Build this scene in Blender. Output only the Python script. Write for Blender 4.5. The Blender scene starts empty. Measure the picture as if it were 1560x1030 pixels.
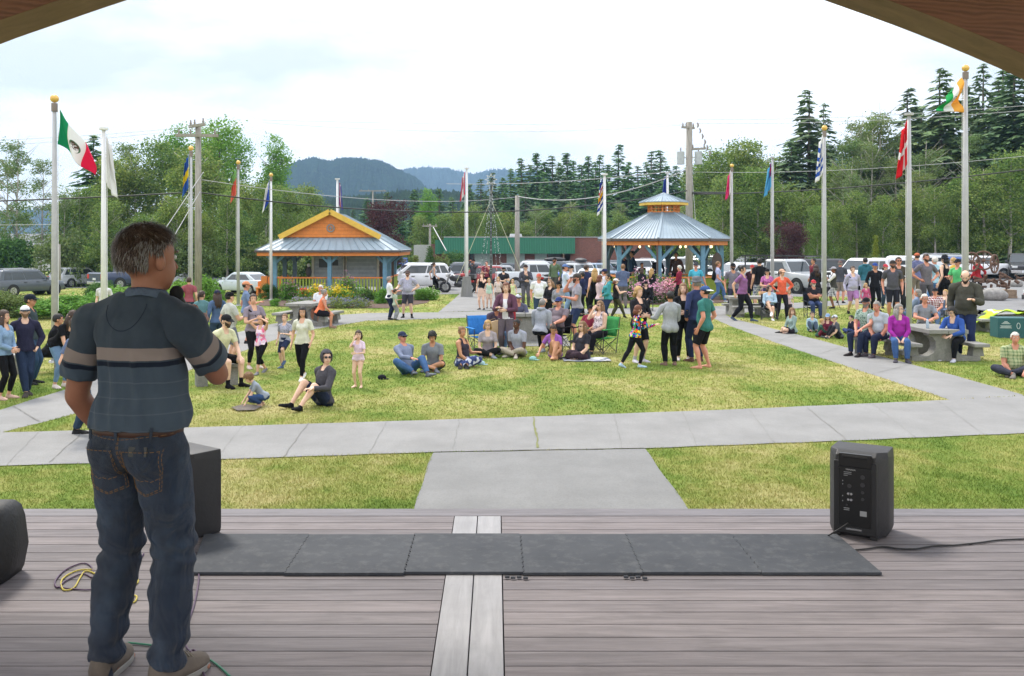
import bpy, bmesh, math, random
import numpy as np
from mathutils import Vector, Matrix
from mathutils.bvhtree import BVHTree
R = math.radians
F_, CX_, CY_, HC_ = 1450.0, 755.0, 371.0, 2.75
random.seed(7); RS = np.random.RandomState(11)
S = bpy.context.scene
C = S.collection
cam_d = bpy.data.cameras.new("camera"); cam = bpy.data.objects.new("camera", cam_d); C.objects.link(cam)
S.camera = cam
cam.location = (0, 0, HC_); cam.rotation_euler = (R(90), 0, 0)
cam_d.sensor_width = 36; cam_d.lens = 36*F_/1560
cam_d.shift_x = (780-CX_)/1560; cam_d.shift_y = -(515-CY_)/1560
cam_d.clip_start = 0.1; cam_d.clip_end = 20000
S.view_settings.view_transform = 'Standard'; S.view_settings.look = 'None'
S.view_settings.gamma = 1; S.view_settings.exposure = 0.32

def sstep(a, b, x):
    t = min(1, max(0, (x-a)/(b-a))); return t*t*(3-2*t)
def gz(x, y): return -0.6*sstep(57, 71, y)*(1-sstep(8, 24, x))+.55*sstep(26, 38, x)*sstep(58, 72, y)
def Gp(px, py):
    """world point on the ground seen at photo pixel px,py"""
    Y = F_*HC_/(py-CY_)
    X = 0
    for _ in range(30): X = (px-CX_)*Y/F_; Y = .5*Y + .5*F_*(HC_-gz(X, Y))/(py-CY_)
    return Vector((X, Y, gz(X, Y)))
def Dp(px, py, z=1.0):
    Y = F_*(HC_-z)/(py-CY_); return Vector(((px-CX_)*Y/F_, Y, z))
def at(px, py, Y): return Vector(((px-CX_)*Y/F_, Y, HC_-(py-CY_)*Y/F_))

def srgb(h):
    if isinstance(h, str):
        h = h.lstrip('#'); c = [int(h[i:i+2], 16)/255 for i in (0, 2, 4)]
        return tuple((x/12.92 if x <= .04045 else ((x+.055)/1.055)**2.4) for x in c)
    return tuple(h)

class NT:
    def __init__(s, name):
        s.m = bpy.data.materials.new(name); s.m.use_nodes = True
        s.t = s.m.node_tree; s.n = s.t.nodes; s.b = s.n['Principled BSDF']; s.o = s.n['Material Output']
    def new(s, t, **k):
        n = s.n.new('ShaderNode'+t)
        for a, b in k.items():
            if a in n.inputs.keys(): n.inputs[a].default_value = b
            else: setattr(n, a, b)
        return n
    def ln(s, a, b): s.t.links.new(a, b)
    def coord(s, kind='Object', scale=(1, 1, 1), rot=(0, 0, 0)):
        tc = s.new('TexCoord'); mp = s.new('Mapping'); mp.inputs['Scale'].default_value = scale
        mp.inputs['Rotation'].default_value = rot
        s.ln(tc.outputs[kind], mp.inputs['Vector']); return mp.outputs['Vector']
    def pos(s, scale=(1, 1, 1), rot=(0, 0, 0)):
        g = s.new('NewGeometry'); mp = s.new('Mapping'); mp.inputs['Scale'].default_value = scale
        mp.inputs['Rotation'].default_value = rot
        s.ln(g.outputs['Position'], mp.inputs['Vector']); return mp.outputs['Vector']
    def noise(s, vec, scale=5, detail=4, rough=.55, dist=0):
        n = s.new('TexNoise'); n.inputs['Scale'].default_value = scale; n.inputs['Detail'].default_value = detail
        n.inputs['Roughness'].default_value = rough; n.inputs['Distortion'].default_value = dist
        s.ln(vec, n.inputs['Vector']); return n.outputs['Fac']
    def ramp(s, fac, stops, interp='LINEAR'):
        r = s.new('ValToRGB'); r.color_ramp.interpolation = interp
        e = r.color_ramp.elements
        while len(e) < len(stops): e.new(.5)
        for i, (p, c) in enumerate(stops):
            e[i].position = p; c = srgb(c) if isinstance(c, str) else c
            e[i].color = (*c[:3], 1) if len(c) >= 3 else (c[0],)*3+(1,)
        s.ln(fac, r.inputs['Fac']); return r.outputs['Color']
    def mix(s, fac, a, b, mode='MIX'):
        n = s.new('Mix'); n.data_type = 'RGBA'; n.blend_type = mode
        for v, sock in ((fac, n.inputs[0]), (a, n.inputs[6]), (b, n.inputs[7])):
            if hasattr(v, 'default_value'): s.ln(v, sock)
            elif isinstance(v, (int, float)): sock.default_value = v
            else: sock.default_value = (*srgb(v)[:3], 1)
        return n.outputs[2]
    def math(s, op, a, b=None, c=None):
        n = s.new('Math'); n.operation = op
        for v, sock in zip((a, b, c), n.inputs):
            if v is None: continue
            if hasattr(v, 'default_value'): s.ln(v, sock)
            else: sock.default_value = v
        return n.outputs[0]
    def sep(s, vec):
        n = s.new('SeparateXYZ'); s.ln(vec, n.inputs[0]); return n.outputs
    def bump(s, h, strength=.3, dist=.01):
        n = s.new('Bump'); n.inputs['Strength'].default_value = strength; n.inputs['Distance'].default_value = dist
        s.ln(h, n.inputs['Height']); s.ln(n.outputs['Normal'], s.b.inputs['Normal'])
    def col(s, c):
        if hasattr(c, 'default_value'): s.ln(c, s.b.inputs['Base Color'])
        else: s.b.inputs['Base Color'].default_value = (*srgb(c)[:3], 1)
    def set(s, **k):
        for a, b in k.items(): s.b.inputs[a.replace('_', ' ')].default_value = b

_MC = {}
def paint(name, c, rough=.5, var=.12, metal=0, coat=0, scale=6, bump=0.0):
    key = (name, str(c), rough, var, metal, coat)
    if key in _MC: return _MC[key]
    n = NT(name); c = srgb(c); v = n.coord('Object')
    f = n.noise(v, scale, 5, .6)
    lo = tuple(x*(1-var) for x in c); hi = tuple(min(1, x*(1+var)) for x in c)
    n.col(n.ramp(f, [(.3, lo), (.7, hi)])); n.set(Roughness=rough, Metallic=metal)
    if coat: n.b.inputs['Coat Weight'].default_value = coat
    if bump: n.bump(n.noise(v, scale*6, 4), bump, .01)
    _MC[key] = n.m; return n.m

def mesh_obj(name, verts, faces, mats, parent=None, smooth=False, midx=None):
    me = bpy.data.meshes.new(name)
    me.from_pydata([tuple(v) for v in verts], [], faces)
    for m in (mats if isinstance(mats, (list, tuple)) else [mats]): me.materials.append(m)
    if midx is not None: me.polygons.foreach_set('material_index', np.array(midx, dtype=np.int32))
    if smooth: me.polygons.foreach_set('use_smooth', np.ones(len(me.polygons), dtype=bool))
    me.update()
    o = bpy.data.objects.new(name, me); C.objects.link(o)
    if parent is not None: o.parent = parent
    return o

def np_mesh(name, V, Fq, mats, midx=None, smooth=False):
    """fast mesh from arrays: V (n,3), Fq (m,k)"""
    me = bpy.data.meshes.new(name); m, k = Fq.shape
    me.vertices.add(len(V)); me.vertices.foreach_set('co', V.astype(np.float32).ravel())
    me.loops.add(m*k); me.loops.foreach_set('vertex_index', Fq.astype(np.int32).ravel())
    me.polygons.add(m); me.polygons.foreach_set('loop_start', np.arange(0, m*k, k, dtype=np.int32))
    for a in (mats if isinstance(mats, (list, tuple)) else [mats]): me.materials.append(a)
    if midx is not None: me.polygons.foreach_set('material_index', midx.astype(np.int32))
    me.polygons.foreach_set('use_smooth', np.full(m, smooth))
    me.update(calc_edges=True); me.validate(); return me

def perp(d):
    d = Vector(d).normalized(); a = Vector((0, 0, 1)) if abs(d.z) < .9 else Vector((1, 0, 0))
    u = a.cross(d).normalized(); return u, d.cross(u).normalized()

class MB:
    def __init__(s): s.v = []; s.f = []; s.m = []; s.M = None
    def add(s, vs, fs, mi=0):
        b = len(s.v)
        if s.M is not None: vs = [s.M @ Vector(v) for v in vs]
        s.v += [tuple(v) for v in vs]; s.f += [tuple(i+b for i in f) for f in fs]; s.m += [mi]*len(fs); return s
    def box(s, x0, y0, z0, x1, y1, z1, mi=0):
        return s.add([(x0,y0,z0),(x1,y0,z0),(x1,y1,z0),(x0,y1,z0),(x0,y0,z1),(x1,y0,z1),(x1,y1,z1),(x0,y1,z1)],
              [(0,3,2,1),(4,5,6,7),(0,1,5,4),(1,2,6,5),(2,3,7,6),(3,0,4,7)], mi)
    def bar(s, p0, p1, w, h, mi=0, up=(0, 0, 1)):
        p0 = Vector(p0); p1 = Vector(p1); d = (p1-p0).normalized(); u = Vector(up)
        r = d.cross(u); r = r.normalized() if r.length > 1e-4 else Vector((1, 0, 0)); u = r.cross(d).normalized()
        vs = [p+r*(a*w/2)+u*(b*h/2) for p in (p0, p1) for a, b in ((-1,-1),(1,-1),(1,1),(-1,1))]
        return s.add(vs, [(0,3,2,1),(4,5,6,7),(0,1,5,4),(1,2,6,5),(2,3,7,6),(3,0,4,7)], mi)
    def loft(s, rings, mi=0, cap=True):
        n = len(rings[0]); vs = [v for r in rings for v in r]; fs = []
        for i in range(len(rings)-1):
            for j in range(n):
                k = (j+1) % n; fs.append((i*n+j, i*n+k, (i+1)*n+k, (i+1)*n+j))
        if cap: fs.append(tuple(range(n))[::-1]); fs.append(tuple(range((len(rings)-1)*n, len(rings)*n)))
        return s.add(vs, fs, mi)
    def tube(s, pts, rads, n=8, mi=0, cap=True, round_=False):
        pts = [Vector(p) for p in pts]
        if not isinstance(rads, (list, tuple)): rads = [rads]*len(pts)
        if round_:
            d0 = (pts[0]-pts[1]).normalized(); d1 = (pts[-1]-pts[-2]).normalized()
            P = [pts[0]+d0*rads[0]*c for c in (.95, .7, .38)]; Q = [rads[0]*c for c in (.25, .7, .92)]
            P2 = [pts[-1]+d1*rads[-1]*c for c in (.38, .7, .95)]; Q2 = [rads[-1]*c for c in (.92, .7, .25)]
            pts = P+pts+P2; rads = Q+list(rads)+Q2
        rings = []; u = None
        for i, p in enumerate(pts):
            d = (pts[min(i+1, len(pts)-1)]-pts[max(i-1, 0)])
            if d.length < 1e-7: d = Vector((0, 0, 1))
            d.normalize()
            if u is None: u, w = perp(d)
            else:
                u = (u-d*u.dot(d)); u = u.normalized() if u.length > 1e-5 else perp(d)[0]; w = d.cross(u)
            rings.append([p+(u*math.cos(2*math.pi*j/n)+w*math.sin(2*math.pi*j/n))*rads[i] for j in range(n)])
        return s.loft(rings, mi, cap)
    def cyl(s, p0, p1, r0, r1=None, n=12, mi=0): return s.tube([p0, p1], [r0, r0 if r1 is None else r1], n, mi)
    def ell(s, c, rx, ry, rz, mi=0, nu=12, nv=8, ax=None):
        c = Vector(c); X, Y, Z = ax if ax else (Vector((1,0,0)), Vector((0,1,0)), Vector((0,0,1)))
        vs = [c+Z*rz]
        for i in range(1, nv):
            a = math.pi*i/nv
            for j in range(nu):
                b = 2*math.pi*j/nu
                vs.append(c+X*(rx*math.sin(a)*math.cos(b))+Y*(ry*math.sin(a)*math.sin(b))+Z*(rz*math.cos(a)))
        vs.append(c-Z*rz); fs = []
        for j in range(nu): fs.append((0, 1+j, 1+(j+1) % nu))
        for i in range(nv-2):
            for j in range(nu):
                k = (j+1) % nu; a = 1+i*nu; fs.append((a+j, a+nu+j, a+nu+k, a+k))
        a = 1+(nv-2)*nu
        for j in range(nu): fs.append((a+j, len(vs)-1, a+(j+1) % nu))
        return s.add(vs, fs, mi)
    def prism(s, poly, z0, z1, mi=0):
        n = len(poly); vs = [(x, y, z0) for x, y in poly]+[(x, y, z1) for x, y in poly]
        return s.add(vs, [tuple(range(n))[::-1], tuple(range(n, 2*n))]+[(i, (i+1) % n, n+(i+1) % n, n+i) for i in range(n)], mi)
    def prism_y(s, poly, y0, y1, mi=0):
        n = len(poly); vs = [(x, y0, z) for x, z in poly]+[(x, y1, z) for x, z in poly]
        return s.add(vs, [tuple(range(n)), tuple(range(n, 2*n))[::-1]]+[(i, n+i, n+(i+1) % n, (i+1) % n) for i in range(n)], mi)
    def build(s, name, mats, parent=None, smooth=False, bevel=0, seg=2, recalc=True):
        o = mesh_obj(name, s.v, s.f, mats, parent, smooth, s.m)
        if recalc:
            bm = bmesh.new(); bm.from_mesh(o.data); bmesh.ops.recalc_face_normals(bm, faces=bm.faces); bm.to_mesh(o.data); bm.free()
        if bevel:
            b = o.modifiers.new('bevel', 'BEVEL'); b.width = bevel; b.segments = seg; b.limit_method = 'ANGLE'; b.angle_limit = R(35)
            if smooth is False: o.data.polygons.foreach_set('use_smooth', np.ones(len(o.data.polygons), dtype=bool)); 
            try:
                b.harden_normals = True
            except Exception: pass
        return o

def thing(name, label, cat, loc=(0, 0, 0), rz=0, group=None):
    o = bpy.data.objects.new(name, None); C.objects.link(o); o.location = loc; o.rotation_euler = (0, 0, rz)
    return tag(o, label, cat, group)
def tag(o, label, cat, group=None):
    o['label'] = label; o['category'] = cat
    if group: o['group'] = group
    return o
def struct(o): o['kind'] = 'structure'; return o
def stuff(o): o['kind'] = 'stuff'; return o
def copy_tree(o, parent=None):
    c = o.copy(); C.objects.link(c)
    if parent is not None: c.parent = parent
    for ch in list(o.children): copy_tree(ch, c)
    return c
def vnoise(V, seed, freq, octs=3):
    """cheap smooth pseudo noise (sum of sines) on an (n,3) array, about -1..1"""
    r = np.random.RandomState(seed); out = np.zeros(len(V)); a = 1; t = 0
    for o in range(octs):
        for k in range(4):
            d = r.normal(size=3); d /= np.linalg.norm(d)
            out += a*np.sin(V@d*freq*(2**o)*r.uniform(.7, 1.3)+r.uniform(0, 6.28))
        t += a*2; a *= .55
    return out/t
# ---------------- world and sun
w = bpy.data.worlds.new("World"); S.world = w; w.use_nodes = True
wt = w.node_tree; wn = wt.nodes; bg = wn['Background']
def wnew(t): return wn.new('ShaderNode'+t)
sky = wnew('TexSky'); sky.sky_type = 'NISHITA'; sky.sun_disc = False
SUN_EL, SUN_AZ = R(52), R(-32)      # azimuth from +Y towards +X
sky.sun_elevation = SUN_EL; sky.sun_rotation = SUN_AZ; sky.air_density = 1.2; sky.dust_density = 2
tc = wnew('TexCoord'); mp = wnew('Mapping'); mp.inputs['Scale'].default_value = (1, 1, 3.2); mp.inputs['Location'].default_value = (.35, .1, .15)
wt.links.new(tc.outputs['Generated'], mp.inputs['Vector'])
no = wnew('TexNoise'); no.inputs['Scale'].default_value = 2.3; no.inputs['Detail'].default_value = 7; no.inputs['Roughness'].default_value = .52
wt.links.new(mp.outputs['Vector'], no.inputs['Vector'])
rp = wnew('ValToRGB'); rp.color_ramp.elements[0].position = .45; rp.color_ramp.elements[1].position = .62
wt.links.new(no.outputs['Fac'], rp.inputs['Fac'])
sx = wnew('SeparateXYZ'); wt.links.new(tc.outputs['Generated'], sx.inputs[0])
mr = wnew('MapRange'); mr.inputs['From Min'].default_value = .0; mr.inputs['From Max'].default_value = .85
wt.links.new(sx.outputs['Z'], mr.inputs['Value'])
br = wnew('Mix'); br.data_type = 'RGBA'
br.inputs[6].default_value = (13.6, 13.2, 12.9, 1); br.inputs[7].default_value = (20, 20.6, 22, 1)
wt.links.new(mr.outputs[0], br.inputs[0])
gr = wnew('Mix'); gr.data_type = 'RGBA'; gr.inputs[7].default_value = (6.6, 6.9, 7.7, 1)
wt.links.new(br.outputs[2], gr.inputs[6])
# cloud bellies: greyer blue patches
inv = wnew('Math'); inv.operation = 'MULTIPLY'; inv.inputs[1].default_value = .8
wt.links.new(rp.outputs['Color'], inv.inputs[0]); wt.links.new(inv.outputs[0], gr.inputs[0])
mx = wnew('Mix'); mx.data_type = 'RGBA'; mx.inputs[0].default_value = .93
wt.links.new(sky.outputs[0], mx.inputs[6]); wt.links.new(gr.outputs[2], mx.inputs[7])
wt.links.new(mx.outputs[2], bg.inputs['Color']); bg.inputs['Strength'].default_value = .1
sd = bpy.data.lights.new('sun', 'SUN'); sd.energy = 3.0; sd.angle = R(10); sd.color = (1, .93, .82)
so = bpy.data.objects.new('sun', sd); C.objects.link(so)
sv = Vector((math.sin(SUN_AZ)*math.cos(SUN_EL), math.cos(SUN_AZ)*math.cos(SUN_EL), math.sin(SUN_EL)))
so.rotation_euler = sv.to_track_quat('Z', 'Y').to_euler(); so.location = sv*60

# ---------------- ground
def grass_color(n, leaf=False):
    """shared world-position colour field for lawn sheet and blades"""
    p = n.pos()
    big = n.noise(n.pos((1, .55, 1)), .42, 5, .6)
    mid = n.noise(p, 2.2, 4, .6)
    a = n.ramp(n.math('ADD', n.math('MULTIPLY', big, .72), n.math('MULTIPLY', mid, .28)),
        [(.36, (.13, .215, .04)), (.45, (.22, .29, .065)), (.52, (.34, .35, .11)), (.61, (.50, .44, .21))])
    return a
g = NT('lawn'); gc = grass_color(g)
fine = g.noise(g.pos((1, 1, 1)), 38, 4, .7)
g.col(g.mix(g.ramp(fine, [(.3, (0,)), (.7, (1,))]), g.mix(1, gc, (.7, .75, .62), 'MULTIPLY'), gc)); g.set(Roughness=.95)
g.b.inputs['Specular IOR Level'].default_value = .1
g.bump(fine, .8, .05); LAWN = g.m
def gridlines():
    xs = [-3000, -1500, -900, -300, -120, -60, -30, 0, 8]+[8+2*i for i in range(1, 17)]+[50, 60, 120, 300, 900, 1500, 3000]
    ys = [-200, -30, 0, 15, 30, 45, 57]+[58+i for i in range(0, 14)]+[80, 120, 200, 400, 900, 2500, 5000]
    return xs, ys
xs, ys = gridlines()
vs = [(x, y, gz(x, y)) for y in ys for x in xs]; nx = len(xs)
fs = [(j*nx+i, j*nx+i+1, (j+1)*nx+i+1, (j+1)*nx+i) for j in range(len(ys)-1) for i in range(nx-1)]
struct(mesh_obj('ground', vs, fs, LAWN))

def sheet(name, poly, dz, mat, wob=0.0):
    """flat area given as world XY points, draped on the ground dz above it"""
    bm = bmesh.new(); pts = []
    P = [Vector((p[0], p[1], 0)) for p in poly]
    for i, p in enumerate(P):
        q = P[(i+1) % len(P)]; L = (q-p).length; n = max(1, min(60, int(L/.35))) if wob else 1
        for k in range(n):
            t = p.lerp(q, k/n)
            if wob and k: t += Vector((math.sin(t.x*7.1+t.y*3)+math.sin(t.x*17.3), math.sin(t.y*8.3+t.x*5)+math.sin(t.x*23+1), 0))*wob*.5
            pts.append(t)
    f = bm.faces.new([bm.verts.new(p) for p in pts])
    if f.normal.z < 0: f.normal_flip()
    for Y in [57]+[58+i for i in range(14)]+[80, 120]:
        bmesh.ops.bisect_plane(bm, geom=bm.verts[:]+bm.edges[:]+bm.faces[:], plane_co=(0, Y, 0), plane_no=(0, 1, 0))
    for X_ in [8+2*i for i in range(17)]: bmesh.ops.bisect_plane(bm, geom=bm.verts[:]+bm.edges[:]+bm.faces[:], plane_co=(X_, 0, 0), plane_no=(1, 0, 0))
    bm.normal_update()
    for f in bm.faces:
        if f.normal.z < 0: f.normal_flip()
    bmesh.ops.triangulate(bm, faces=[f for f in bm.faces if len(f.verts) > 4])
    for v in bm.verts: v.co.z = gz(v.co.x, v.co.y)+dz
    me = bpy.data.meshes.new(name); bm.to_mesh(me); bm.free(); me.materials.append(mat)
    o = bpy.data.objects.new(name, me); C.objects.link(o); return struct(o)
def pxpoly(pts): return [Gp(x, y).xy for x, y in pts]

def concrete(name, c, stain=.25, spk=60):
    n = NT(name); c = srgb(c); p = n.pos()
    a = n.noise(p, .9, 6, .65); b = n.noise(p, spk, 3, .6); d = n.noise(n.pos((1, .3, 1)), 4, 5, .7)
    base = n.ramp(a, [(.3, tuple(x*(1-stain) for x in c)), (.62, c)])
    base = n.mix(n.ramp(d, [(.45, (0,)), (.75, (.5,))]), base, tuple(x*.78 for x in c))
    base = n.mix(n.ramp(b, [(.3, (.55,)), (.55, (0,))]), base, tuple(x*.6 for x in c))
    n.col(base); n.set(Roughness=.9); n.bump(b, .35, .01); return n.m
CONC = concrete('pale_concrete', (.25, .247, .24)); CONC2 = concrete('apron_concrete', (.215, .215, .21), .25)
ASPH = concrete('asphalt', (.22, .22, .222), .18, 30); MULCH = concrete('bark_mulch', (.11, .06, .04), .5, 25)
RAW = {}
RAW['path_main'] = [(-260, 735), (0, 711), (330, 701), (660, 690), (983, 684), (1300, 672), (1560, 661), (1900, 648), (1900, 590), (1560, 604), (1448, 610), (1110, 625), (780, 637), (300, 652), (110, 657), (0, 660), (-260, 672)]
RAW['path_apron'] = [(660, 690.5), (983, 684.5), (1048, 776), (1120, 850), (560, 850), (631, 776)]
RAW['path_left'] = [(-200, 692), (0, 660), (60, 645), (112, 631), (215, 592), (340, 545), (420, 518), (470, 503), (560, 489), (690, 485), (668, 476), (560, 477), (470, 483), (398, 497), (340, 512), (200, 560), (105, 592), (0, 625), (-200, 665)]
RAW['path_far'] = [(668, 476), (690, 485), (800, 481), (930, 478), (1080, 482), (1105, 480), (1160, 474), (1300, 464), (1440, 460), (1440, 455), (1300, 457), (1120, 466), (930, 470), (800, 473)]
RAW['path_diagonal'] = [(1080, 482), (1105, 480), (1118, 486), (1200, 506), (1365, 549), (1470, 577), (1562, 603), (1448, 610), (1400, 594), (1280, 555), (1180, 522), (1115, 498)]
RAW['path_cross'] = [(703, 446), (752, 446), (768, 473), (668, 476)]
RAW['kerb_walk'] = [(560, 445.5), (590, 450), (800, 447), (930, 445.5), (930, 441), (800, 442), (590, 443)]
PATHS = {k: pxpoly(v) for k, v in RAW.items()}
sheet('path', PATHS['path_main'], .012, CONC, .02); sheet('path', PATHS['path_apron'], .008, CONC2, .02)
sheet('path', PATHS['path_left'], .004, CONC, .03); sheet('path', PATHS['path_far'], .008, CONC, .02)
sheet('path', PATHS['path_diagonal'], .004, CONC, .03); sheet('path', PATHS['path_cross'], .012, CONC, .02)
sheet('pavement', PATHS['kerb_walk'], .016, CONC)
# parking lots and road
PATHS['lot'] = [Gp(555, 443).xy, Gp(1180, 441).xy, Gp(1183, 452).xy, Gp(1330, 452).xy, Gp(1380, 480).xy, Gp(1562, 482).xy, Gp(1900, 486).xy, (70, 66), (70, 110), (-22, 110), (-22, 62)]
sheet('parking_lot', PATHS['lot'], .004, ASPH)
PATHS['road'] = [(-22, 70), (-22, 88), (-60, 86), (-110, 80), (-110, 58), (-60, 64)]
sheet('road', PATHS['road'], .006, ASPH)
PATHS['bed1'] = pxpoly([(392, 466), (400, 458), (430, 452), (560, 452), (640, 452), (668, 449), (650, 462), (600, 470), (500, 470)])
sheet('mulch_bed', PATHS['bed1'], .02, MULCH, .03)
PATHS['bed2'] = pxpoly([(925, 462), (945, 446), (1100, 446), (1120, 460), (1040, 466)])
sheet('mulch_bed', PATHS['bed2'], .02, MULCH, .03)
JO = paint('joint_grass', (.16, .17, .06), .95); JD = paint('joint_dirt', (.17, .165, .15), .95)
def strip(p, q, w, mat, z=.018, wob=.012):
    a = Gp(*p); b = Gp(*q); n = 14; d = (b-a).normalized(); s = Vector((-d.y, d.x, 0)); L = []; Rr = []
    for i in range(n+1):
        c = a.lerp(b, i/n)+s*random.uniform(-wob, wob); ww = w*random.uniform(.4, 1.2)
        L.append((c+s*ww).xy); Rr.append((c-s*ww).xy)
    sheet('path_joint', L+Rr[::-1], z, mat)
strip((813, 637), (820, 684), .018, JO); strip((662, 689.5), (981, 684), .010, JD)
for a, b in (((60, 658), (12, 709)), ((215, 655), (165, 704)), ((372, 649), (330, 699)), ((590, 643), (562, 692)), ((700, 640), (690, 686)), ((935, 632), (948, 684)), ((1040, 628), (1062, 680)), ((1140, 624), (1180, 676)), ((1330, 617), (1395, 668)), ((1430, 612), (1500, 664)), ((1520, 607), (1600, 658))): strip(a, b, .0025, JD)
strip((470, 646), (432, 698), .006, JD); strip((1230, 622), (1290, 672), .006, JD); strip((130, 657), (75, 706), .006, JD)
for a, b in (((1240, 543), (1290, 526)), ((1330, 570), (1390, 555)), ((1180, 522), (1215, 510)), ((60, 643), (20, 619))): strip(a, b, .008, JD)
for x in (1160, 1180): pass
# stall lines
LINE = paint('white_marking', (.6, .6, .58), .8)
for i in range(7):
    x = -6+i*2.9; sheet('parking_line', [(x, 64), (x+.12, 64), (x+.5, 69), (x+.38, 69)], .02, LINE)
# ---------------- grass blades
def inpoly(P, poly):
    x, y = P[:, 0], P[:, 1]; ins = np.zeros(len(P), bool); n = len(poly)
    for i in range(n):
        x0, y0 = poly[i]; x1, y1 = poly[(i+1) % n]
        if y0 == y1: continue
        c = ((y0 > y) != (y1 > y)) & (x < (x1-x0)*(y-y0)/(y1-y0)+x0); ins ^= c
    return ins
def blades(n, ylo, yhi, hgt, wid, pw):
    u = RS.rand(n)**pw; Y = ylo+(yhi-ylo)*u; X = (RS.rand(n)*1640-800)*Y/F_
    P = np.stack([X, Y], 1); keep = np.ones(n, bool)
    for k, pl in PATHS.items(): keep &= ~inpoly(P, [tuple(a) for a in pl])
    P = P[keep]; n = len(P)
    dens = vnoise(np.c_[P, np.zeros(n)], 5, 1.1, 4)
    h = hgt*(.55+.75*RS.rand(n))*(1+.35*dens); a = RS.rand(n)*6.283; dx, dy = np.cos(a), np.sin(a)
    z = np.array([gz(x, y) for x, y in P]) if yhi > 57 else np.zeros(n)
    ln = RS.normal(size=(n, 2))*h[:, None]*.5; w_ = wid*(.6+.8*RS.rand(n))
    b0 = np.c_[P[:, 0]-dx*w_, P[:, 1]-dy*w_, z]; b1 = np.c_[P[:, 0]+dx*w_, P[:, 1]+dy*w_, z]
    t = np.c_[P[:, 0]+ln[:, 0], P[:, 1]+ln[:, 1], z+h]
    V = np.stack([b0, b1, t], 1).reshape(-1, 3); return V
V = np.concatenate([blades(230000, 8.2, 15.5, .027, .0040, 1.0), blades(220000, 15.5, 34, .032, .0085, .95), blades(80000, 34, 60, .04, .02, 1)])
bn = NT('grass_blades'); gi = bn.new('NewGeometry')
bc = grass_color(bn); rr = bn.ramp(gi.outputs['Random Per Island'], [(0, (.80, .88, .72)), (.5, (1, 1.04, .93)), (1, (1.18, 1.10, 1.12))])
bn.col(bn.mix(1, bc, rr, 'MULTIPLY')); bn.set(Roughness=.8); bn.b.inputs['Specular IOR Level'].default_value = .15
bn.b.inputs['Subsurface Weight'].default_value = 0
me = np_mesh('grass', V, np.arange(len(V)).reshape(-1, 3), bn.m)
go = bpy.data.objects.new('grass', me); C.objects.link(go); stuff(go); go['label'] = 'short green and dry yellow grass of the lawn'

# ---------------- hills
def hill(name, ridge, Y0, depth, mat, zb=-6, nxs=520, seed=1, rough=6):
    """ridge: list of (px,py) seen at distance Y0"""
    px = np.linspace(ridge[0][0], ridge[-1][0], nxs); py = np.interp(px, [a for a, b in ridge], [b for a, b in ridge])
    X = (px-CX_)*Y0/F_; Z = HC_-(py-CY_)*Y0/F_; n = 26; V = []
    for j in range(n):
        t = j/(n-1); prof = math.sin(min(1, t/.55)*math.pi/2) if t < .55 else math.cos((t-.55)/.45*math.pi/2)
        yy = Y0-depth*.55+depth*t
        xx = X*(yy/Y0)
        V.append(np.c_[xx, np.full(nxs, yy), zb+(Z-zb)*prof])
    V = np.concatenate(V); k = (V[:, 2]-zb)/max(1, Z.max()-zb)
    V[:, 2] += vnoise(V, seed, 22/Y0, 5)*rough*np.clip(k*1.5, 0, 1)
    V[:, 2] += RS.normal(size=len(V))*rough*.28*np.clip(k*2, 0, 1)
    V[:, 0] += vnoise(V+91, seed+3, 14/Y0, 4)*rough*1.5
    F = np.array([(j*nxs+i, j*nxs+i+1, (j+1)*nxs+i+1, (j+1)*nxs+i) for j in range(n-1) for i in range(nxs-1)])
    me = np_mesh(name, V, F, mat, smooth=True); o = bpy.data.objects.new(name, me); C.objects.link(o); return struct(o)
def forest_mat(name, sc, c0, c1, c2):
    n = NT(name); p = n.pos((1, 1, .5)); a = n.noise(p, sc, 6, .75); b = n.noise(n.pos((1, 1, 1)), sc*.12, 5, .6)
    col = n.ramp(a, [(.38, c0), (.5, c1), (.62, c2)]); col = n.mix(n.ramp(b, [(.42, (0,)), (.62, (.6,))]), col, tuple(x*1.5 for x in c1))
    n.col(col); n.set(Roughness=1); n.b.inputs['Specular IOR Level'].default_value = 0
    n.bump(a, 1, 12); return n.m
FM1 = forest_mat('far_forest', .17, (.008, .022, .02), (.022, .05, .032), (.06, .10, .045))
FM2 = forest_mat('distant_forest', .07, (.012, .025, .03), (.025, .045, .045), (.06, .085, .07))
hill('hills', [(300, 372), (380, 330), (430, 262), (455, 247), (480, 243), (505, 247), (530, 243), (558, 246), (585, 251), (612, 264), (640, 276), (665, 300), (720, 335), (800, 372)], 1500, 850, FM1, seed=3, rough=6)
hill('hills', [(560, 300), (605, 266), (625, 259), (650, 257), (680, 258), (705, 264), (722, 268), (745, 263), (765, 260), (790, 268), (820, 262), (860, 285), (960, 300)], 2500, 1000, FM2, seed=8, rough=10)
hill('hills', [(1080, 300), (1180, 290), (1240, 250), (1275, 240), (1320, 228), (1380, 215), (1440, 222), (1520, 216), (1640, 235), (1800, 300)], 2300, 1000, FM2, seed=12, rough=14)
hill('hills', [(-400, 300), (-200, 280), (0, 322), (60, 318), (120, 330), (180, 340), (300, 372)], 2000, 900, FM2, seed=15, rough=8)
hill('hills', [(380, 366), (470, 308), (560, 296), (660, 292), (740, 300), (850, 318), (1000, 330), (1200, 350)], 600, 350, forest_mat('near_forest', .5, (.02, .045, .02), (.045, .085, .03), (.09, .14, .045)), seed=18, rough=4)
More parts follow.
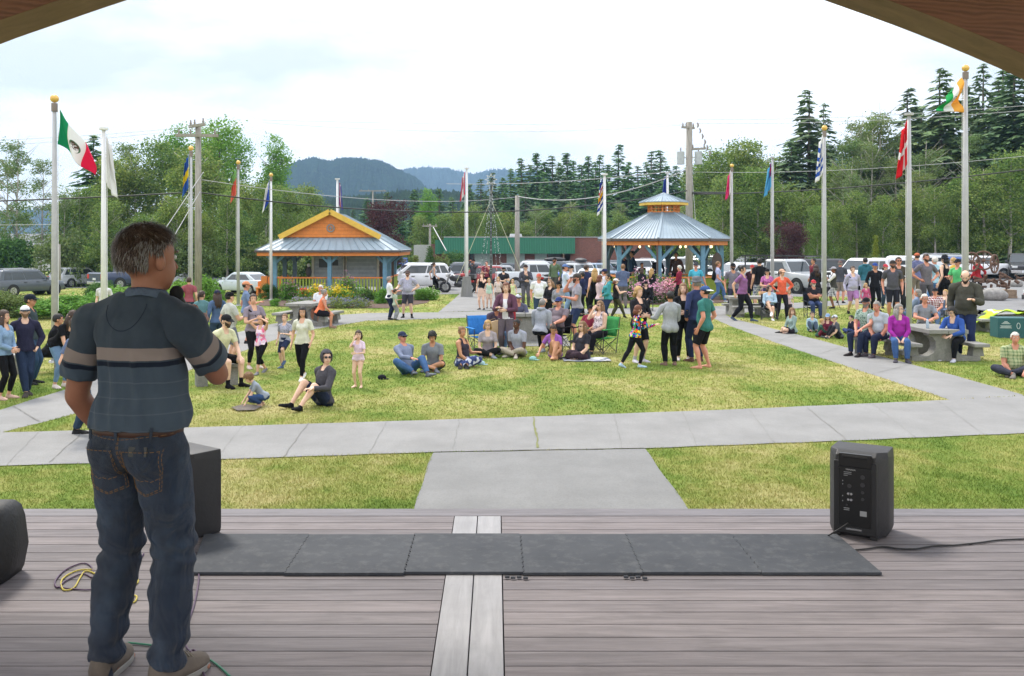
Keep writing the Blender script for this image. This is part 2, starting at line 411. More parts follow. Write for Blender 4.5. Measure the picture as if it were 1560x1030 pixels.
# ---------------- air
hz = MB().box(-1800, -60, -8, 2200, 3250, 330).build('haze', [])
hm = bpy.data.materials.new('haze'); hm.use_nodes = True; t = hm.node_tree; t.nodes.remove(t.nodes['Principled BSDF'])
pv = t.nodes.new('ShaderNodeVolumePrincipled'); pv.inputs['Density'].default_value = .00026; pv.inputs['Color'].default_value = (.42, .68, 1, 1)
pv.inputs['Anisotropy'].default_value = .2
t.links.new(pv.outputs[0], t.nodes['Material Output'].inputs['Volume']); hz.data.materials.append(hm); stuff(hz)
# ---------------- foliage
def leafmat(name, cols, trans=.25):
    n = NT(name); g = n.new('NewGeometry'); oi = n.new('ObjectInfo')
    c = n.ramp(g.outputs['Random Per Island'], [(i/(len(cols)-1), c) for i, c in enumerate(cols)])
    v = n.coord('Object', (1, 1, 1)); f = n.noise(v, .9, 3, .6)
    c = n.mix(n.ramp(f, [(.4, (0,)), (.62, (.65,))]), c, n.mix(1, c, (.72, .95, .62), 'MULTIPLY'))
    t = n.ramp(oi.outputs['Random'], [(0, (.82, .92, .85)), (.5, (1, 1, 1)), (1, (1.2, 1.08, .95))])
    c = n.mix(1, c, t, 'MULTIPLY'); n.col(c); n.set(Roughness=.75); n.b.inputs['Specular IOR Level'].default_value = .2
    tr = n.new('BsdfTranslucent'); n.ln(c, tr.inputs['Color']); ms = n.new('MixShader'); ms.inputs[0].default_value = trans
    n.ln(n.b.outputs[0], ms.inputs[1]); n.ln(tr.outputs[0], ms.inputs[2]); n.ln(ms.outputs[0], n.o.inputs['Surface']); return n.m
L_ALDER = leafmat('alder_leaf', [(.08, .14, .04), (.15, .22, .06), (.23, .31, .085), (.36, .41, .13)], .4)
L_BRIGHT = leafmat('poplar_leaf', [(.12, .24, .04), (.17, .33, .06), (.25, .42, .08)], .35)
L_SPARSE = leafmat('thin_leaf', [(.12, .17, .07), (.19, .25, .10), (.27, .33, .15)], .35)
L_CON = leafmat('needles', [(.065, .14, .06), (.12, .23, .09), (.20, .33, .12)], .12)
L_CON2 = leafmat('bluish_needles', [(.07, .125, .07), (.13, .20, .105), (.21, .29, .15)], .12)
L_PLUM = leafmat('plum_leaf', [(.055, .022, .035), (.085, .032, .045), (.13, .06, .06)], .2)
L_CYP = leafmat('golden_needles', [(.12, .17, .02), (.2, .25, .03), (.3, .32, .05)], .2)
L_SHRUB = leafmat('shrub_leaf', [(.09, .19, .035), (.15, .30, .05), (.24, .42, .08)], .3)
L_DSHRUB = leafmat('dark_shrub_leaf', [(.045, .11, .03), (.08, .16, .04), (.12, .22, .06)], .25)
L_GREY = leafmat('bramble_leaf', [(.11, .15, .05), (.17, .22, .08), (.24, .29, .12)], .3)
BARK = paint('bark', (.16, .135, .11), .95, .4, scale=3, bump=.5); BARKP = paint('pale_bark', (.38, .35, .31), .9, .35, scale=3, bump=.3)

def quads_from(P, D, U, ln, wd):
    """leaf cards: centres P, long axis D, side axis U (arrays)"""
    a = P-D*ln[:, None]*.5; b = P+U*wd[:, None]*.5; c = P+D*ln[:, None]*.5; d = P-U*wd[:, None]*.5
    return np.stack([a, b, c, d], 1).reshape(-1, 3)
def rdir(n, rs): v = rs.normal(size=(n, 3)); return v/np.linalg.norm(v, axis=1)[:, None]
def cross_n(A, B):
    c = np.cross(A, B); return c/np.maximum(1e-6, np.linalg.norm(c, axis=1))[:, None]
def leaf_cloud(lobes, nclump, per, leaf, seed, clump_r=.35, flat=.6):
    """lobes: (cx,cy,cz,rx,ry,rz); clumps of leaves in the outer shell of each lobe"""
    rs = np.random.RandomState(seed); L = np.array(lobes, float); vol = (L[:, 3]*L[:, 4]*L[:, 5])**(2/3)
    idx = rs.choice(len(L), nclump, p=vol/vol.sum()); d = rdir(nclump, rs)
    r = rs.uniform(.45, 1.12, nclump)**.7; r *= 1+.16*vnoise(d*3+idx[:, None], seed+1, 2.4, 3)
    cc = L[idx, :3]+d*L[idx, 3:]*r[:, None]
    P = np.repeat(cc, per, 0)+rs.normal(size=(nclump*per, 3))*clump_r*np.array([1, 1, flat])
    n = len(P); D = rdir(n, rs); D[:, 2] *= .7; U = cross_n(D, rdir(n, rs))
    ln = leaf*rs.uniform(.6, 1.3, n); return quads_from(P, D, U, ln, ln*.62)
def proto_mesh(name, V, mat): return np_mesh(name, V, np.arange(len(V)).reshape(-1, 4), mat)

def trunk_mesh(name, h, r, seed, limbs, mat, lean=.03):
    rs = random.Random(seed); m = MB(); pts = []; x = y = 0
    for i in range(7):
        t = i/6; pts.append((x, y, h*t)); x += rs.uniform(-lean, lean)*h*.3; y += rs.uniform(-lean, lean)*h*.3
    m.tube(pts, [r*(1.25-.2*(i > 0))*(1-i/6.6) for i in range(7)], 8)
    for k in range(limbs):
        t = rs.uniform(.3, .9); i = int(t*6); f = t*6-i; p = Vector(pts[i]).lerp(Vector(pts[i+1]), f); a = rs.uniform(0, 6.28)
        L = h*rs.uniform(.12, .26)*(1.15-t*.5); q = p+Vector((math.cos(a)*L*.55, math.sin(a)*L*.55, L*.45)); q2 = q+Vector((math.cos(a)*L*.4, math.sin(a)*L*.4, L*.35))
        m.tube([p, q, q2], [r*.34*(1-t*.5), r*.2, r*.05], 5)
    me = bpy.data.meshes.new(name); me.from_pydata(m.v, [], m.f); me.materials.append(mat); me.polygons.foreach_set('use_smooth', np.ones(len(m.f), bool)); return me

# prototypes are 10 m tall, about as wide as w0
PROTO = {}
def add_proto(kind, crown_me, trunk_me, w0): PROTO.setdefault(kind, []).append((crown_me, trunk_me, w0))
for s in range(4):        # full alders
    rs = np.random.RandomState(40+s); lob = [(rs.normal()*.5, rs.normal()*.5, 5.6, 1.7, 1.7, 3.2)]
    for k in range(12):
        z = rs.uniform(1.8, 9); rad = 2.2*math.sin(min(1, (10-z)/6)*1.5)*rs.uniform(.5, 1); a = rs.uniform(0, 6.28)
        lob.append((math.cos(a)*rad, math.sin(a)*rad, z, rs.uniform(.7, 1.2), rs.uniform(.7, 1.2), rs.uniform(.6, 1.1)))
    add_proto('alder', proto_mesh('alder_crown', leaf_cloud(lob, 620, 20, .19, 60+s, .30), L_ALDER), trunk_mesh('alder_trunk', 9, .16, s, 10, BARKP), 5.6)
for s in range(3):        # thin see-through alders
    rs = np.random.RandomState(70+s); lob = []
    for k in range(22):
        z = rs.uniform(2.2, 9.8); rad = (.3+1.5*math.sin(min(1, (10.4-z)/7)*1.5))*rs.uniform(.2, 1); a = rs.uniform(0, 6.28)
        lob.append((math.cos(a)*rad, math.sin(a)*rad, z, .55, .55, .3))
    add_proto('thin_alder', proto_mesh('thin_crown', leaf_cloud(lob, 260, 16, .15, 90+s, .22, .45), L_SPARSE), trunk_mesh('thin_trunk', 9.8, .1, 10+s, 22, BARKP, .05), 4.2)
for s in range(2):        # tall dense poplar
    rs = np.random.RandomState(130+s); lob = []
    for k in range(20):
        z = rs.uniform(1.5, 9.4); rad = 1.2*math.sin(min(1, (10.2-z)/6)*1.5)*rs.uniform(.3, 1); a = rs.uniform(0, 6.28)
        lob.append((math.cos(a)*rad, math.sin(a)*rad, z, .8, .8, .9))
    add_proto('poplar', proto_mesh('poplar_crown', leaf_cloud(lob, 520, 20, .17, 140+s, .24), L_BRIGHT), trunk_mesh('poplar_trunk', 9.5, .14, 20+s, 8, BARK), 4.2)
def conifer_mesh(name, seed, mat, w=2.0, base=.06, droop=.25, dens=1.0, nlev=44):
    rs = np.random.RandomState(seed); PP = []; DD = []; LN = []; WD = []
    for lv in range(nlev):
        t = base+(1-base)*(lv+.5)/nlev; z = 10*t
        L0 = w*(1-t)**1.12*(1 if t > .12 else .8)+.10
        nb = int((6+5*(1-t))*dens)
        for b in range(nb):
            a = rs.uniform(0, 6.283); L = L0*rs.uniform(.4, 1.3); ns = max(2, int(L/.17)); dr = droop*rs.uniform(.5, 1.4)
            for k in range(ns):
                u = (k+.6)/ns; rr = L*u; zz = z+rs.normal()*.05-dr*rr*u*.9+.25*rr*(1-u)*.3
                p = np.array([math.cos(a)*rr, math.sin(a)*rr, zz]); side = 1-.55*u
                for q in (-1, 1, 0):
                    dirn = np.array([math.cos(a+q*.95), math.sin(a+q*.95), -.35-.3*rs.rand()]); dirn /= np.linalg.norm(dirn)
                    ll = (.44*side+.10)*rs.uniform(.7, 1.25)*min(1, .45+L)
                    PP.append(p+dirn*ll*.42); DD.append(dirn); LN.append(ll); WD.append(ll*.42)
    for k in range(14): PP.append(np.array([rs.normal()*.03, rs.normal()*.03, 9.5+.45*k/14])); d = rdir(1, rs)[0]; d[2] = abs(d[2])+.6; DD.append(d/np.linalg.norm(d)); LN.append(.2); WD.append(.05)
    P = np.array(PP); D = np.array(DD); n = len(P); up = np.tile([0, 0, 1.], (n, 1))+rs.normal(size=(n, 3))*.35; U = cross_n(D, up)
    return proto_mesh(name, quads_from(P, D, U, np.array(LN), np.array(WD)), mat)
for s in range(5): add_proto('conifer', conifer_mesh('conifer_crown', 200+s, L_CON if s != 3 else L_CON2, (1.9, 1.6, 2.2, 1.8, 2.0)[s], .05, (.3, .15, .4, .25, .1)[s], (1.1, 1.0, .9, 1.15, .85)[s], (44, 38, 48, 34, 40)[s]), trunk_mesh('conifer_trunk', 9.9, .15, 30+s, 0, BARK, .01), 3.9)
for s in range(4): add_proto('hemlock', conifer_mesh('hemlock_crown', 220+s, L_CON2, (2.7, 2.3, 3.0, 2.5)[s], .10, (.3, .5, .15, .4)[s], (.9, 1.0, .8, .95)[s], (36, 30, 40, 33)[s]), trunk_mesh('hemlock_trunk', 9.9, .14, 34+s, 0, BARK, .01), 4.6)
rs = np.random.RandomState(5)
for s in range(2):
    lob = [(rs.normal()*1.2, rs.normal()*1.2, rs.uniform(3, 8.4), 1.3, 1.3, 1.1) for k in range(12)]+[(0, 0, 5.5, 1.9, 1.9, 3)]
    add_proto('plum', proto_mesh('plum_crown', leaf_cloud(lob, 560, 20, .26, 300+s, .33), L_PLUM), trunk_mesh('plum_trunk', 7, .25, 50+s, 8, BARK), 6.6)
for s in range(2):
    lob = [(0, 0, z, .9*(1.05-z/10)+.25, .9*(1.05-z/10)+.25, 1.1) for z in (1, 2.4, 3.8, 5.2, 6.6, 8, 9)]
    add_proto('cypress', proto_mesh('cypress_crown', leaf_cloud(lob, 420, 20, .22, 320+s, .2), L_CYP), trunk_mesh('cypress_trunk', 6, .15, 60+s, 0, BARK), 2.6)
    add_proto('cedar_cone', proto_mesh('cone_crown', leaf_cloud([(0, 0, z, 2.6*(1.02-z/10)+.2, 2.6*(1.02-z/10)+.2, 1) for z in (1, 2.2, 3.4, 4.6, 5.8, 7, 8.4)], 520, 20, .3, 330+s, .3), L_DSHRUB), trunk_mesh('cone_trunk', 5, .2, 62+s, 0, BARK), 6)
L_MIX = leafmat('undergrowth_leaf', [(.06, .13, .035), (.12, .20, .055), (.20, .29, .08), (.28, .35, .11)], .3)
for s, (nm, mt) in enumerate((('shrub', L_SHRUB), ('shrub', L_SHRUB), ('dark_shrub', L_MIX), ('dark_shrub', L_DSHRUB), ('bramble', L_MIX), ('bramble', L_GREY))):
    rs = np.random.RandomState(350+s); lob = [(rs.uniform(-5, 5), rs.uniform(-4, 4), rs.uniform(.8, 7), rs.uniform(1.2, 2.8), rs.uniform(1.2, 2.6), rs.uniform(1.2, 3)) for k in range(14)]
    add_proto(nm, proto_mesh(nm+'_leaves', leaf_cloud(lob, 520, 18, .62, 360+s, .8), mt), trunk_mesh(nm+'_stem', 5, .2, 66+s, 9, BARK), 13)
NAMES = dict(alder='alder_tree', thin_alder='thin_tree', poplar='poplar_tree', conifer='conifer_tree', hemlock='hemlock_tree', plum='plum_tree', cypress='cypress_tree', cedar_cone='cone_shrub', shrub='shrub', dark_shrub='shrub', bramble='bramble_bush')
TREES = []
def tree(kind, px, top, Y, width=None, zone='', zb=None):
    """a tree whose top is at photo pixel (px, top), standing at distance Y"""
    rs = random.Random(int(px*13+top*7+Y)); z0 = gz((px-CX_)*Y/F_, Y)
    H = HC_-(top-CY_)*Y/F_-z0
    cm, tm, w0 = rs.choice(PROTO[kind]); wd = width*Y/F_ if width else H*w0/10*rs.uniform(.85, 1.15)*{'conifer': 1.7, 'hemlock': 1.5}.get(kind, 1)
    o = bpy.data.objects.new(NAMES[kind], None); C.objects.link(o); o.location = ((px-CX_)*Y/F_, Y, z0); o.rotation_euler = (0, 0, rs.uniform(0, 6.28))
    isw = kind in ('shrub', 'dark_shrub', 'bramble', 'cedar_cone', 'cypress')
    for nm, me in (('crown' if not isw else 'foliage', cm), ('trunk' if not isw else 'stem', tm)):
        c = bpy.data.objects.new(nm, me); C.objects.link(c); c.parent = o
    o.scale = (wd/w0, wd/w0, H/10); TREES.append((zone, kind, px, o)); return o
A, TA, P_, CN, HM = 'alder', 'thin_alder', 'poplar', 'conifer', 'hemlock'
# left wood
for k, px, top, Y in [(TA, -60, 190, 82), (TA, 28, 196, 80), (TA, 62, 236, 84), (TA, 98, 282, 78), (CN, 143, 205, 96), (A, 120, 268, 80), (A, 172, 235, 84), (A, 205, 225, 86), (TA, 196, 212, 90), (A, 246, 206, 88), (P_, 270, 196, 92), (A, 300, 214, 78), (P_, 338, 178, 96), (P_, 318, 198, 100), (P_, 362, 208, 100), (A, 385, 262, 86), (P_, 421, 211, 98), (A, 440, 268, 84), (A, 405, 275, 78), (A, 470, 278, 92), (A, 345, 285, 72), (A, 268, 290, 73), (A, 160, 300, 74), (A, 492, 305, 96), (A, 225, 312, 70), (CN, 372, 320, 76), (A, -40, 300, 76), (TA, 8, 225, 88), (HM, 512, 322, 105), (A, 455, 318, 80), (A, 310, 318, 72), (A, 500, 338, 90)]:
    tree(k, px, top, Y, zone='in the wood behind the left flagpoles')
for k, px, top, Y, wdt in [('dark_shrub', 20, 352, 76, 90), ('bramble', 95, 345, 74, 80), ('dark_shrub', 150, 350, 76, 110), ('dark_shrub', 235, 345, 74, 110), ('bramble', 300, 355, 72, 90), ('dark_shrub', 360, 352, 74, 100), ('bramble', 420, 350, 73, 90), ('dark_shrub', 470, 345, 78, 100), ('bramble', 540, 352, 82, 90), ('dark_shrub', -50, 350, 78, 100), ('dark_shrub', 590, 358, 84, 70)]:
    tree(k, px, top, Y, wdt, 'of the undergrowth along the left road')
# middle
for k, px, top, Y in [(CN, 560, 300, 128), (CN, 590, 292, 135), (CN, 632, 288, 130), (P_, 652, 290, 120), (CN, 668, 287, 126), (CN, 688, 300, 132), (CN, 610, 310, 122), (CN, 538, 318, 125), (CN, 706, 308, 128)]:
    tree(k, px, top, Y, zone='in the low row behind the kiosk')
cz = [(732, 272), (750, 262), (765, 270), (778, 256), (793, 240), (806, 250), (817, 232), (829, 246), (840, 236), (851, 247), (863, 232), (873, 244), (884, 250), (896, 237), (906, 246), (915, 235), (927, 250), (944, 219), (958, 246), (972, 252), (984, 246), (993, 229), (1004, 228), (1016, 252), (1030, 252), (1045, 258), (1062, 250), (716, 280)]
for i, (px, top) in enumerate(cz): tree(CN, px, top, 150+(i*37 % 17), zone='in the back row above the green building')
for i, (px, top) in enumerate([(740, 290), (770, 284), (800, 278), (830, 272), (860, 268), (890, 272), (920, 270), (950, 272), (980, 270), (1012, 275), (1040, 278)]): tree(CN, px, top, 138+(i*23 % 9), zone='in the front row above the green building')
for k, px, top, Y in [(A, 640, 325, 118), (A, 672, 322, 116), (A, 700, 318, 118), (A, 725, 302, 116), (A, 748, 322, 112), (A, 775, 318, 114), (A, 800, 330, 110), (A, 828, 312, 114), (TA, 815, 305, 112), (A, 855, 320, 112), (TA, 870, 300, 116), (A, 884, 310, 114), (A, 912, 322, 110), (A, 940, 316, 112), (TA, 945, 300, 114), (A, 965, 330, 108), (A, 1000, 325, 108), (A, 1028, 318, 108), (A, 1050, 300, 104)]:
    tree(k, px, top, Y, zone='behind the green building')
tree('plum', 590, 295, 74, 70, 'behind the kiosk'); tree('plum', 1203, 330, 66, 60, 'behind the silver pickup')
tree('cedar_cone', 655, 372, 80, 32, 'beside the green roofed building'); tree('cypress', 633, 388, 79, 20, 'beside the green roofed building')
tree('dark_shrub', 693, 378, 82, 42, 'beside the green roofed building'); tree('bramble', 672, 384, 80, 30, 'beside the green roofed building')
tree('cypress', 1334, 357, 66, 15, 'behind the white pickups')
for k, px, top, Y, wdt in [('shrub', 940, 385, 100, 80), ('shrub', 1000, 378, 98, 80), ('dark_shrub', 1080, 370, 96, 80), ('shrub', 900, 392, 104, 60), ('shrub', 968, 390, 90, 46)]:
    tree(k, px, top, Y, wdt, 'of the bushes seen through the gazebo')
# right wood
for k, px, top, Y in [(A, 1068, 236, 96), (A, 1092, 222, 92), (A, 1118, 206, 94), (A, 1140, 204, 96), (A, 1168, 218, 92), (A, 1155, 250, 80), (A, 1100, 262, 80), (HM, 1229, 136, 92), (HM, 1256, 156, 95), (HM, 1205, 215, 90), (A, 1192, 262, 78), (A, 1225, 280, 76), (TA, 1282, 235, 84), (TA, 1312, 165, 90), (TA, 1344, 148, 92), (TA, 1328, 200, 84), (HM, 1385, 133, 92), (TA, 1365, 225, 84), (HM, 1436, 103, 88), (TA, 1412, 210, 80), (CN, 1456, 150, 96), (HM, 1497, 96, 90), (HM, 1520, 120, 86), (HM, 1545, 92, 82), (HM, 1572, 80, 80), (A, 1270, 300, 74), (A, 1305, 285, 76), (A, 1345, 290, 74), (A, 1385, 280, 76), (A, 1425, 275, 74), (A, 1460, 262, 76), (A, 1500, 240, 74), (A, 1540, 225, 74), (A, 1585, 215, 76), (TA, 1480, 200, 82), (A, 1245, 310, 72), (TA, 1295, 250, 78), (TA, 1400, 245, 78), (HM, 1640, 100, 84), (TA, 1300, 188, 88), (TA, 1330, 168, 94), (A, 1318, 215, 92), (A, 1352, 208, 94), (TA, 1375, 185, 90), (A, 1400, 225, 90), (TA, 1425, 178, 92), (A, 1448, 205, 88), (A, 1478, 190, 92), (TA, 1505, 165, 90), (A, 1528, 185, 90), (A, 1562, 165, 88), (HM, 1474, 130, 96), (CN, 1402, 160, 98), (CN, 1530, 105, 94), (A, 1272, 246, 86), (A, 1600, 175, 88), (TA, 1268, 215, 94)]:
    tree(k, px, top, Y, zone='in the wood behind the right flagpoles')
for k, px, top, Y, wdt in [('dark_shrub', 1130, 330, 86, 110), ('bramble', 1185, 335, 84, 70), ('dark_shrub', 1240, 335, 74, 80), ('bramble', 1290, 330, 72, 100), ('dark_shrub', 1350, 322, 74, 100), ('bramble', 1405, 318, 73, 90), ('dark_shrub', 1455, 320, 76, 110), ('bramble', 1510, 315, 75, 90), ('dark_shrub', 1560, 320, 78, 100), ('dark_shrub', 1085, 345, 84, 80), ('dark_shrub', 1620, 320, 78, 100), ('dark_shrub', 1320, 345, 70, 80), ('dark_shrub', 1420, 345, 71, 90), ('dark_shrub', 1515, 345, 72, 90)]:
    tree(k, px, top, Y+9, wdt, 'of the undergrowth along the right lot')
# bushes near the crowd on the left
for k, px, base, top, wdt in [('shrub', 100, 482, 443, 120), ('shrub', 165, 474, 436, 110), ('shrub', 40, 480, 448, 90), ('bramble', 10, 484, 440, 70), ('shrub', 215, 470, 430, 110), ('shrub', 300, 462, 412, 70), ('shrub', 272, 458, 420, 60), ('shrub', 330, 460, 430, 40), ('dark_shrub', 150, 466, 425, 60)]:
    Y = Gp(px, base).y; tree(k, px, top, Y, wdt, 'of the bushes behind the left onlookers')
for k, px, base, top, wdt in [('dark_shrub', 412, 455, 430, 36), ('shrub', 418, 466, 452, 22), ('shrub', 432, 452, 436, 30), ('shrub', 582, 462, 433, 36), ('shrub', 642, 458, 436, 28), ('dark_shrub', 560, 458, 436, 30), ('shrub', 606, 464, 446, 22)]:
    Y = Gp(px, base).y; tree(k, px, top, Y, wdt, 'of the kiosk flower bed')
ORD = ['first', 'second', 'third', 'fourth', 'fifth', 'sixth', 'seventh', 'eighth', 'ninth', 'tenth', 'eleventh', 'twelfth', 'thirteenth', 'fourteenth', 'fifteenth', 'sixteenth', 'seventeenth', 'eighteenth', 'nineteenth', 'twentieth'] + ['twenty '+a for a in ('first', 'second', 'third', 'fourth', 'fifth', 'sixth', 'seventh', 'eighth', 'ninth')]
DESC = dict(alder='leafy green alder', thin_alder='thin see-through alder', poplar='dense bright green poplar', conifer='dark pointed conifer', hemlock='tall drooping conifer', plum='dark purple leaved tree', cypress='golden green column shrub', cedar_cone='cone shaped clipped evergreen', shrub='bright green bush', dark_shrub='dark green bush', bramble='olive green bramble')
CATS = dict(shrub='bush', dark_shrub='bush', bramble='bush', cypress='bush', cedar_cone='bush')
from collections import defaultdict
byz = defaultdict(list)
for z, k, px, o in TREES: byz[(z, k)].append((px, o))
for (z, k), L in byz.items():
    L.sort(key=lambda a: a[0]); z2 = z[3:] if z.startswith('of ') else z
    for i, (px, o) in enumerate(L):
        lab = DESC[k]+(' among ' if z.startswith('of ') else ' ')+z2+('' if len(L) == 1 else ', '+ORD[i]+' from left')
        tag(o, lab, CATS.get(k, 'tree'), ('bushes ' if k in CATS else 'trees ')+('among ' if z.startswith('of ') else '')+z2)

# ---------------- flowers
def flowers(name, px, base, top, wpx, petal, label, n=500, leaf=L_SHRUB, size=.095, group='flower clumps in the beds'):
    Y = Gp(px, base).y; s = Y/F_; w_ = wpx*s; H = HC_-(top-CY_)*s-gz((px-CX_)*Y/F_, Y); rs = np.random.RandomState(int(px))
    root = thing(name, label, 'flowers', ((px-CX_)*s, Y, gz((px-CX_)*Y/F_, Y)), 0, group)
    lob = [(rs.uniform(-.4, .4)*w_, rs.uniform(-.3, .3)*min(w_, 1.5), H*rs.uniform(.25, .55), w_*.28, min(w_, 1.5)*.3, H*.42) for k in range(8)]
    me = proto_mesh('leaves', leaf_cloud(lob, 220, 10, .09, int(px)+5, .09), leaf); o = bpy.data.objects.new('leaves', me); C.objects.link(o); o.parent = root
    V = leaf_cloud([(a, b, c+H*.20, d*1.08, e*1.1, f*1.02) for a, b, c, d, e, f in lob], n//4, 4, size, int(px)+9, size*.8)
    o = bpy.data.objects.new('blossoms', proto_mesh('blossoms', V, petal)); C.objects.link(o); o.parent = root
    return root
def petal(name, cols): return leafmat(name, cols, .2)
PY = petal('yellow_petal', [(.6, .4, .02), (.8, .6, .04)]); PR = petal('red_petal', [(.5, .04, .03), (.7, .12, .05)])
PL = petal('lavender_petal', [(.2, .17, .38), (.32, .28, .5), (.22, .26, .3)]); PK = petal('pink_petal', [(.55, .2, .38), (.75, .38, .55), (.8, .5, .62)])
PM = petal('mauve_petal', [(.3, .15, .22), (.42, .25, .34)]); PW = petal('white_petal', [(.6, .6, .45), (.7, .7, .6)]); PO = petal('orange_petal', [(.6, .25, .02), (.8, .4, .05)])
flowers('flower_clump', 484, 463, 436, 32, PY, 'bright yellow flowers left of the front kiosk post', 800)
flowers('flower_clump', 468, 462, 441, 16, PR, 'red flowers at the left end of the yellow clump')
flowers('flower_clump', 515, 463, 437, 32, PY, 'bright yellow flowers right of the front kiosk post', 800)
flowers('lavender_clump', 462, 469, 452, 66, PL, 'grey lavender clump left of the seated couple', 1100, L_GREY, .06)
flowers('lavender_clump', 528, 469, 452, 56, PL, 'grey lavender clump right of the seated couple', 1100, L_GREY, .06)
flowers('flower_bush', 536, 460, 417, 26, PM, 'tall mauve flower bush in front of the kiosk railing', 400)
flowers('flower_bush', 442, 458, 425, 22, PM, 'pink and green flower bush at the left of the kiosk railing', 300)
flowers('hydrangea', 652, 457, 438, 26, PW, 'pale hydrangea bush near the white crossover', 300)
flowers('rhododendron', 975+20, 462, 430, 52, PK, 'large pink rhododendron in front of the gazebo', 1500, L_DSHRUB, .12)
flowers('rhododendron', 1022, 460, 428, 36, PK, 'pink rhododendron beside the crimson jacket', 1000, L_DSHRUB, .12)
flowers('flower_bush', 975, 456, 405, 26, PM, 'tall mauve bush against the gazebo railing', 350)
flowers('flower_bush', 1000, 456, 415, 40, PM, 'green and mauve shrub spread over the gazebo railing', 350)
flowers('flower_bush', 1107, 457, 418, 22, PM, 'mauve bush by the right end of the gazebo', 300)
flowers('flower_bush', 1055, 458, 430, 30, PO, 'orange flowered bush beside the gazebo', 300)
flowers('flower_bush', 955, 458, 426, 26, PM, 'dark flower bush left of the pink rhododendron', 150, L_DSHRUB)
# ---------------- stage deck
def wood_mat(name, c0, c1, axis='X', sc=1, streak=14, rough=.7):
    n = NT(name); s = {'X': (1.2*sc, streak*sc, streak*sc), 'Y': (streak*sc, 1.2*sc, streak*sc), 'Z': (streak*sc, streak*sc, 1.2*sc)}[axis]
    v = n.coord('Object', s); a = n.noise(v, 1.6, 6, .65, .6); gi = n.new('NewGeometry')
    b = n.ramp(a, [(.3, c0), (.68, c1)]); c = n.ramp(gi.outputs['Random Per Island'], [(0, (.86, .86, .88)), (1, (1.12, 1.09, 1.08))])
    sp = n.noise(n.coord('Object', (1, 1, 1)), 3, 4, .6)
    b = n.mix(1, b, c, 'MULTIPLY'); b = n.mix(n.ramp(sp, [(.5, (0,)), (.8, (.35,))]), b, tuple(x*.7 for x in srgb(c0)))
    n.col(b); n.set(Roughness=rough); n.bump(a, .25, .004); return n.m
DECK = wood_mat('composite_board', (.155, .142, .148), (.265, .243, .252)); DECK.node_tree.nodes['Principled BSDF'].inputs['Specular IOR Level'].default_value = .25
DECKL = wood_mat('pale_composite', (.30, .305, .32), (.42, .425, .445), 'Y'); FASC = wood_mat('edge_board', (.13, .125, .135), (.22, .21, .23))
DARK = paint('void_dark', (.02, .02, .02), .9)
m = MB(); Y = 6.105; k = 0
while Y > -1.5:
    y0 = Y-.1365
    for x0, x1 in ((-7.2, -.2665), (.0385, 7.2)): m.box(x0, y0, .975, x1, Y, 1.0)
    Y -= .1445
deck = m.build('deck', DECK); struct(deck)
for o_, nm, mt, (x0, y0, x1, y1, z0, z1) in ((0, 'centre_board', DECKL, (-.262, -1.5, -.1175, 6.108, .975, 1.001)), (0, 'centre_board', DECKL, (-.1125, -1.5, .033, 6.108, .975, 1.001)), (0, 'edge_board', FASC, (-7.2, 6.11, 7.2, 6.275, .97, 1.002))):
    MB().box(x0, y0, z0, x1, y1, z1).build(nm, mt, deck, bevel=.003)
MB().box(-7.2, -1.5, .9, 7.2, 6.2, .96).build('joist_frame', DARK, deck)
mm = MB().box(-7.2, 6.2, 0, 7.2, 6.255, .965); mm.build('skirt_board', FASC, deck)
# stage roof: arch beam, ceiling, rear wall, posts
BEAM = NT('glulam'); v = BEAM.coord('Object', (.9, 3, 3.2), (0, R(-18), 0)); a = BEAM.noise(v, 1.1, 3, .6, 1.2)
wv = BEAM.new('TexWave'); wv.inputs['Scale'].default_value = 3.4; wv.inputs['Distortion'].default_value = 9; wv.inputs['Detail'].default_value = 4; wv.inputs['Detail Scale'].default_value = .9; wv.bands_direction = 'Z'
BEAM.ln(v, wv.inputs['Vector']); BEAM.col(BEAM.mix(BEAM.ramp(a, [(.35, (.3,)), (.65, (1,))]), BEAM.ramp(wv.outputs['Fac'], [(.15, (.09, .032, .02)), (.5, (.16, .06, .04)), (.85, (.25, .105, .07))]), (.24, .095, .06))); BEAM.set(Roughness=.55)
BEAM.bump(wv.outputs['Fac'], .2, .004)
BEAMU = wood_mat('glulam_underside', (.17, .10, .06), (.27, .165, .10), 'X', .5, 10)
bp = [(-6.2, 2.1), (-5.4, 2.85), (-4.5, 3.46), (-3.8, 3.84), (-3.28, 4.066), (-2.86, 4.215), (-2.45, 4.355), (-1.8, 4.56), (-1, 4.75), (0, 4.84), (1, 4.74), (1.65, 4.55), (2.17, 4.36), (2.8, 4.13), (3.5, 3.83), (4.3, 3.42), (5.2, 2.85), (6.2, 2.0)]
def spl(P, n=4):
    out = []
    for i in range(len(P)-1):
        p0, p1, p2, p3 = [Vector(P[max(0, min(len(P)-1, j))]) for j in (i-1, i, i+1, i+2)]
        for k in range(n):
            t = k/n; out.append(.5*((2*p1)+(p2-p0)*t+(2*p0-5*p1+4*p2-p3)*t*t+(3*p1-p0-3*p2+p3)*t**3))
    return out+[Vector(P[-1])]
cv = spl(bp); rings = []
for i, p in enumerate(cv):
    d = (cv[min(i+1, len(cv)-1)]-cv[max(0, i-1)]).normalized(); nn = Vector((-d.y, d.x)); q = p+nn*.40
    rings.append([(p.x, 5.92, p.y), (p.x, 6.3, p.y), (q.x, 6.3, q.y), (q.x, 5.92, q.y)])
m = MB(); m.loft(rings, 0)
arch = thing('stage_roof', 'brown timber arch and roof framing the view from the stage', 'roof')
ob = m.build("arch_beam", [BEAM.m, BEAMU], arch, bevel=.006)
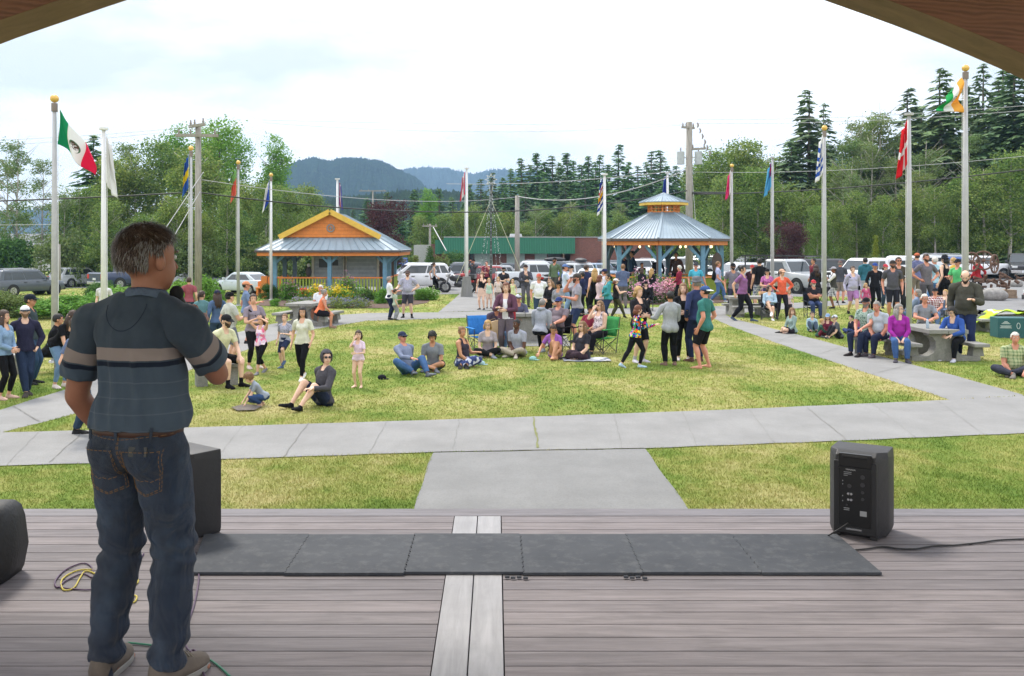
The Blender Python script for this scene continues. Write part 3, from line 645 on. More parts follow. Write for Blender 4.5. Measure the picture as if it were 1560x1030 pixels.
for p in ob.data.polygons:
    if p.normal.z < -.55 and abs(p.normal.y) < .3: p.material_index = 1
ROOFW = wood_mat('ceiling_board', (.34, .24, .15), (.48, .35, .23), 'X')
MB().box(-7.6, -2, 5.45, 7.6, 6.6, 5.55).build('ceiling', ROOFW, arch)
for sx in (-1, 1):
    MB().box(sx*6.3-.15, 5.9, 1.0, sx*6.3+.15, 6.25, 5.45).build('post', ROOFW, arch, bevel=.01)
    MB().box(sx*6.3-.15, -1.9, 1.0, sx*6.3+.15, -1.6, 5.45).build('post', ROOFW, arch, bevel=.01)

# ---------------- kiosk
def metal_roof(name, c, rib='X'):
    n = NT(name); v = n.coord('Object'); a = n.noise(v, 1.3, 5, .6); n.col(n.ramp(a, [(.35, tuple(x*.82 for x in c)), (.65, c)])); n.set(Roughness=.45)
    return n.m
RB = metal_roof('blue_roof', (.32, .40, .46)); OR = paint('orange_paint', (.72, .23, .045), .55, .12); YL = paint('yellow_paint', (.72, .46, .07), .55, .1)
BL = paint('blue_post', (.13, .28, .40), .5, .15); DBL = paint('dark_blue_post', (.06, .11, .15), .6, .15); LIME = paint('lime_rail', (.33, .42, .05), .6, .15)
GUT = paint('gutter', (.09, .07, .065), .5); GREYP = paint('grey_panel', (.34, .38, .42), .6, .15); CREAM = paint('cream_trim', (.6, .57, .5), .6)
def ribs(m, a, b, c, d, n, r=.02, mi=0):
    """standing seams from edge a-b to edge c-d"""
    a, b, c, d = map(Vector, (a, b, c, d))
    for i in range(n+1):
        t = i/n; p = a.lerp(b, t); q = c.lerp(d, t)
        if (p-q).length > .05: m.bar(p, q, r*1.3, r, mi)
kx, ky = -8.3, 47.0; kz = 0
K = thing('kiosk', 'information kiosk with pale blue hip roof, orange gable and blue posts', 'kiosk', (kx, ky, 0))
W2, Dp_ = 3.58, 6.4; ez, gx, gzz, rz_ = 2.42, 2.42, 3.06, 4.32
m = MB()  # roof surfaces as thin slabs
def slab(m, pts, th=.06, mi=0):
    pts = [Vector(p) for p in pts]; n = (pts[1]-pts[0]).cross(pts[2]-pts[0]).normalized()
    if n.z < 0: n = -n
    vs = pts+[p-n*th for p in pts]; k = len(pts); m.add(vs, [tuple(range(k)), tuple(range(k, 2*k))[::-1]]+[(i, k+i, k+(i+1) % k, (i+1) % k) for i in range(k)], mi)
y0, y1 = 0, Dp_; yf, yb = 1.0, Dp_-1.0
slab(m, [(-W2, y0, ez), (W2, y0, ez), (gx, yf, gzz), (-gx, yf, gzz)]); slab(m, [(W2, y1, ez), (-W2, y1, ez), (-gx, yb, gzz), (gx, yb, gzz)])
yg = yf-.35; yh = yb+.35
for s in (-1, 1):
    slab(m, [(s*W2, y0, ez), (s*W2, y1, ez), (s*gx, yb, gzz), (s*gx, yf, gzz)])
    slab(m, [(s*gx, yg, gzz+.004), (s*gx, yh, gzz+.004), (0, yh, rz_), (0, yg, rz_)])
ribs(m, (-W2, y0, ez+.03), (W2, y0, ez+.03), (-gx, yf, gzz+.03), (gx, yf, gzz+.03), 18)
for s in (-1, 1): ribs(m, (s*W2, y0, ez+.03), (s*W2, y1, ez+.03), (s*gx, yf, gzz+.03), (s*gx, yb, gzz+.03), 15); ribs(m, (s*gx, yg, gzz+.03), (s*gx, yh, gzz+.03), (0, yg, rz_+.02), (0, yh, rz_+.02), 16)
m.build('roof', RB, K)
m = MB().prism_y([(-gx+.1, gzz), (gx-.1, gzz), (0, rz_-.08)], yf-.1, yf+.1)
o = m.build('gable', OR, K)
m = MB()
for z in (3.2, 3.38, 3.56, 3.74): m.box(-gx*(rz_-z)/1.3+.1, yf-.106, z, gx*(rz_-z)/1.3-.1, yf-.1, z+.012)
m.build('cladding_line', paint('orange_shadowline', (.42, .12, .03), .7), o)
m = MB(); m.tube([(0+.18*math.cos(a), yf-.13, 3.52+.18*math.sin(a)) for a in [i*math.pi/8 for i in range(17)]], .035, 6); m.tube([(0, yf-.13, 3.52+.1), (0, yf-.13, 3.52-.1)], .03, 6); m.tube([(.1, yf-.13, 3.52), (-.1, yf-.13, 3.52)], .03, 6)
m.build('emblem', paint('emblem_grey', (.25, .27, .27), .6), o)
m = MB()
for s in (-1, 1): m.bar((s*(gx+.12), yg-.03, gzz-.0), (0, yg-.03, rz_+.03), .05, .26, 0)
m.build('bargeboard', YL, K)
m = MB(); 
for a, b in (((-W2, 0), (W2, 0)), ((W2, 0), (W2, Dp_)), ((W2, Dp_), (-W2, Dp_)), ((-W2, Dp_), (-W2, 0))): m.bar((*a, ez-.06), (*b, ez-.06), .09, .10)
m.build('gutter', GUT, K)
m = MB()
for a, b in (((-W2+.1, .1), (W2-.1, .1)), ((W2-.1, .1), (W2-.1, Dp_-.1)), ((W2-.1, Dp_-.1), (-W2+.1, Dp_-.1)), ((-W2+.1, Dp_-.1), (-W2+.1, .1))): m.bar((*a, ez-.2), (*b, ez-.2), .07, .17)
m.build('fascia', OR, K)
MB().box(-3.1, .4, -.1, 3.1, 5.9, .18).build('floor', CONC, K)
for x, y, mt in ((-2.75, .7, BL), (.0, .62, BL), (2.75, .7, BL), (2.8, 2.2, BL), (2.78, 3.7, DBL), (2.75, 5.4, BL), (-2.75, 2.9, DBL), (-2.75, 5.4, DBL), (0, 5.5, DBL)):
    mp_ = MB().box(x-.1, y-.1, .18, x+.1, y+.1, ez-.25)
    for s in (-1, 1): mp_.bar((x, y, 1.75), (x+s*.42, y, ez-.3), .1, .12)
    mp_.build('post', mt, K, bevel=.01)
for x0, x1, y in ((-2.8, -.1, .7), (.1, 2.8, .7)):
    m = MB(); n = int((x1-x0)/.155)
    for i in range(n): m.box(x0+.03+i*.155, y-.02, .28, x0+.10+i*.155, y+.02, 1.0)
    m.box(x0, y-.03, .24, x1, y+.03, .3); r_ = m.build('railing', LIME, K); MB().box(x0, y-.06, 1.0, x1, y+.06, 1.07).build('handrail', OR, r_)
m = MB()
for i in range(28): m.box(2.88, .85+i*.16, .28, 2.92, .92+i*.16, 1.0)
r_ = m.build('railing', LIME, K); MB().box(2.84, .8, 1.0, 2.96, 5.3, 1.07).build('handrail', OR, r_)
for x0, x1 in ((-1.15, .35), (.55, 2.1)):
    p_ = MB().box(x0, 2.6, .5, x1, 2.68, 2.2).build('notice_board', GREYP, K, bevel=.01)
    m = MB()
    for i in range(7): m.box(x0+.06, 2.59, .62+i*.22, x1-.06, 2.597, .70+i*.22)
    m.build('notice', paint('notice_pale', (.42, .45, .48), .7), p_)
    for x in (x0-.07, x1+.07): MB().box(x-.06, 2.56, .18, x+.06, 2.72, 2.25).build('trim', CREAM, K)
MB().box(2.3, 2.6, .5, 3.0, 2.66, 2.1).build('notice_board', paint('dark_board', (.10, .07, .06), .6), K)
m = MB(); m.box(-.9, 2.575, 1.5, -.35, 2.595, 1.95); m.box(-.2, 2.575, 1.6, .1, 2.595, 1.9); m.build('photo_print', paint('dark_print', (.06, .07, .08), .5), K)
MB().bar((-3.4, 1.2, 0), (-3.4, 1.2, 1.1), .3, .2).build('orange_screen_post', OR, K)
# carved orange bench with bird at kiosk left
B = thing('carved_bench', 'orange carved bench with an eagle figure left of the kiosk', 'bench', (-12.5, 50, 0)); B.scale = (.72, 1, 1)
MB().prism_y([(0, .1), (0, .75), (.5, .85), (.9, 1.05), (1.6, 1.0), (2.1, 1.15), (2.6, .8), (2.6, .1)], 0, .12).build('back_panel', OR, B, bevel=.02)
MB().box(0, -.5, .4, 2.6, 0, .48).build('seat', OR, B, bevel=.02)
MB().box(.05, -.45, 0, .2, 0, .4).box(2.4, -.45, 0, 2.55, 0, .4).build('support', OR, B)
E = thing('eagle_figure', 'white headed eagle figure standing behind the kiosk rail', 'statue', (-8.05-1.55, 48.9, 1.05))
MB().ell((0, 0, .25), .16, .16, .28, 0).build('body', paint('eagle_dark', (.07, .06, .06), .7), E, smooth=True)
MB().ell((0, -.03, .58), .09, .1, .1, 0).tube([(0, -.1, .57), (0, -.2, .53)], [.04, .01], 6).build('head', paint('eagle_white', (.7, .7, .68), .6), E, smooth=True)

# ---------------- gazebo
gxx, gyy = (1011-CX_)*51/F_, 51.0
G = thing('gazebo', 'octagonal gazebo with pale blue roof, cupola and blue posts', 'gazebo', (gxx, gyy, -.02), R(0))
def oc(r, z, off=-14.3, y0=0): return [Vector((r*math.sin(R(off+45*i)), -r*math.cos(R(off+45*i)), z)) for i in range(8)]
A_, B_ = oc(3.55, 3.02), oc(.78, 4.42); A2, B2 = oc(1.35, 4.98), [Vector((0, 0, 5.5))]*8
m = MB()
for i in range(8):
    j = (i+1) % 8; slab(m, [A_[i], A_[j], B_[j], B_[i]], .05); ribs(m, A_[i]+Vector((0, 0, .025)), A_[j]+Vector((0, 0, .025)), B_[i]+Vector((0, 0, .025)), B_[j]+Vector((0, 0, .025)), 12, .022)
    m.bar(A_[i]+Vector((0, 0, .03)), B_[i]+Vector((0, 0, .03)), .12, .05)
m.build('roof', RB, G)
m = MB()
for i in range(8):
    j = (i+1) % 8; slab(m, [A2[i], A2[j], B2[0]], .04); ribs(m, A2[i]+Vector((0, 0, .02)), A2[j]+Vector((0, 0, .02)), B2[0], B2[0], 5, .02)
cr = m.build('cupola_roof', RB, G)
m = MB(); a = oc(1.27, 4.89)
for i in range(8): m.bar(a[i], a[(i+1) % 8], .06, .17)
m.build('cupola_fascia', YL, G)
m = MB(); a = oc(.82, 4.42); b = oc(.82, 4.85)
for i in range(8):
    m.bar(a[i], b[i], .07, .07); j = (i+1) % 8
    for z in (.03, .2, .38): m.bar(a[i]+Vector((0, 0, z)), a[j]+Vector((0, 0, z)), .05, .06 if z != .2 else .03)
    for t in (.33, .66): m.bar(a[i].lerp(a[j], t), b[i].lerp(b[j], t), .04, .04)
m.build('cupola_lantern', OR, G)
m = MB(); a = oc(3.5, 2.96)
for i in range(8): m.bar(a[i], a[(i+1) % 8], .1, .13)
m.build('gutter', GUT, G)
m = MB(); a = oc(3.3, 2.78)
for i in range(8): m.bar(a[i], a[(i+1) % 8], .08, .2)
m.build('fascia', OR, G)
for i in range(8):
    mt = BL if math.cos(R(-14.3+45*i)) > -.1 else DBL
    p = oc(3.0, 0)[i]; m = MB(); m.box(p.x-.11, p.y-.11, .1, p.x+.11, p.y+.11, 2.7)
    for s in (-1, 1):
        q = oc(3.0, 0)[(i+s) % 8]; d = (q-p).normalized(); m.bar(p+Vector((0, 0, 1.85)), p+d*.75+Vector((0, 0, 2.65)), .1, .15)
    m.build('post', mt, G, bevel=.01)
p = oc(3.12, 0)[0]; MB().bar((p.x-.1, p.y-.1, .1), (p.x-.1, p.y-.1, 2.9), .09, .09).build('downpipe', GUT, G)
for i in range(8):
    if i == 4: continue
    p, q = oc(3.0, 0)[i], oc(3.0, 0)[(i+1) % 8]; m = MB(); L = (q-p).length; n = int(L/.15); d = (q-p).normalized()
    for k in range(1, n): c = p+d*(k*L/n); m.bar(c+Vector((0, 0, .22)), c+Vector((0, 0, 1.0)), .06, .03, up=d)
    m.bar(p+Vector((0, 0, .2)), q+Vector((0, 0, .2)), .05, .06); r_ = m.build('railing', LIME, G)
    MB().bar(p+Vector((0, 0, 1.04)), q+Vector((0, 0, 1.04)), .14, .07).build('handrail', OR, r_)
MB().loft([oc(3.3, -.1), oc(3.3, .1)]).build('floor', CONC, G)
MB().prism_y([(math.cos(a)*.27, 1.75+math.sin(a)*.55) for a in [i*math.pi/8 for i in range(16)]], 0, .06).build('round_board', paint('dark_board', (.10, .07, .06), .6), G).location = (oc(3.0, 0)[2].x-.35, oc(3, 0)[2].y-.6, 0)
lm = NT('lamp_glow'); lm.set(Roughness=.4); lm.b.inputs['Base Color'].default_value = (.9, .8, .6, 1); lm.b.inputs['Emission Color'].default_value = (1, .75, .4, 1); lm.b.inputs['Emission Strength'].default_value = 2.5
for i in range(8):
    a, b = oc(2.9, 2.6)[i], oc(2.9, 2.6)[(i+1) % 8]; c = (a+b)/2
    MB().ell(c, .06, .06, .07, 0).build('lamp_bulb', lm.m, G, smooth=True)

# ---------------- green roofed building
brick = NT('brick_wall'); v = brick.coord('Object', (1, 1, 1), (R(90), 0, 0)); bt = brick.new('TexBrick'); bt.inputs['Scale'].default_value = 4.2; bt.inputs['Color1'].default_value = (.24, .09, .065, 1); bt.inputs['Color2'].default_value = (.17, .065, .05, 1); bt.inputs['Mortar'].default_value = (.28, .22, .19, 1); bt.inputs['Mortar Size'].default_value = .015
brick.ln(v, bt.inputs['Vector']); brick.col(bt.outputs['Color']); brick.set(Roughness=.9)
gm = NT('green_metal'); v = gm.coord('Object'); x = gm.sep(v)[0]; st = gm.math('SINE', gm.math('MULTIPLY', x, 26)); gm.col(gm.mix(gm.ramp(st, [(.2, (0,)), (.8, (.35,))]), (.02, .16, .09), (.035, .23, .14))); gm.set(Roughness=.45); gm.bump(st, .5, .02)
Bd = thing('shop_building', 'low brick building with a deep green metal canopy', 'building', (-5.1, 94, -.6))
MB().box(0.5, .8, 0, 11.8, 9, 3.6).box(12.5, 0.2, 0, 20.5, 10, 3.95).box(-1.4, 1.6, 0, .6, 9, 3.3).build('wall', brick.m, Bd)
MB().box(0, -.6, 2.35, 12.9, .7, 3.95).box(-.9, .3, 2.3, 0, 2, 3.7).build('canopy', gm.m, Bd)
MB().box(.0, -.64, 3.94, 12.94, 10, 4.02).box(12.5, .1, 3.94, 20.6, 10, 4.02).build('parapet_cap', paint('grey_cap', (.4, .41, .4), .6), Bd)
TEAL = paint('teal_panel', (.42, .52, .49), .6)
for x0, x1 in ((.8, 2.4), (3.0, 4.8), (6.2, 8.0), (9.0, 10.2)): MB().box(x0, .72, .3, x1, .8, 2.4).build('wall_panel', TEAL, Bd)
glass_d = paint('shop_glass', (.03, .04, .04), .1)
for x0, x1 in ((2.5, 2.9), (10.3, 11.7)):
    w_ = MB().box(x0, .7, .1, x1, .8, 2.35).build('window', glass_d, Bd)
for x in (4.2, 15.5): MB().cyl((x+3, 5, 4), (x+3, 5, 4.35), .7, .6, 14).build('roof_vent', paint('vent_grey', (.45, .46, .47), .5), Bd)
MB().box(-3.2, 2.5, 0, -1.5, 7, 3.2).build('side_wing', paint('pale_wing', (.4, .42, .38), .7), Bd)
# houses on the left
def house(x, y, w_, d_, hw, hr, wall, roofc, label):
    h = thing('house', label, 'house', (x, y, -.6)); MB().box(0, 0, 0, w_, d_, hw).build('wall', wall, h)
    m = MB(); slab(m, [(-.4, -.4, hw-.1), (w_+.4, -.4, hw-.1), (w_+.4, d_/2, hr), (-.4, d_/2, hr)], .15); slab(m, [(-.4, d_+.4, hw-.1), (w_+.4, d_+.4, hw-.1), (w_+.4, d_/2, hr), (-.4, d_/2, hr)], .15); m.build('roof', roofc, h)
    for i in range(3):
        w1 = MB().box(.8+i*w_/3, -.05, hw-1.9, 2.2+i*w_/3, 0.02, hw-.8).build('window_frame', CREAM, h); MB().box(.9+i*w_/3, -.07, hw-1.8, 2.1+i*w_/3, -.04, hw-.9).build('pane', glass_d, w1)
    return h
house(-64, 118, 11, 8, 3.2, 4.6, paint('grey_siding', (.5, .51, .53), .7), paint('slate_shingle', (.16, .17, .19), .9), 'grey house with a slate roof behind the left flagpoles')
house(-73, 112, 8, 7, 2.4, 3.6, paint('blue_siding', (.3, .36, .42), .7), paint('slate_shingle', (.16, .17, .19), .9), 'small blue grey house at the far left edge')
house(56, 112, 13, 8, 3.4, 5.0, paint('pale_siding', (.62, .64, .66), .7), paint('slate_shingle', (.16, .17, .19), .9), 'pale house glimpsed through the wood on the right')

# ---------------- flagpoles and flags
WH = paint('white_pole', (.72, .72, .73), .4, .05); GOLD = paint('gold_ball', (.72, .45, .12), .35, .1, metal=.3); ALU = paint('grey_pole', (.42, .42, .43), .45, .08)
def flagmat(name, fn):
    """fn(n,u,v)->colour socket; u along the fly, v up the hoist (0..1), from the cloth's own uv"""
    n = NT(name); uv = n.new('UVMap'); s = n.sep(uv.outputs[0]); c = fn(n, s[0], s[1]); n.col(c); n.set(Roughness=.85)
    n.b.inputs['Specular IOR Level'].default_value = .1
    tr = n.new('BsdfTranslucent'); n.ln(c, tr.inputs['Color']) if hasattr(c, 'default_value') else None
    ms = n.new('MixShader'); ms.inputs[0].default_value = .35; n.ln(n.b.outputs[0], ms.inputs[1]); n.ln(tr.outputs[0], ms.inputs[2]); n.ln(ms.outputs[0], n.o.inputs['Surface'])
    return n.m
def stripes(axis, cols):
    def f(n, u, v):
        k = len(cols); return n.ramp(u if axis == 'u' else v, [(i/k, c) for i, c in enumerate(cols)], 'CONSTANT')
    return f
def disc(n, u, v, cu, cv, r, asp=1.6):
    a = n.math('MULTIPLY', n.math('SUBTRACT', u, cu), asp); b = n.math('SUBTRACT', v, cv)
    return n.math('LESS_THAN', n.math('SQRT', n.math('ADD', n.math('MULTIPLY', a, a), n.math('MULTIPLY', b, b))), r)
def rect(n, u, v, u0, v0, u1, v1):
    f = n.math('MULTIPLY', n.math('GREATER_THAN', u, u0), n.math('LESS_THAN', u, u1))
    return n.math('MULTIPLY', f, n.math('MULTIPLY', n.math('GREATER_THAN', v, v0), n.math('LESS_THAN', v, v1)))
GRN, WHT, RED = (.02, .33, .15), (.82, .82, .82), (.68, .02, .07)
def f_mex(n, u, v):
    c = stripes('u', [GRN, WHT, (.8, .03, .12)])(n, u, v)
    ring = n.math('SUBTRACT', disc(n, u, v, .5, .5, .17), disc(n, u, v, .5, .46, .13)); c = n.mix(ring, c, (.10, .2, .12))
    body = n.math('MULTIPLY', disc(n, u, v, .5, .54, .12), n.math('GREATER_THAN', n.noise(n.coord('UV', (14, 9, 1)), 2, 3, .7), .47)); return n.mix(body, c, (.12, .07, .05))
def f_can(n, u, v):
    c = n.ramp(u, [(0, RED), (.25, WHT), (.75, RED)], 'CONSTANT')
    leaf = n.math('MAXIMUM', disc(n, u, v, .5, .55, .2), n.math('MAXIMUM', rect(n, u, v, .485, .12, .515, .5), n.math('MAXIMUM', rect(n, u, v, .38, .46, .62, .58), rect(n, u, v, .46, .6, .54, .86)))); return n.mix(leaf, c, RED)
def f_bc(n, u, v):
    c = n.ramp(v, [(0, WHT), (.1, (.03, .08, .4)), (.2, WHT), (.3, (.03, .08, .4)), (.42, (.75, .45, .03)), (.6, WHT), (.68, (.6, .03, .06)), (.76, WHT), (.84, (.03, .05, .3))], 'CONSTANT'); return n.mix(disc(n, u, v, .5, .45, .2), c, (.85, .55, .03))
def f_den(n, u, v):
    return n.mix(n.math('MAXIMUM', rect(n, u, v, .3, 0, .42, 1), rect(n, u, v, 0, .44, 1, .58)), (.68, .02, .03), WHT)
def f_ind(n, u, v):
    c = stripes('v', [(.03, .38, .1), WHT, (.85, .45, .08)])(n, u, v); r_ = n.math('SUBTRACT', disc(n, u, v, .5, .5, .13), disc(n, u, v, .5, .5, .09)); r_ = n.math('MAXIMUM', r_, disc(n, u, v, .5, .5, .03)); return n.mix(r_, c, (.03, .05, .25))
def f_ury(n, u, v): return n.mix(rect(n, u, v, 0, .5, .33, 1), stripes('v', [WHT, (.04, .12, .5)]*4+[WHT])(n, u, v), WHT)
def f_fji(n, u, v): return n.mix(rect(n, u, v, 0, .5, .5, 1), (.12, .42, .68), n.mix(n.math('MAXIMUM', rect(n, u, v, .2, .5, .28, 1), rect(n, u, v, 0, .7, .5, .8)), (.03, .06, .3), (.6, .05, .08)))
def f_fin(n, u, v): return n.mix(n.math('GREATER_THAN', n.math('ADD', u, n.math('MULTIPLY', v, .6)), .75), (.04, .1, .5), WHT)
FL = {}
FL['mexico'] = flagmat('green_white_red_cloth', f_mex); FL['white'] = flagmat('white_cloth', stripes('v', [WHT, (.8, .79, .79)])); FL['blueyel'] = flagmat('blue_yellow_cloth', stripes('v', [(.05, .15, .5), (.8, .65, .03), (.05, .15, .5)]))
FL['greenred'] = flagmat('green_red_cloth', stripes('v', [(.75, .18, .12), (.75, .18, .12), (.3, .55, .2)])); FL['bluewhite'] = flagmat('blue_white_cloth', f_fin); FL['purple'] = flagmat('red_blue_cloth', stripes('u', [(.1, .06, .3), (.6, .1, .12), WHT, (.1, .08, .4)]))
FL['canada'] = flagmat('maple_leaf_cloth', f_can); FL['bc'] = flagmat('wavy_sun_cloth', f_bc); FL['eu'] = flagmat('blue_cloth', stripes('v', [(.04, .07, .35), (.05, .09, .4)])); FL['pinkwhite'] = flagmat('red_white_cloth', stripes('u', [WHT, (.75, .05, .2), (.75, .05, .2)]))
FL['fiji'] = flagmat('light_blue_cloth', f_fji); FL['uruguay'] = flagmat('blue_striped_cloth', f_ury); FL['denmark'] = flagmat('red_cross_cloth', f_den); FL['india'] = flagmat('saffron_cloth', f_ind)
def cloth(name, mat, Pfn, nu=26, nv=22, parent=None):
    vs = [Pfn(i/nu, j/nv) for j in range(nv+1) for i in range(nu+1)]
    fs = [(j*(nu+1)+i, j*(nu+1)+i+1, (j+1)*(nu+1)+i+1, (j+1)*(nu+1)+i) for j in range(nv) for i in range(nu)]
    o = mesh_obj(name, vs, fs, mat, parent, True); uv = o.data.uv_layers.new(name='UVMap')
    for l in o.data.loops: k = l.vertex_index; uv.data[l.index].uv = ((k % (nu+1))/nu, (k//(nu+1))/nv)
    so_ = o.modifiers.new('cloth_thickness', 'SOLIDIFY'); so_.thickness = .008; return o
def flagpole(px, top, Y, rad, mat, label, flag, flabel, fl=None, base=None, kind='hang', side=-1, ball=GOLD, lean=0):
    X = (px-CX_)*Y/F_; z0 = gz(X, Y); H = HC_-(top-CY_)*Y/F_
    p = thing('flagpole', label, 'flagpole', (X, Y, z0), 0, 'flagpoles round the lawn')
    H -= z0; MB().tube([(0, 0, 0), (0, 0, H*.5), (0, 0, H-.15)], [rad, rad*.9, rad*.6], 14).build('pole', mat, p, smooth=True)
    if ball == GOLD: MB().ell((0, 0, H-.05), .1, .1, .095, 0).build('finial_ball', GOLD, p, smooth=True); MB().cyl((0, 0, H-.35), (0, 0, H-.16), rad*.95, n=10).build('truck', paint('truck_dark', (.2, .16, .14), .5), p)
    else: MB().cyl((0, 0, H-.15), (0, 0, H-.08), rad*1.5, n=12).build('cap', mat, p)
    MB().cyl((0, 0, 0), (0, 0, .05 if not base else base), rad*1.8 if not base else .32, rad*1.6 if not base else .2, n=12).build('base', mat if not base else CONC, p)
    MB().tube([(side*rad*1.3, -.02, 1.2), (side*rad*1.2, -.02, H-.3)], .008, 4).build('halyard', WH, p)
    if not flag: return p
    h0, L = fl; zt = H-.3
    if kind == 'hang':
        def Pf(u, v):
            w_ = u*.34*1.5; fold = math.sin(u*15+v*2)*.05*(.3+u); drop = (u*.75)*L*.55
            x = side*(rad+w_*L*.5*(.55+.45*(1-v))+fold*.4); return (x, -.06+math.cos(u*13+v*3)*.10*u, zt-(1-v)*h0-drop*(.9 if v > .5 else 1)+.03*math.sin(v*7))
    elif kind == 'mex':    # flies out and down to the right
        def Pf(u, v):
            x = rad+.02+u*.86; z = zt-(1-v)*.80*(1-.42*u)-u*1.08; return (x+.05*math.sin(v*5+u*6)*u, -.05+.12*math.sin(u*9+v*2), z+.03*math.sin(u*8))
    elif kind == 'ind':    # flies to the left, drooping
        def Pf(u, v):
            x = -(rad+.02+(.30+.42*u)*(1-v)+.06*v*u); z = zt-(.42+.5*u)*(1-v)-v*u*1.0; return (x-.04*math.sin(v*5+u*6)*u, -.05+.12*math.sin(u*9+v*2.5), z+.03*math.sin(u*9))
    f = cloth('flag', FL[flag], Pf); f.location = (X, Y, z0); tag(f, flabel, 'flag', 'flags flying from the flagpoles'); return p
FP = [(83, 147, 22, .075, ALU, 'grey flagpole with gold ball, leftmost, behind the bending woman', 'mexico', 'green, white and red flag with an eagle emblem blowing to the right', (1.15, 1.15), None, 'mex', 1, GOLD),
 (158, 190, 27, .085, WH, 'white flagpole with a hanging white flag near the speaking man', 'white', 'limp white flag hanging beside the second flagpole', (1.35, 1.1), None, 'hang', 1, WH),
 (291, 224, 35, .07, ALU, 'flagpole left of the crossarm utility pole', 'blueyel', 'limp blue and yellow flag left of the utility pole', (1.2, 1.0), None, 'hang', -1, GOLD),
 (363, 246, 42, .07, ALU, 'flagpole carrying the limp green and red flag', 'greenred', 'limp green and red flag at the left wood', (1.15, 1.1), None, 'hang', -1, GOLD),
 (413, 265, 46, .07, WH, 'slim white flagpole just left of the kiosk roof', 'bluewhite', 'blue and white flag drooping left of the kiosk', (1.05, 1.4), None, 'hang', -1, GOLD),
 (514, 270, 62, .11, WH, 'white flagpole standing behind the kiosk ridge', 'purple', 'rolled red and blue flag above the kiosk ridge', (1.5, .9), None, 'hang', 1, WH),
 (711, 253, 49, .09, WH, 'white flagpole on a pale block beside the motorbike', 'canada', 'limp red and white maple leaf flag in the middle', (1.15, 1.0), 1.05, 'hang', -1, WH),
 (921, 262, 46, .10, WH, 'white flagpole touching the left side of the gazebo', 'bc', 'limp white, blue and yellow sun flag left of the gazebo', (1.45, 1.0), None, 'hang', -1, WH),
 (1017, 261, 63, .11, WH, 'white flagpole rising behind the gazebo cupola', 'eu', 'limp dark blue flag behind the gazebo cupola', (1.2, 1.1), None, 'hang', -1, WH),
 (1115, 251, 48, .075, ALU, 'grey flagpole right of the large utility pole', 'pinkwhite', 'limp white and pink red flag right of the utility pole', (1.1, 1.0), None, 'hang', -1, GOLD),
 (1177, 236, 42, .07, ALU, 'slim grey flagpole behind the black shirted man', 'fiji', 'limp light blue flag before the right wood', (1.1, 1.2), None, 'hang', -1, WH),
 (1256, 193, 33, .075, ALU, 'grey flagpole beside the man in the red cap', 'uruguay', 'limp blue and white striped flag on the right', (1.3, .9), None, 'hang', -1, GOLD),
 (1385, 168, 28, .085, ALU, 'grey flagpole behind the magenta jacket group', 'denmark', 'limp red flag with a white cross on the right', (1.3, 1.1), None, 'hang', -1, WH),
 (1471, 101, 26, .085, ALU, 'rightmost grey flagpole with a gold ball', 'india', 'orange, white and green flag with a wheel, blowing to the left', (1.15, 1.15), None, 'ind', -1, GOLD)]
for a in FP: flagpole(*a[:8], fl=a[8], base=a[9], kind=a[10], side=a[11], ball=a[12])

# ---------------- utility poles, wires, light tree
POLE = wood_mat('grey_timber', (.2, .19, .16), (.36, .34, .3), 'Z', 1, 12); GLS = paint('insulator', (.25, .22, .2), .3); TR = paint('transformer_grey', (.42, .45, .46), .5)
def upole(px, top, Y, r0, arms, label, extras=None):
    X = (px-CX_)*Y/F_; z0 = gz(X, Y); H = HC_-(top-CY_)*Y/F_-z0; p = thing('utility_pole', label, 'utility pole', (X, Y, z0), 0, 'utility poles')
    MB().tube([(0, 0, -.2), (0, 0, H)], [r0, r0*.75], 12).build('pole', POLE, p, smooth=True)
    for dz, L, rot, off in arms:
        d = Vector((math.cos(R(rot)), math.sin(R(rot)), 0)); c = Vector((off, -.18, H-dz)); a = MB().bar(c-d*L/2, c+d*L/2, .11, .13).build('crossarm', POLE, p, bevel=.01)
        for t in (-.42, -.15, .42):
            q = c+d*L*t; MB().tube([q+Vector((0, 0, .05)), q+Vector((0, 0, .12)), q+Vector((0, 0, .2)), q+Vector((0, 0, .26))], [.02, .055, .03, .04], 8).build('insulator', GLS, a)
    return p, Vector((X, Y, z0)), H
u1, b1, h1 = upole(302, 192, 40, .16, [(.0, 1.1, -40, 0), (.42, 1.75, 4, 0)], 'tall utility pole with two crossarms left of the kiosk')
u2, b2, h2 = upole(1050, 186, 56, .24, [(.35, .95, 30, -.1), (1.6, 1.2, -30, .35)], 'large utility pole with transformers behind the gazebo')
for s in (-1, 1):
    c = Vector((s*.52, -.1, h2-2.5)); t_ = MB().cyl(c, c+Vector((0, 0, .75)), .22, n=16).build('transformer', TR, u2, bevel=.02); MB().bar(c+Vector((0, 0, .4)), Vector((0, 0, h2-2.1)), .06, .06).build('bracket', TR, t_); MB().cyl(c+Vector((0, 0, .75)), c+Vector((0, 0, .98)), .04, n=6).build('bushing', GLS, t_)
for i in range(6):
    a = Vector((.45+.14*i, -.15, h2-.05-.33*i)); MB().tube([a, a+Vector((.05, 0, -.15)), a+Vector((0, 0, -.3))], [.035, .06, .035], 8).build('insulator', GLS, u2)
u3, b3, h3 = upole(788, 298, 74, .22, [], 'plain timber pole in front of the brick building'); u4, b4, h4 = upole(655, 341, 100, .14, [(.25, 1.6, 20, 0)], 'short utility pole behind the round evergreen')
u5, b5, h5 = upole(568, 290, 140, .14, [(.1, 4, 0, 0)], 'far utility pole above the kiosk roof')
u6, b6, h6 = upole(88, 372, 60, .2, [], 'stub timber post behind the left flagpole')
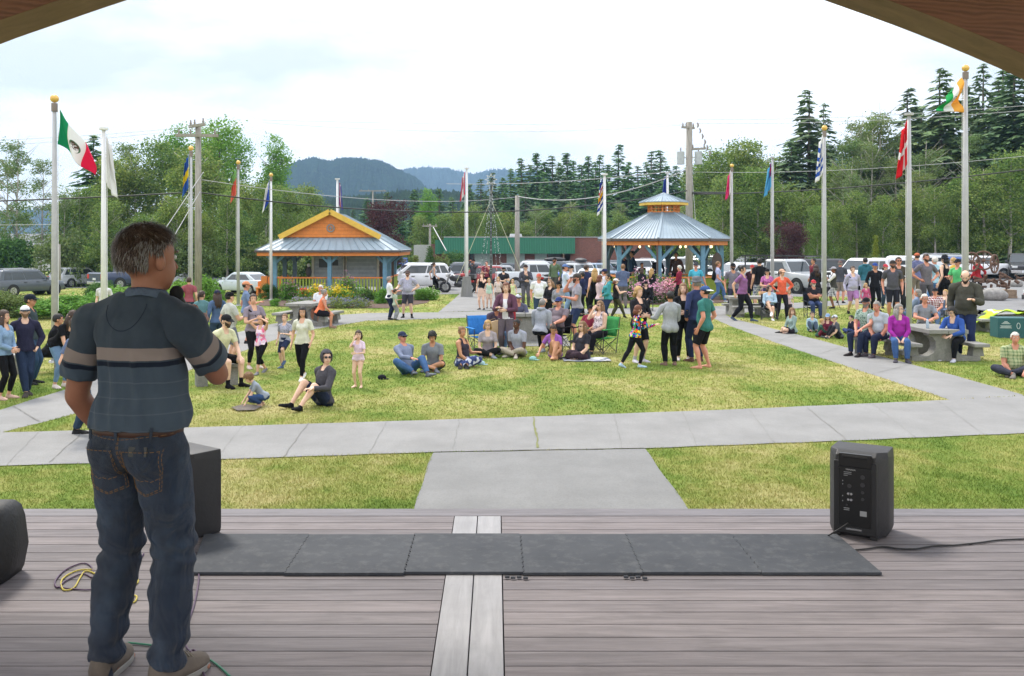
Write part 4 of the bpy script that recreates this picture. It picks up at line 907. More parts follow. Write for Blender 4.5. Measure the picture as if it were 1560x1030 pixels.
WIRE = paint('black_wire', (.03, .03, .03), .6); WIREL = paint('grey_wire', (.45, .45, .45), .6)
WN = 0
def wire(a, b, sag, r, mat, label, n=20):
    pts = [a.lerp(b, i/n)-Vector((0, 0, sag*4*(i/n)*(1-i/n))) for i in range(n+1)]; tag(MB().tube(pts, r, 5).build('overhead_wire', mat, smooth=True), label, 'wire', 'overhead wires')
wire(at(-300, 312, 36), at(291, 293, 40), .1, .03, WIRE, 'black cable crossing the left wood'); wire(at(302, 293, 40), at(1050, 290, 56), 1.05, .03, WIRE, 'black cable from the left pole sagging to the gazebo pole')
wire(at(1055, 296, 56), at(1700, 240, 40), .35, .03, WIRE, 'black cable running right from the gazebo pole'); wire(at(1055, 294, 55.8), at(1115, 294, 55.8), 0, .07, WIRE, 'thick black cable splice beside the gazebo pole')
wire(at(-200, 216, 38), at(300, 192, 40), .2, .009, WIREL, 'upper pale wire crossing the left sky'); wire(at(-200, 226, 38), at(300, 196, 40), .2, .009, WIREL, 'lower pale wire crossing the left sky')
wire(at(400, 187, 50), at(1050, 190, 56), .45, .009, WIREL, 'highest pale wire across the middle sky'); wire(at(400, 183, 50), at(1050, 190, 56), .1, .009, WIREL, 'second pale wire across the middle sky')
wire(at(1060, 182, 56), at(1700, 148, 42), .3, .012, WIREL, 'highest pale wire over the right wood'); wire(at(1060, 188, 56), at(1700, 156, 42), .3, .012, WIREL, 'second pale wire over the right wood')
wire(at(308, 274, 40), at(788, 300, 74), .6, .016, WIREL, 'pale cable from the crossarm pole to the timber pole'); wire(at(1050, 262, 56), at(1700, 222, 42), .4, .012, WIREL, 'pale cable over the middle of the right wood')
wire(at(788, 299, 74), at(1048, 258, 56), .9, .03, WIREL, 'sagging pale cable from the timber pole to the gazebo pole'); wire(at(680, 280, 70), at(1048, 258, 56), .3, .018, WIREL, 'upper cable above the sagging one')
wire(at(660, 346, 100), at(680, 382, 80), 0, .05, WIREL, 'guy wire of the short utility pole'); wire(at(310, 262, 40), at(236, 372, 36), 0, .015, WIREL, 'left guy wire of the crossarm pole'); wire(at(306, 290, 40), at(258, 372, 37), 0, .015, WIREL, 'right guy wire of the crossarm pole')
wire(at(1055, 272, 56), at(1062, 372, 55), 0, .015, WIREL, 'guy wire beside the gazebo pole'); wire(at(-200, 345, 60), at(80, 342, 60), 0, .015, WIREL, 'low pale cable at the left edge')
# string light tree
Yt = 52; Xt = (748-CX_)*Yt/F_; Ht = HC_+(371-268)*Yt/F_
T = thing('light_tree', 'tall wire light tree with a star on a thin mast', 'decoration', (Xt, Yt, 0)); DKM = paint('dark_metal', (.05, .06, .06), .5)
MB().tube([(0, 0, 0), (0, 0, Ht-.3)], [.07, .03], 8).build('mast', DKM, T); star = []
for i in range(16): a = math.pi*i/8; r_ = .34 if i % 2 == 0 else .15; star.append(Vector((r_*math.sin(a), 0, Ht-.2+r_*math.cos(a))))
m = MB()
for i in range(16): m.bar(star[i], star[(i+1) % 16], .025, .025)
m.bar((-.12, 0, Ht-.5), (0, 0, Ht-1.1), .02, .02); m.bar((.12, 0, Ht-.5), (0, 0, Ht-1.1), .02, .02); m.build('star', paint('pale_metal', (.6, .6, .58), .4), T)
m = MB(); rr = random.Random(3); bl = MB()
for i in range(12):
    a = 2*math.pi*i/12
    for k in range(16):
        t0, t1 = k/16, (k+1)/16; f = lambda t: Vector((math.cos(a)*(.08+.62*t**1.3), math.sin(a)*(.08+.62*t**1.3), Ht-1-(Ht-2.0)*t)); m.bar(f(t0), f(t1), .006, .006)
        for q in range(2): c = f(rr.uniform(t0, t1)); bl.ell(c, .014, .014, .02, 0, 5, 4)
m.build('light_string', DKM, T); bl.build('light_bulb', paint('clear_bulb', (.75, .8, .82), .2), T)['kind'] = 'stuff'
for s in (-1, 1): MB().tube([(0, 0, Ht-1.3), (s*1.9, 0, .6)], .012, 4).build('guy_line', paint('yellow_line', (.6, .6, .4), .6), T)
# road signs
sg = thing('road_sign', 'small grey road sign on a post behind the kiosk road', 'sign', at(342, 415, 80)[:3]); MB().box(-.03, -.03, -1, .03, .03, 2.0).build('post', ALU, sg); MB().box(-.35, -.05, 1.2, .35, -.03, 2.0).build('plate', paint('sign_back', (.42, .44, .45), .5), sg, bevel=.01)
# ---------------- vehicles: x = length axis, front at +x, origin on the ground under the middle
GLASS = NT('car_glass'); GLASS.b.inputs['Base Color'].default_value = (.035, .045, .05, 1); GLASS.set(Roughness=.06); GLASS.b.inputs['Coat Weight'].default_value = .6; GLASS = GLASS.m
TYRE = paint('tyre_rubber', (.02, .02, .02), .8); RIM = paint('alloy_rim', (.42, .43, .44), .35, .1, metal=.6); ARCHM = paint('wheel_well', (.008, .008, .008), .9)
TAIL = paint('tail_lamp', (.45, .02, .02), .25); HEAD = paint('head_lamp', (.65, .67, .68), .15); TRIM = paint('black_trim', (.03, .03, .033), .6); CHROME = paint('bright_trim', (.5, .5, .52), .25, .05, metal=.7); PLATE = paint('number_plate', (.6, .62, .65), .5)
# profile: length, width, height, hood length, belt height, greenhouse base/roof x fractions, bed start
VEH = dict(
 suv=dict(L=4.9, W=1.95, H=1.78, belt=1.08, hood=1.02, g=(.245, .985), r=(.40, .93), clear=.30, wr=.38, pil=(.60, .80)),
 crossover=dict(L=4.5, W=1.85, H=1.62, belt=1.0, hood=.98, g=(.22, .985), r=(.42, .88), clear=.26, wr=.35, pil=(.61, .82)),
 sedan=dict(L=4.6, W=1.8, H=1.44, belt=.92, hood=.86, g=(.25, .88), r=(.42, .70), clear=.22, wr=.32, pil=(.57, .80), boot=.95),
 pickup=dict(L=5.7, W=2.0, H=1.88, belt=1.18, hood=1.12, g=(.27, .66), r=(.38, .63), clear=.36, wr=.41, pil=(.50,), bed=1.22),
 van=dict(L=5.1, W=1.98, H=1.78, belt=1.05, hood=.98, g=(.17, .99), r=(.36, .96), clear=.26, wr=.35, pil=(.56, .78)))
_VC = {}
def vehicle_proto(kind, colour, extra=None):
    key = (kind, str(colour), extra)
    if key in _VC: return copy_tree(_VC[key])
    d = VEH[kind]; L, W, H = d['L'], d['W'], d['H']; X = lambda t: L/2-t*L; bt = d['belt']; cl = d['clear']; hw = W/2
    pm = paint('car_paint', colour, .28, .05, coat=.5); root = bpy.data.objects.new({'suv': 'parked_suv', 'crossover': 'parked_car', 'sedan': 'parked_car', 'pickup': 'pickup_truck', 'van': 'parked_van'}[kind], None); C.objects.link(root)
    # body rings along x: (t, top z, half width, bottom z)
    g0, g1 = d['g']; hood = d['hood']
    tops = [(0, hood-.34, hw*.80, cl+.14), (.012, hood-.20, hw*.88, cl+.05), (.05, hood-.08, hw*.96, cl), (.12, hood-.02, hw, cl), (g0, hood+.03, hw, cl), (g0+.04, bt, hw, cl)]
    if 'bed' in d: tops += [(g1, bt, hw, cl), (g1+.005, d['bed'], hw, cl), (.97, d['bed'], hw, cl+.03), (1, d['bed']-.05, hw*.97, cl+.14)]
    elif 'boot' in d: tops += [(g1, d['boot'], hw, cl), (.975, d['boot']-.03, hw*.95, cl+.06), (1, d['boot']-.2, hw*.88, cl+.15)]
    else: tops += [(.97, bt, hw*.99, cl+.02), (1, bt-.12, hw*.93, cl+.16)]
    rings = []
    for t, zt, w_, zb in tops:
        zm = zb+(zt-zb)*.45; x = X(t)
        rings.append([(x, -w_*.93, zb), (x, w_*.93, zb), (x, w_, zb+.1), (x, w_*1.01, zm), (x, w_*.985, zt-.07), (x, w_*.93, zt), (x, -w_*.93, zt), (x, -w_*.985, zt-.07), (x, -w_*1.01, zm), (x, -w_, zb+.1)])
    m = MB(); m.loft(rings)
    # greenhouse shell
    r0, r1 = d['r']; rw = hw*.76
    base = [(X(g0), hw*.9), (X(g1), hw*.9)]; roof = [(X(r0), rw), (X(r1), rw)]
    q = lambda x, w_, z: [(x, -w_, z), (x, w_, z)]
    P = {}
    P['b'] = [(X(g0), -hw*.9, bt-.03), (X(g1), -hw*.9, bt-.03), (X(g1), hw*.9, bt-.03), (X(g0), hw*.9, bt-.03)]
    P['m'] = [(X(r0)+.12, -rw*1.04, H-.10), (X(r1)-.05, -rw*1.04, H-.10), (X(r1)-.05, rw*1.04, H-.10), (X(r0)+.12, rw*1.04, H-.10)]
    P['t'] = [(X(r0)-.05, -rw*.9, H), (X(r1)+.08, -rw*.9, H-.02), (X(r1)+.08, rw*.9, H-.02), (X(r0)-.05, rw*.9, H)]
    m.loft([P['b'], P['m'], P['t']]); m.build('body', pm, root, bevel=.035)
    b = [Vector(p) for p in P['b']]; t = [Vector(p) for p in P['m']]
    def pane(nm, a, b_, c, d_, off, mat=GLASS):
        a, b_, c, d_ = map(Vector, (a, b_, c, d_)); n = (b_-a).cross(d_-a).normalized()
        ce = (a+b_+c+d_)/4
        if n.dot(ce-Vector((ce.x*.3, 0, .9))) < 0: n = -n
        mm = MB(); V0 = [p+n*off for p in (a, b_, c, d_)]; V1 = [p-n*.02 for p in (a, b_, c, d_)]
        mm.add(V0+V1, [(0, 1, 2, 3), (7, 6, 5, 4)]+[(i, 4+i, 4+(i+1) % 4, (i+1) % 4) for i in range(4)]); return mm.build(nm, mat, root)
    def lerp4(A, B, C_, D, u0, u1, v0, v1):
        f = lambda u, v: (A.lerp(B, u)).lerp(D.lerp(C_, u), v); return f(u0, v0), f(u1, v0), f(u1, v1), f(u0, v1)
    pane('windscreen', *lerp4(b[3], b[0], t[0], t[3], .05, .95, .06, .93), .006)
    pane('rear_window', *lerp4(b[1], b[2], t[2], t[1], .08, .92, .12, .9), .006)
    cuts = [g0+.06]+list(d['pil'])+[g1-.05]
    for s in (0, 1):
        A, B, C_, D = (b[0], b[1], t[1], t[0]) if s == 0 else (b[3], b[2], t[2], t[3])
        for i in range(len(cuts)-1):
            u0 = (cuts[i]-g0)/(g1-g0)+.012; u1 = (cuts[i+1]-g0)/(g1-g0)-.012
            if u1-u0 > .05 and not (extra == 'panelvan' and i > 0): pane('side_window', *lerp4(A, B, C_, D, u0, u1, .10, .88), .006)
    wr = d['wr']
    for tx in (.175, .80 if kind != 'pickup' else .775):
        for s in (-1, 1):
            x = X(tx); y = s*(hw*.99)
            MB().cyl((x, s*hw*.6, wr), (x, y+s*.022, wr), wr*1.16, n=24).build('wheel_arch', ARCHM, root)
            w_ = MB().tube([(x, y-s*.2, wr), (x, y-s*.18, wr), (x, y+s*.02, wr), (x, y+s*.035, wr)], [wr*.93, wr, wr, wr*.92], 24).build('wheel', TYRE, root)
            mm = MB().cyl((x, y, wr), (x, y+s*.038, wr), wr*.62, n=20)
            mm.build('rim', RIM, w_); mk = MB()
            for k in range(5): a = 2*math.pi*k/5; mk.bar((x+math.cos(a+.3)*wr*.2, y+s*.04, wr+math.sin(a+.3)*wr*.2), (x+math.cos(a)*wr*.52, y+s*.04, wr+math.sin(a)*wr*.52), .01, .07, 0, up=(0, 1, 0))
            mk.build('spoke_gap', ARCHM, w_)
    for s in (-1, 1):
        MB().box(X(.012)-.15, s*hw*.62-.2, hood-.34, X(0)+.0, s*hw*.62+.2, hood-.19).build('headlight', HEAD, root, bevel=.02)
        zt = d.get('bed', d.get('boot', bt))
        MB().box(X(1)-.012, s*hw*.80-.11, zt-.42, X(.965), s*hw*.80+.13, zt-.10).build('tail_light', TAIL, root, bevel=.02)
        MB().box(X(g0+.055)-.1, s*hw*1.0 if s > 0 else -hw-.2, bt-.02, X(g0+.055)+.06, hw+.2 if s > 0 else -hw, bt+.17).build('mirror', pm if kind != 'pickup' else TRIM, root, bevel=.03)
        for tt in (.44, .62): 
            if tt < g1: MB().box(X(tt)-.1, s*hw*1.01-.012, bt-.17, X(tt)+.1, s*hw*1.01+.012, bt-.13).build('door_handle', TRIM if kind != 'sedan' else pm, root)
    MB().box(X(0)-.05, -hw*.45, cl+.32, X(0)+.012, hw*.45, hood-.22).build('grille', TRIM, root, bevel=.01)
    MB().box(X(.02), -hw*.88, cl+.02, X(0)+.05, hw*.88, cl+.24).build('bumper', CHROME if kind == 'pickup' else TRIM, root, bevel=.03)
    MB().box(X(1)-.05, -hw*.9, cl+.05, X(.98), hw*.9, cl+.25).build('bumper', CHROME if kind == 'pickup' else TRIM, root, bevel=.03)
    MB().box(X(0)+.05, -.16, cl+.06, X(0)+.06, .16, cl+.2).build('number_plate', PLATE, root); MB().box(X(1)-.06, -.16, cl+.35, X(1)-.008, .16, cl+.5).build('number_plate', PLATE, root)
    if extra == 'rack':      # ladder rack over the cab
        mm = MB()
        for y in (-.85, .85): mm.bar((-2.6, y, 2.05), (2.0, y, 2.05), .06, .06); mm.bar((-2.3, y, 1.2), (-2.3, y, 2.05), .06, .06); mm.bar((-.7, y, 1.2), (-.7, y, 2.05), .05, .05)
        for x in (-2.5, -1, .4, 1.9): mm.bar((x, -.85, 2.05), (x, .85, 2.05), .05, .05)
        mm.build('ladder_rack', TRIM, root)
    if extra == 'canopy':
        mm = MB(); x0, x1 = X(g1)-.04, X(.985); mm.loft([[(x0, -.95, 1.2), (x1, -.95, 1.2), (x1, .95, 1.2), (x0, .95, 1.2)], [(x0, -.78, 1.88), (x1+.1, -.78, 1.84), (x1+.1, .78, 1.84), (x0, .78, 1.88)]])
        mm.build('canopy', pm, root, bevel=.04)
        for s in (-1, 1): MB().bar(((x0+x1)/2+.75, s*.875, 1.55), ((x0+x1)/2-.75, s*.875, 1.55), .05, .38, up=(0, s*.25, 1)).build('side_window', GLASS, root)
    if extra == 'roofbox': MB().ell((-.2, 0, H+.22), 1.0, .45, .2, 0, 14, 8).build('roof_box', TRIM, root, smooth=True)
    if extra == 'rails' or kind == 'suv':
        for s in (-1, 1): MB().tube([(X(r0)-.1, s*rw*.88, H), (X(r0)-.25, s*rw*.88, H+.06), (X(r1)+.2, s*rw*.88, H+.05), (X(r1)+.1, s*rw*.88, H-.02)], .022, 6).build('roof_rail', CHROME, root)
    _VC[key] = root; return root
VN = 0
def vehicle(kind, colour, px, base, heading, label, cat='car', extra=None, sc=1.0, Y=None, group='vehicles parked round the lawn'):
    """heading degrees: 0 = front to the right (+X), 90 = front away, -90 = front to camera, 180 = front left"""
    o = vehicle_proto(kind, colour, extra); g = Gp(px, base)
    if Y: g = Vector(((px-CX_)*Y/F_, Y, gz((px-CX_)*Y/F_, Y)))
    o.location = g; o.rotation_euler = (0, 0, R(heading)); o.scale = (sc,)*3; tag(o, label, cat, group); return o
DG, NV, SIL, WHT_, BLK, LB, RD, BRZ, BLU = (.07, .085, .105), (.02, .035, .09), (.42, .44, .46), (.74, .75, .77), (.025, .025, .03), (.15, .22, .32), (.3, .02, .02), (.3, .28, .25), (.02, .08, .3)
vehicle('suv', DG, 38, 450, 60, 'dark grey suv with red tail lamps at the left edge', 'suv', sc=.78); vehicle('pickup', NV, 200, 440, 55, 'navy pickup half hidden behind the speaking man', 'pickup', sc=.85)
vehicle('pickup', SIL, 368, 427, 172, 'silver pickup on the road left of the kiosk', 'pickup', sc=.85, Y=84); vehicle('sedan', (.5, .56, .6), 372, 447, 150, 'pale silver car behind the man in the blue shirt', 'car', sc=.82)
vehicle('sedan', (.35, .38, .4), 300, 440, 10, 'grey car seen above the red shirt', 'car', sc=.9, Y=72)
vehicle('crossover', WHT_, 632, 442, 195, 'white crossover beside the kiosk', 'car'); vehicle('suv', WHT_, 652, 428, 195, 'white suv behind the white crossover', 'suv', sc=.9, Y=84); vehicle('suv', DG, 697, 428, 188, 'dark grey suv behind the motorbike', 'suv', sc=.95, Y=80)
vehicle('crossover', RD, 728, 434, 190, 'dark red car behind the flagpole block', 'car', Y=74); vehicle('pickup', BLU, 612, 414, 180, 'blue pickup far behind the kiosk posts', 'pickup', sc=.9, Y=112); vehicle('crossover', SIL, 745, 436, 185, 'silver crossover behind the light tree', 'car', Y=76)
vehicle('pickup', (.55, .58, .6), 818, 441, 4, 'large silver crew cab pickup behind the hooded man', 'pickup', Y=66, sc=1.0); vehicle('suv', WHT_, 806, 420, 170, 'white suv behind the silver crew cab', 'suv', Y=86); vehicle('suv', DG, 842, 424, 200, 'dark suv with a roof box in front of the brick wall', 'suv', 'roofbox', Y=80)
vehicle('suv', SIL, 886, 426, -80, 'silver suv facing the lawn with a roof box', 'suv', 'roofbox', Y=76); vehicle('crossover', LB, 916, 420, -75, 'blue grey car left of the gazebo', 'car', Y=84); vehicle('sedan', WHT_, 900, 434, -110, 'white sedan behind the blond woman', 'car', Y=66)
for i, (x, k, c, e, lb) in enumerate(((948, 'crossover', DG, None, 'dark car seen through the left gazebo bay'), (972, 'pickup', WHT_, None, 'white pickup left of the front gazebo post'), (1004, 'suv', WHT_, None, 'white suv right of the front gazebo post'), (1032, 'pickup', WHT_, None, 'white pickup in the middle gazebo bay'), (1072, 'crossover', SIL, None, 'silver car in the right gazebo bay'), (1095, 'suv', DG, None, 'dark suv at the right gazebo posts'))):
    vehicle(k, c, x, 420, -80+i*7, lb, 'pickup' if k == 'pickup' else 'car', e, Y=84)
vehicle('crossover', WHT_, 1123, 440, 200, 'white car behind the plaid shirt', 'car', Y=66); vehicle('sedan', LB, 1160, 436, 190, 'dark blue car behind the black shirted man', 'car', Y=70)
vehicle('pickup', SIL, 1196, 446, -62, 'silver pickup with a black ladder rack facing the lawn', 'pickup', 'rack', Y=54); vehicle('van', BLK, 1262, 436, 3, 'black minivan behind the flagpole', 'van', Y=62)
vehicle('pickup', WHT_, 1322, 440, 200, 'white pickup with a canopy behind the teal jacket', 'pickup', 'canopy', Y=57); vehicle('pickup', (.68, .7, .71), 1377, 428, 195, 'second white canopied truck behind the flagpole', 'pickup', 'canopy', Y=66)
vehicle('pickup', WHT_, 1490, 414, 184, 'white pickup behind the wagon wheels', 'pickup', Y=67, sc=.86); vehicle('pickup', BLK, 1556, 414, -115, 'black pickup at the right edge', 'pickup', Y=67, sc=.9); vehicle('sedan', RD, 1652, 455, 180, 'red car end at the right edge', 'car', Y=42)
vehicle('sedan', DG, 1420, 420, 190, 'dark car behind the flagpole on the right', 'car', Y=74)

for i, (x, k, c, hd, Y_, lb) in enumerate(((770, 'crossover', DG, 185, 88, 'dark car behind the light tree mast'), (862, 'suv', BLK, -85, 88, 'black suv between the two roof boxes'), (930, 'suv', DG, -80, 92, 'dark suv just left of the gazebo'), (1058, 'pickup', WHT_, -80, 88, 'white pickup in the right half of the gazebo'), (1140, 'suv', WHT_, 190, 80, 'white suv far behind the plaid shirt'), (1222, 'suv', DG, 185, 72, 'dark suv between silver pickup and black minivan'), (1420, 'suv', SIL, 190, 70, 'silver suv behind the flagpole on the right'), (1455, 'crossover', BLU, 10, 68, 'blue car half hidden behind the green tee'), (120, 'crossover', SIL, 60, 74, 'silver car behind the left flagpole'), (560, 'sedan', DG, 185, 96, 'dark car seen through the kiosk'))):
    vehicle(k, c, x, 430, hd, lb, 'car', None, Y=Y_, sc=.95)
# atv and motorbike
def two_wheeler(px, base, Y, rz, label, four=False):
    s = Gp(px, base); s = Vector(((px-CX_)*Y/F_, Y, gz((px-CX_)*Y/F_, Y))); t = thing('quad_bike' if four else 'motorbike', label, 'quad bike' if four else 'motorbike', s, R(rz)); pc = paint('bike_paint', (.03, .1, .45) if four else (.03, .03, .035), .3, coat=.4)
    for x in (-.72, .72):
        for y in ((-.45, .45) if four else (0,)):
            mm = MB(); mm.tube([(x+.27*math.cos(a), y, .32+.27*math.sin(a)) for a in [i*math.pi/9 for i in range(19)]], .12 if four else .07, 8); wl = mm.build('wheel', TYRE, t, smooth=True); MB().cyl((x, y-.03, .32), (x, y+.03, .32), .17, n=14).build('rim', RIM, wl)
    MB().ell((.1, 0, .82), .38, .2 if not four else .35, .2, 0).ell((-.1, 0, .5), .3, .18, .2, 0).build('tank', pc, t, smooth=True)
    MB().ell((-.42, 0, .82), .36, .16, .09, 0).build('saddle', TRIM, t, smooth=True)
    MB().tube([(.72, .08, .32), (.45, .08, 1.05)], .035, 6).tube([(.72, -.08, .32), (.45, -.08, 1.05)], .035, 6).build('fork', CHROME, t)
    MB().tube([(.3, -.42, 1.12), (.46, -.2, 1.1), (.46, .2, 1.1), (.3, .42, 1.12)], .02, 6).build('handlebar', CHROME, t)
    MB().ell((.62, 0, .98), .08, .1, .1, 0).build('headlight', HEAD, t, smooth=True); MB().box(-.95, -.06, .6, -.8, .06, .72).build('tail_light', TAIL, t); MB().tube([(0, -.2, .35), (-.8, -.22, .4)], .05, 8).build('exhaust', CHROME, t, smooth=True)
    if not four: MB().ell((.46, 0, 1.3), .05, .2, .18, 0).build('screen', GLASS, t, smooth=True); MB().box(-1.05, -.25, .8, -.7, .25, 1.05).box(-.9, -.38, .45, -.45, -.22, .75).build('pannier', pc, t, bevel=.04); MB().ell((-.3, 0, 1.0), .12, .12, .12, 0).build('helmet', paint('helmet', (.5, .08, .08), .3), t, smooth=True)
    return t
two_wheeler(697, 447, 53, 165, 'black touring motorbike parked left of the flagpole block'); two_wheeler(846, 436, 58, 20, 'blue quad bike behind the light blue shirts', True)
# ---------------- people
SKN = {}
def skin(c):
    if c in SKN: return SKN[c]
    n = NT('skin'); v = n.coord('Object'); a = n.noise(v, 14, 4, .6); b = srgb(c)
    n.col(n.ramp(a, [(.35, tuple(x*.86 for x in b)), (.7, b)])); n.set(Roughness=.55); n.b.inputs['Subsurface Weight'].default_value = 0
    SKN[c] = n.m; return n.m
SK = dict(h='#a66f57', f='#d9a98c', p='#e6bda3', t='#c58e6b', b='#8a5a3f', d='#5f3c2a', r='#d08f76')
HC = dict(br='#3b281c', bk='#17130f', bl='#b08d55', gy='#85807b', wh='#c9c5bd', rd='#6b3a22', lb='#7a5a38', au='#5a2f1c')
_CL = {}
def mute(c):
    c = srgb(c); g = .3*c[0]+.59*c[1]+.11*c[2]; return tuple(x*.84+g*.16 for x in c)
def clothm(c, pat='plain', c2=None):
    key = (c, pat, c2)
    if key in _CL: return _CL[key]
    n = NT('cloth'); v = n.coord('Object'); b = mute(c); f = n.noise(v, 9, 4, .6); base = n.ramp(f, [(.35, tuple(x*.82 for x in b)), (.7, tuple(min(1, x*1.08) for x in b))])
    X = n.sep(v)
    if pat == 'plaid':
        s1 = n.math('GREATER_THAN', n.math('SINE', n.math('MULTIPLY', X[2], 90)), .35); s2 = n.math('GREATER_THAN', n.math('SINE', n.math('MULTIPLY', n.math('ADD', X[0], X[1]), 90)), .35)
        base = n.mix(n.math('MULTIPLY', n.math('ADD', s1, s2), .45), base, c2 or '#eeeeee')
    elif pat == 'stripe': base = n.mix(n.math('GREATER_THAN', n.math('SINE', n.math('MULTIPLY', X[2], 110)), .2), base, c2 or '#eeeeee')
    elif pat in ('floral', 'camo', 'tiedye', 'spots', 'pinkdye'):
        sc = dict(floral=26, camo=13, tiedye=24, spots=34, pinkdye=16)[pat]; vo = n.new('TexVoronoi'); vo.inputs['Scale'].default_value = sc; n.ln(v, vo.inputs['Vector'])
        if pat == 'tiedye':
            sc_ = n.sep(vo.outputs['Color']); base = n.ramp(sc_[0], [(0, '#1a1430'), (.16, '#3c2aa8'), (.32, '#1e88b8'), (.44, '#38a838'), (.56, '#e8d03a'), (.68, '#e06820'), (.8, '#c02878'), (.9, '#f0e8f0')], 'CONSTANT')
        elif pat == 'pinkdye': sc_ = n.sep(vo.outputs['Color']); base = n.ramp(sc_[0], [(0, '#e8b8cc'), (.4, '#f0dde6'), (.7, '#c8a8dc'), (.9, '#e87898')])
        elif pat == 'camo': sc_ = n.sep(vo.outputs['Color']); base = n.mix(n.math('GREATER_THAN', sc_[0], .5), base, c2 or '#c8ccdc')
        else: base = n.mix(n.math('LESS_THAN', vo.outputs['Distance'], .35 if pat == 'floral' else .25), base, c2 or '#30302a')
    n.col(base); n.set(Roughness=.9); n.b.inputs['Specular IOR Level'].default_value = .15; fw_ = n.noise(n.coord('Object', (1, 1, .45)), 13, 3, .55, 1.2); n.bump(fw_, .55, .03)
    _CL[key] = n.m; return n.m
def hairm(c):
    if ('h', c) in _CL: return _CL[('h', c)]
    n = NT('hair'); v = n.coord('Object', (60, 60, 9)); a = n.noise(v, 2.2, 4, .6, .4); b = srgb(c); n.col(n.ramp(a, [(.3, tuple(x*.5 for x in b)), (.68, tuple(min(1, x*1.35) for x in b))])); n.set(Roughness=.6); n.bump(a, .8, .006)
    _CL[('h', c)] = n.m; return n.m
EYE = paint('eye_white', (.6, .58, .55), .3); IRIS = paint('iris', (.03, .02, .015), .2); LIP = {}
def lipm(c):
    if c not in LIP: b = srgb(SK[c]); LIP[c] = paint('lips', (b[0]*.75, b[1]*.45, b[2]*.45), .5)
    return LIP[c]
SHADE = paint('sunglasses', (.015, .015, .02), .1); WIREF = paint('spectacle_frame', (.08, .06, .06), .4)
def ik(a, c, l1, l2, pole):
    a, c = Vector(a), Vector(c); d = c-a; L = d.length; mx_ = (l1+l2)*.995
    if L > mx_: c = a+d*(mx_/L); d = c-a; L = mx_
    L = max(L, abs(l1-l2)+.005, .02); n = d.normalized(); x = (l1*l1-l2*l2+L*L)/(2*L); h = math.sqrt(max(0, l1*l1-x*x)); p = Vector(pole); p = p-n*p.dot(n)
    p = p.normalized() if p.length > 1e-5 else perp(n)[0]; return a+n*x+p*h, c
PI_ = math.pi
# hand presets in the torso frame (units of height): (x outward, y forward, z above pelvis centre), elbow pole (outward, fwd, up)
HANDS = dict(down=((.150, .015, -.035), (.35, -1, -.2)), pocket=((.118, .045, -.005), (.9, -1, 0)), back=((.04, -.09, .02), (.9, -.5, 0)), clasp=((.015, .125, .03), (.8, -.6, -.3)), belly=((.012, .135, .09), (.9, -.2, -.6)),
 cross=((-.065, .115, .155), (.7, .1, -.9)), cross2=((-.05, .135, .14), (.7, .1, -.9)), hips=((.115, .02, .05), (1, -.6, .1)), chin=((.03, .115, .335), (.5, .2, -1)), phone=((.03, .215, .36), (.7, 0, -1)), head=((.045, .06, .43), (1, .5, .3)),
 reach=((.10, .27, .20), (.5, -.2, -1)), fore=((.085, .19, .13), (.5, -.5, -.7)), lap=((.05, .16, .005), (.8, -.5, -.2)), knee=((.08, .23, .06), (.7, -.2, -.6)), table=((.05, .225, .14), (.8, -.1, -.5)), camera=((.03, .16, .22), (.8, 0, -.9)), behind=((.13, -.20, -.04), (.2, -1, .3)), side=((.24, -.03, -.06), (.6, -1, 0)), out=((.20, .18, .10), (.4, -.6, -.7)), swingf=((.14, .09, -.01), (.3, -1, -.2)), swingb=((.14, -.08, -.02), (.3, -1, .2)))
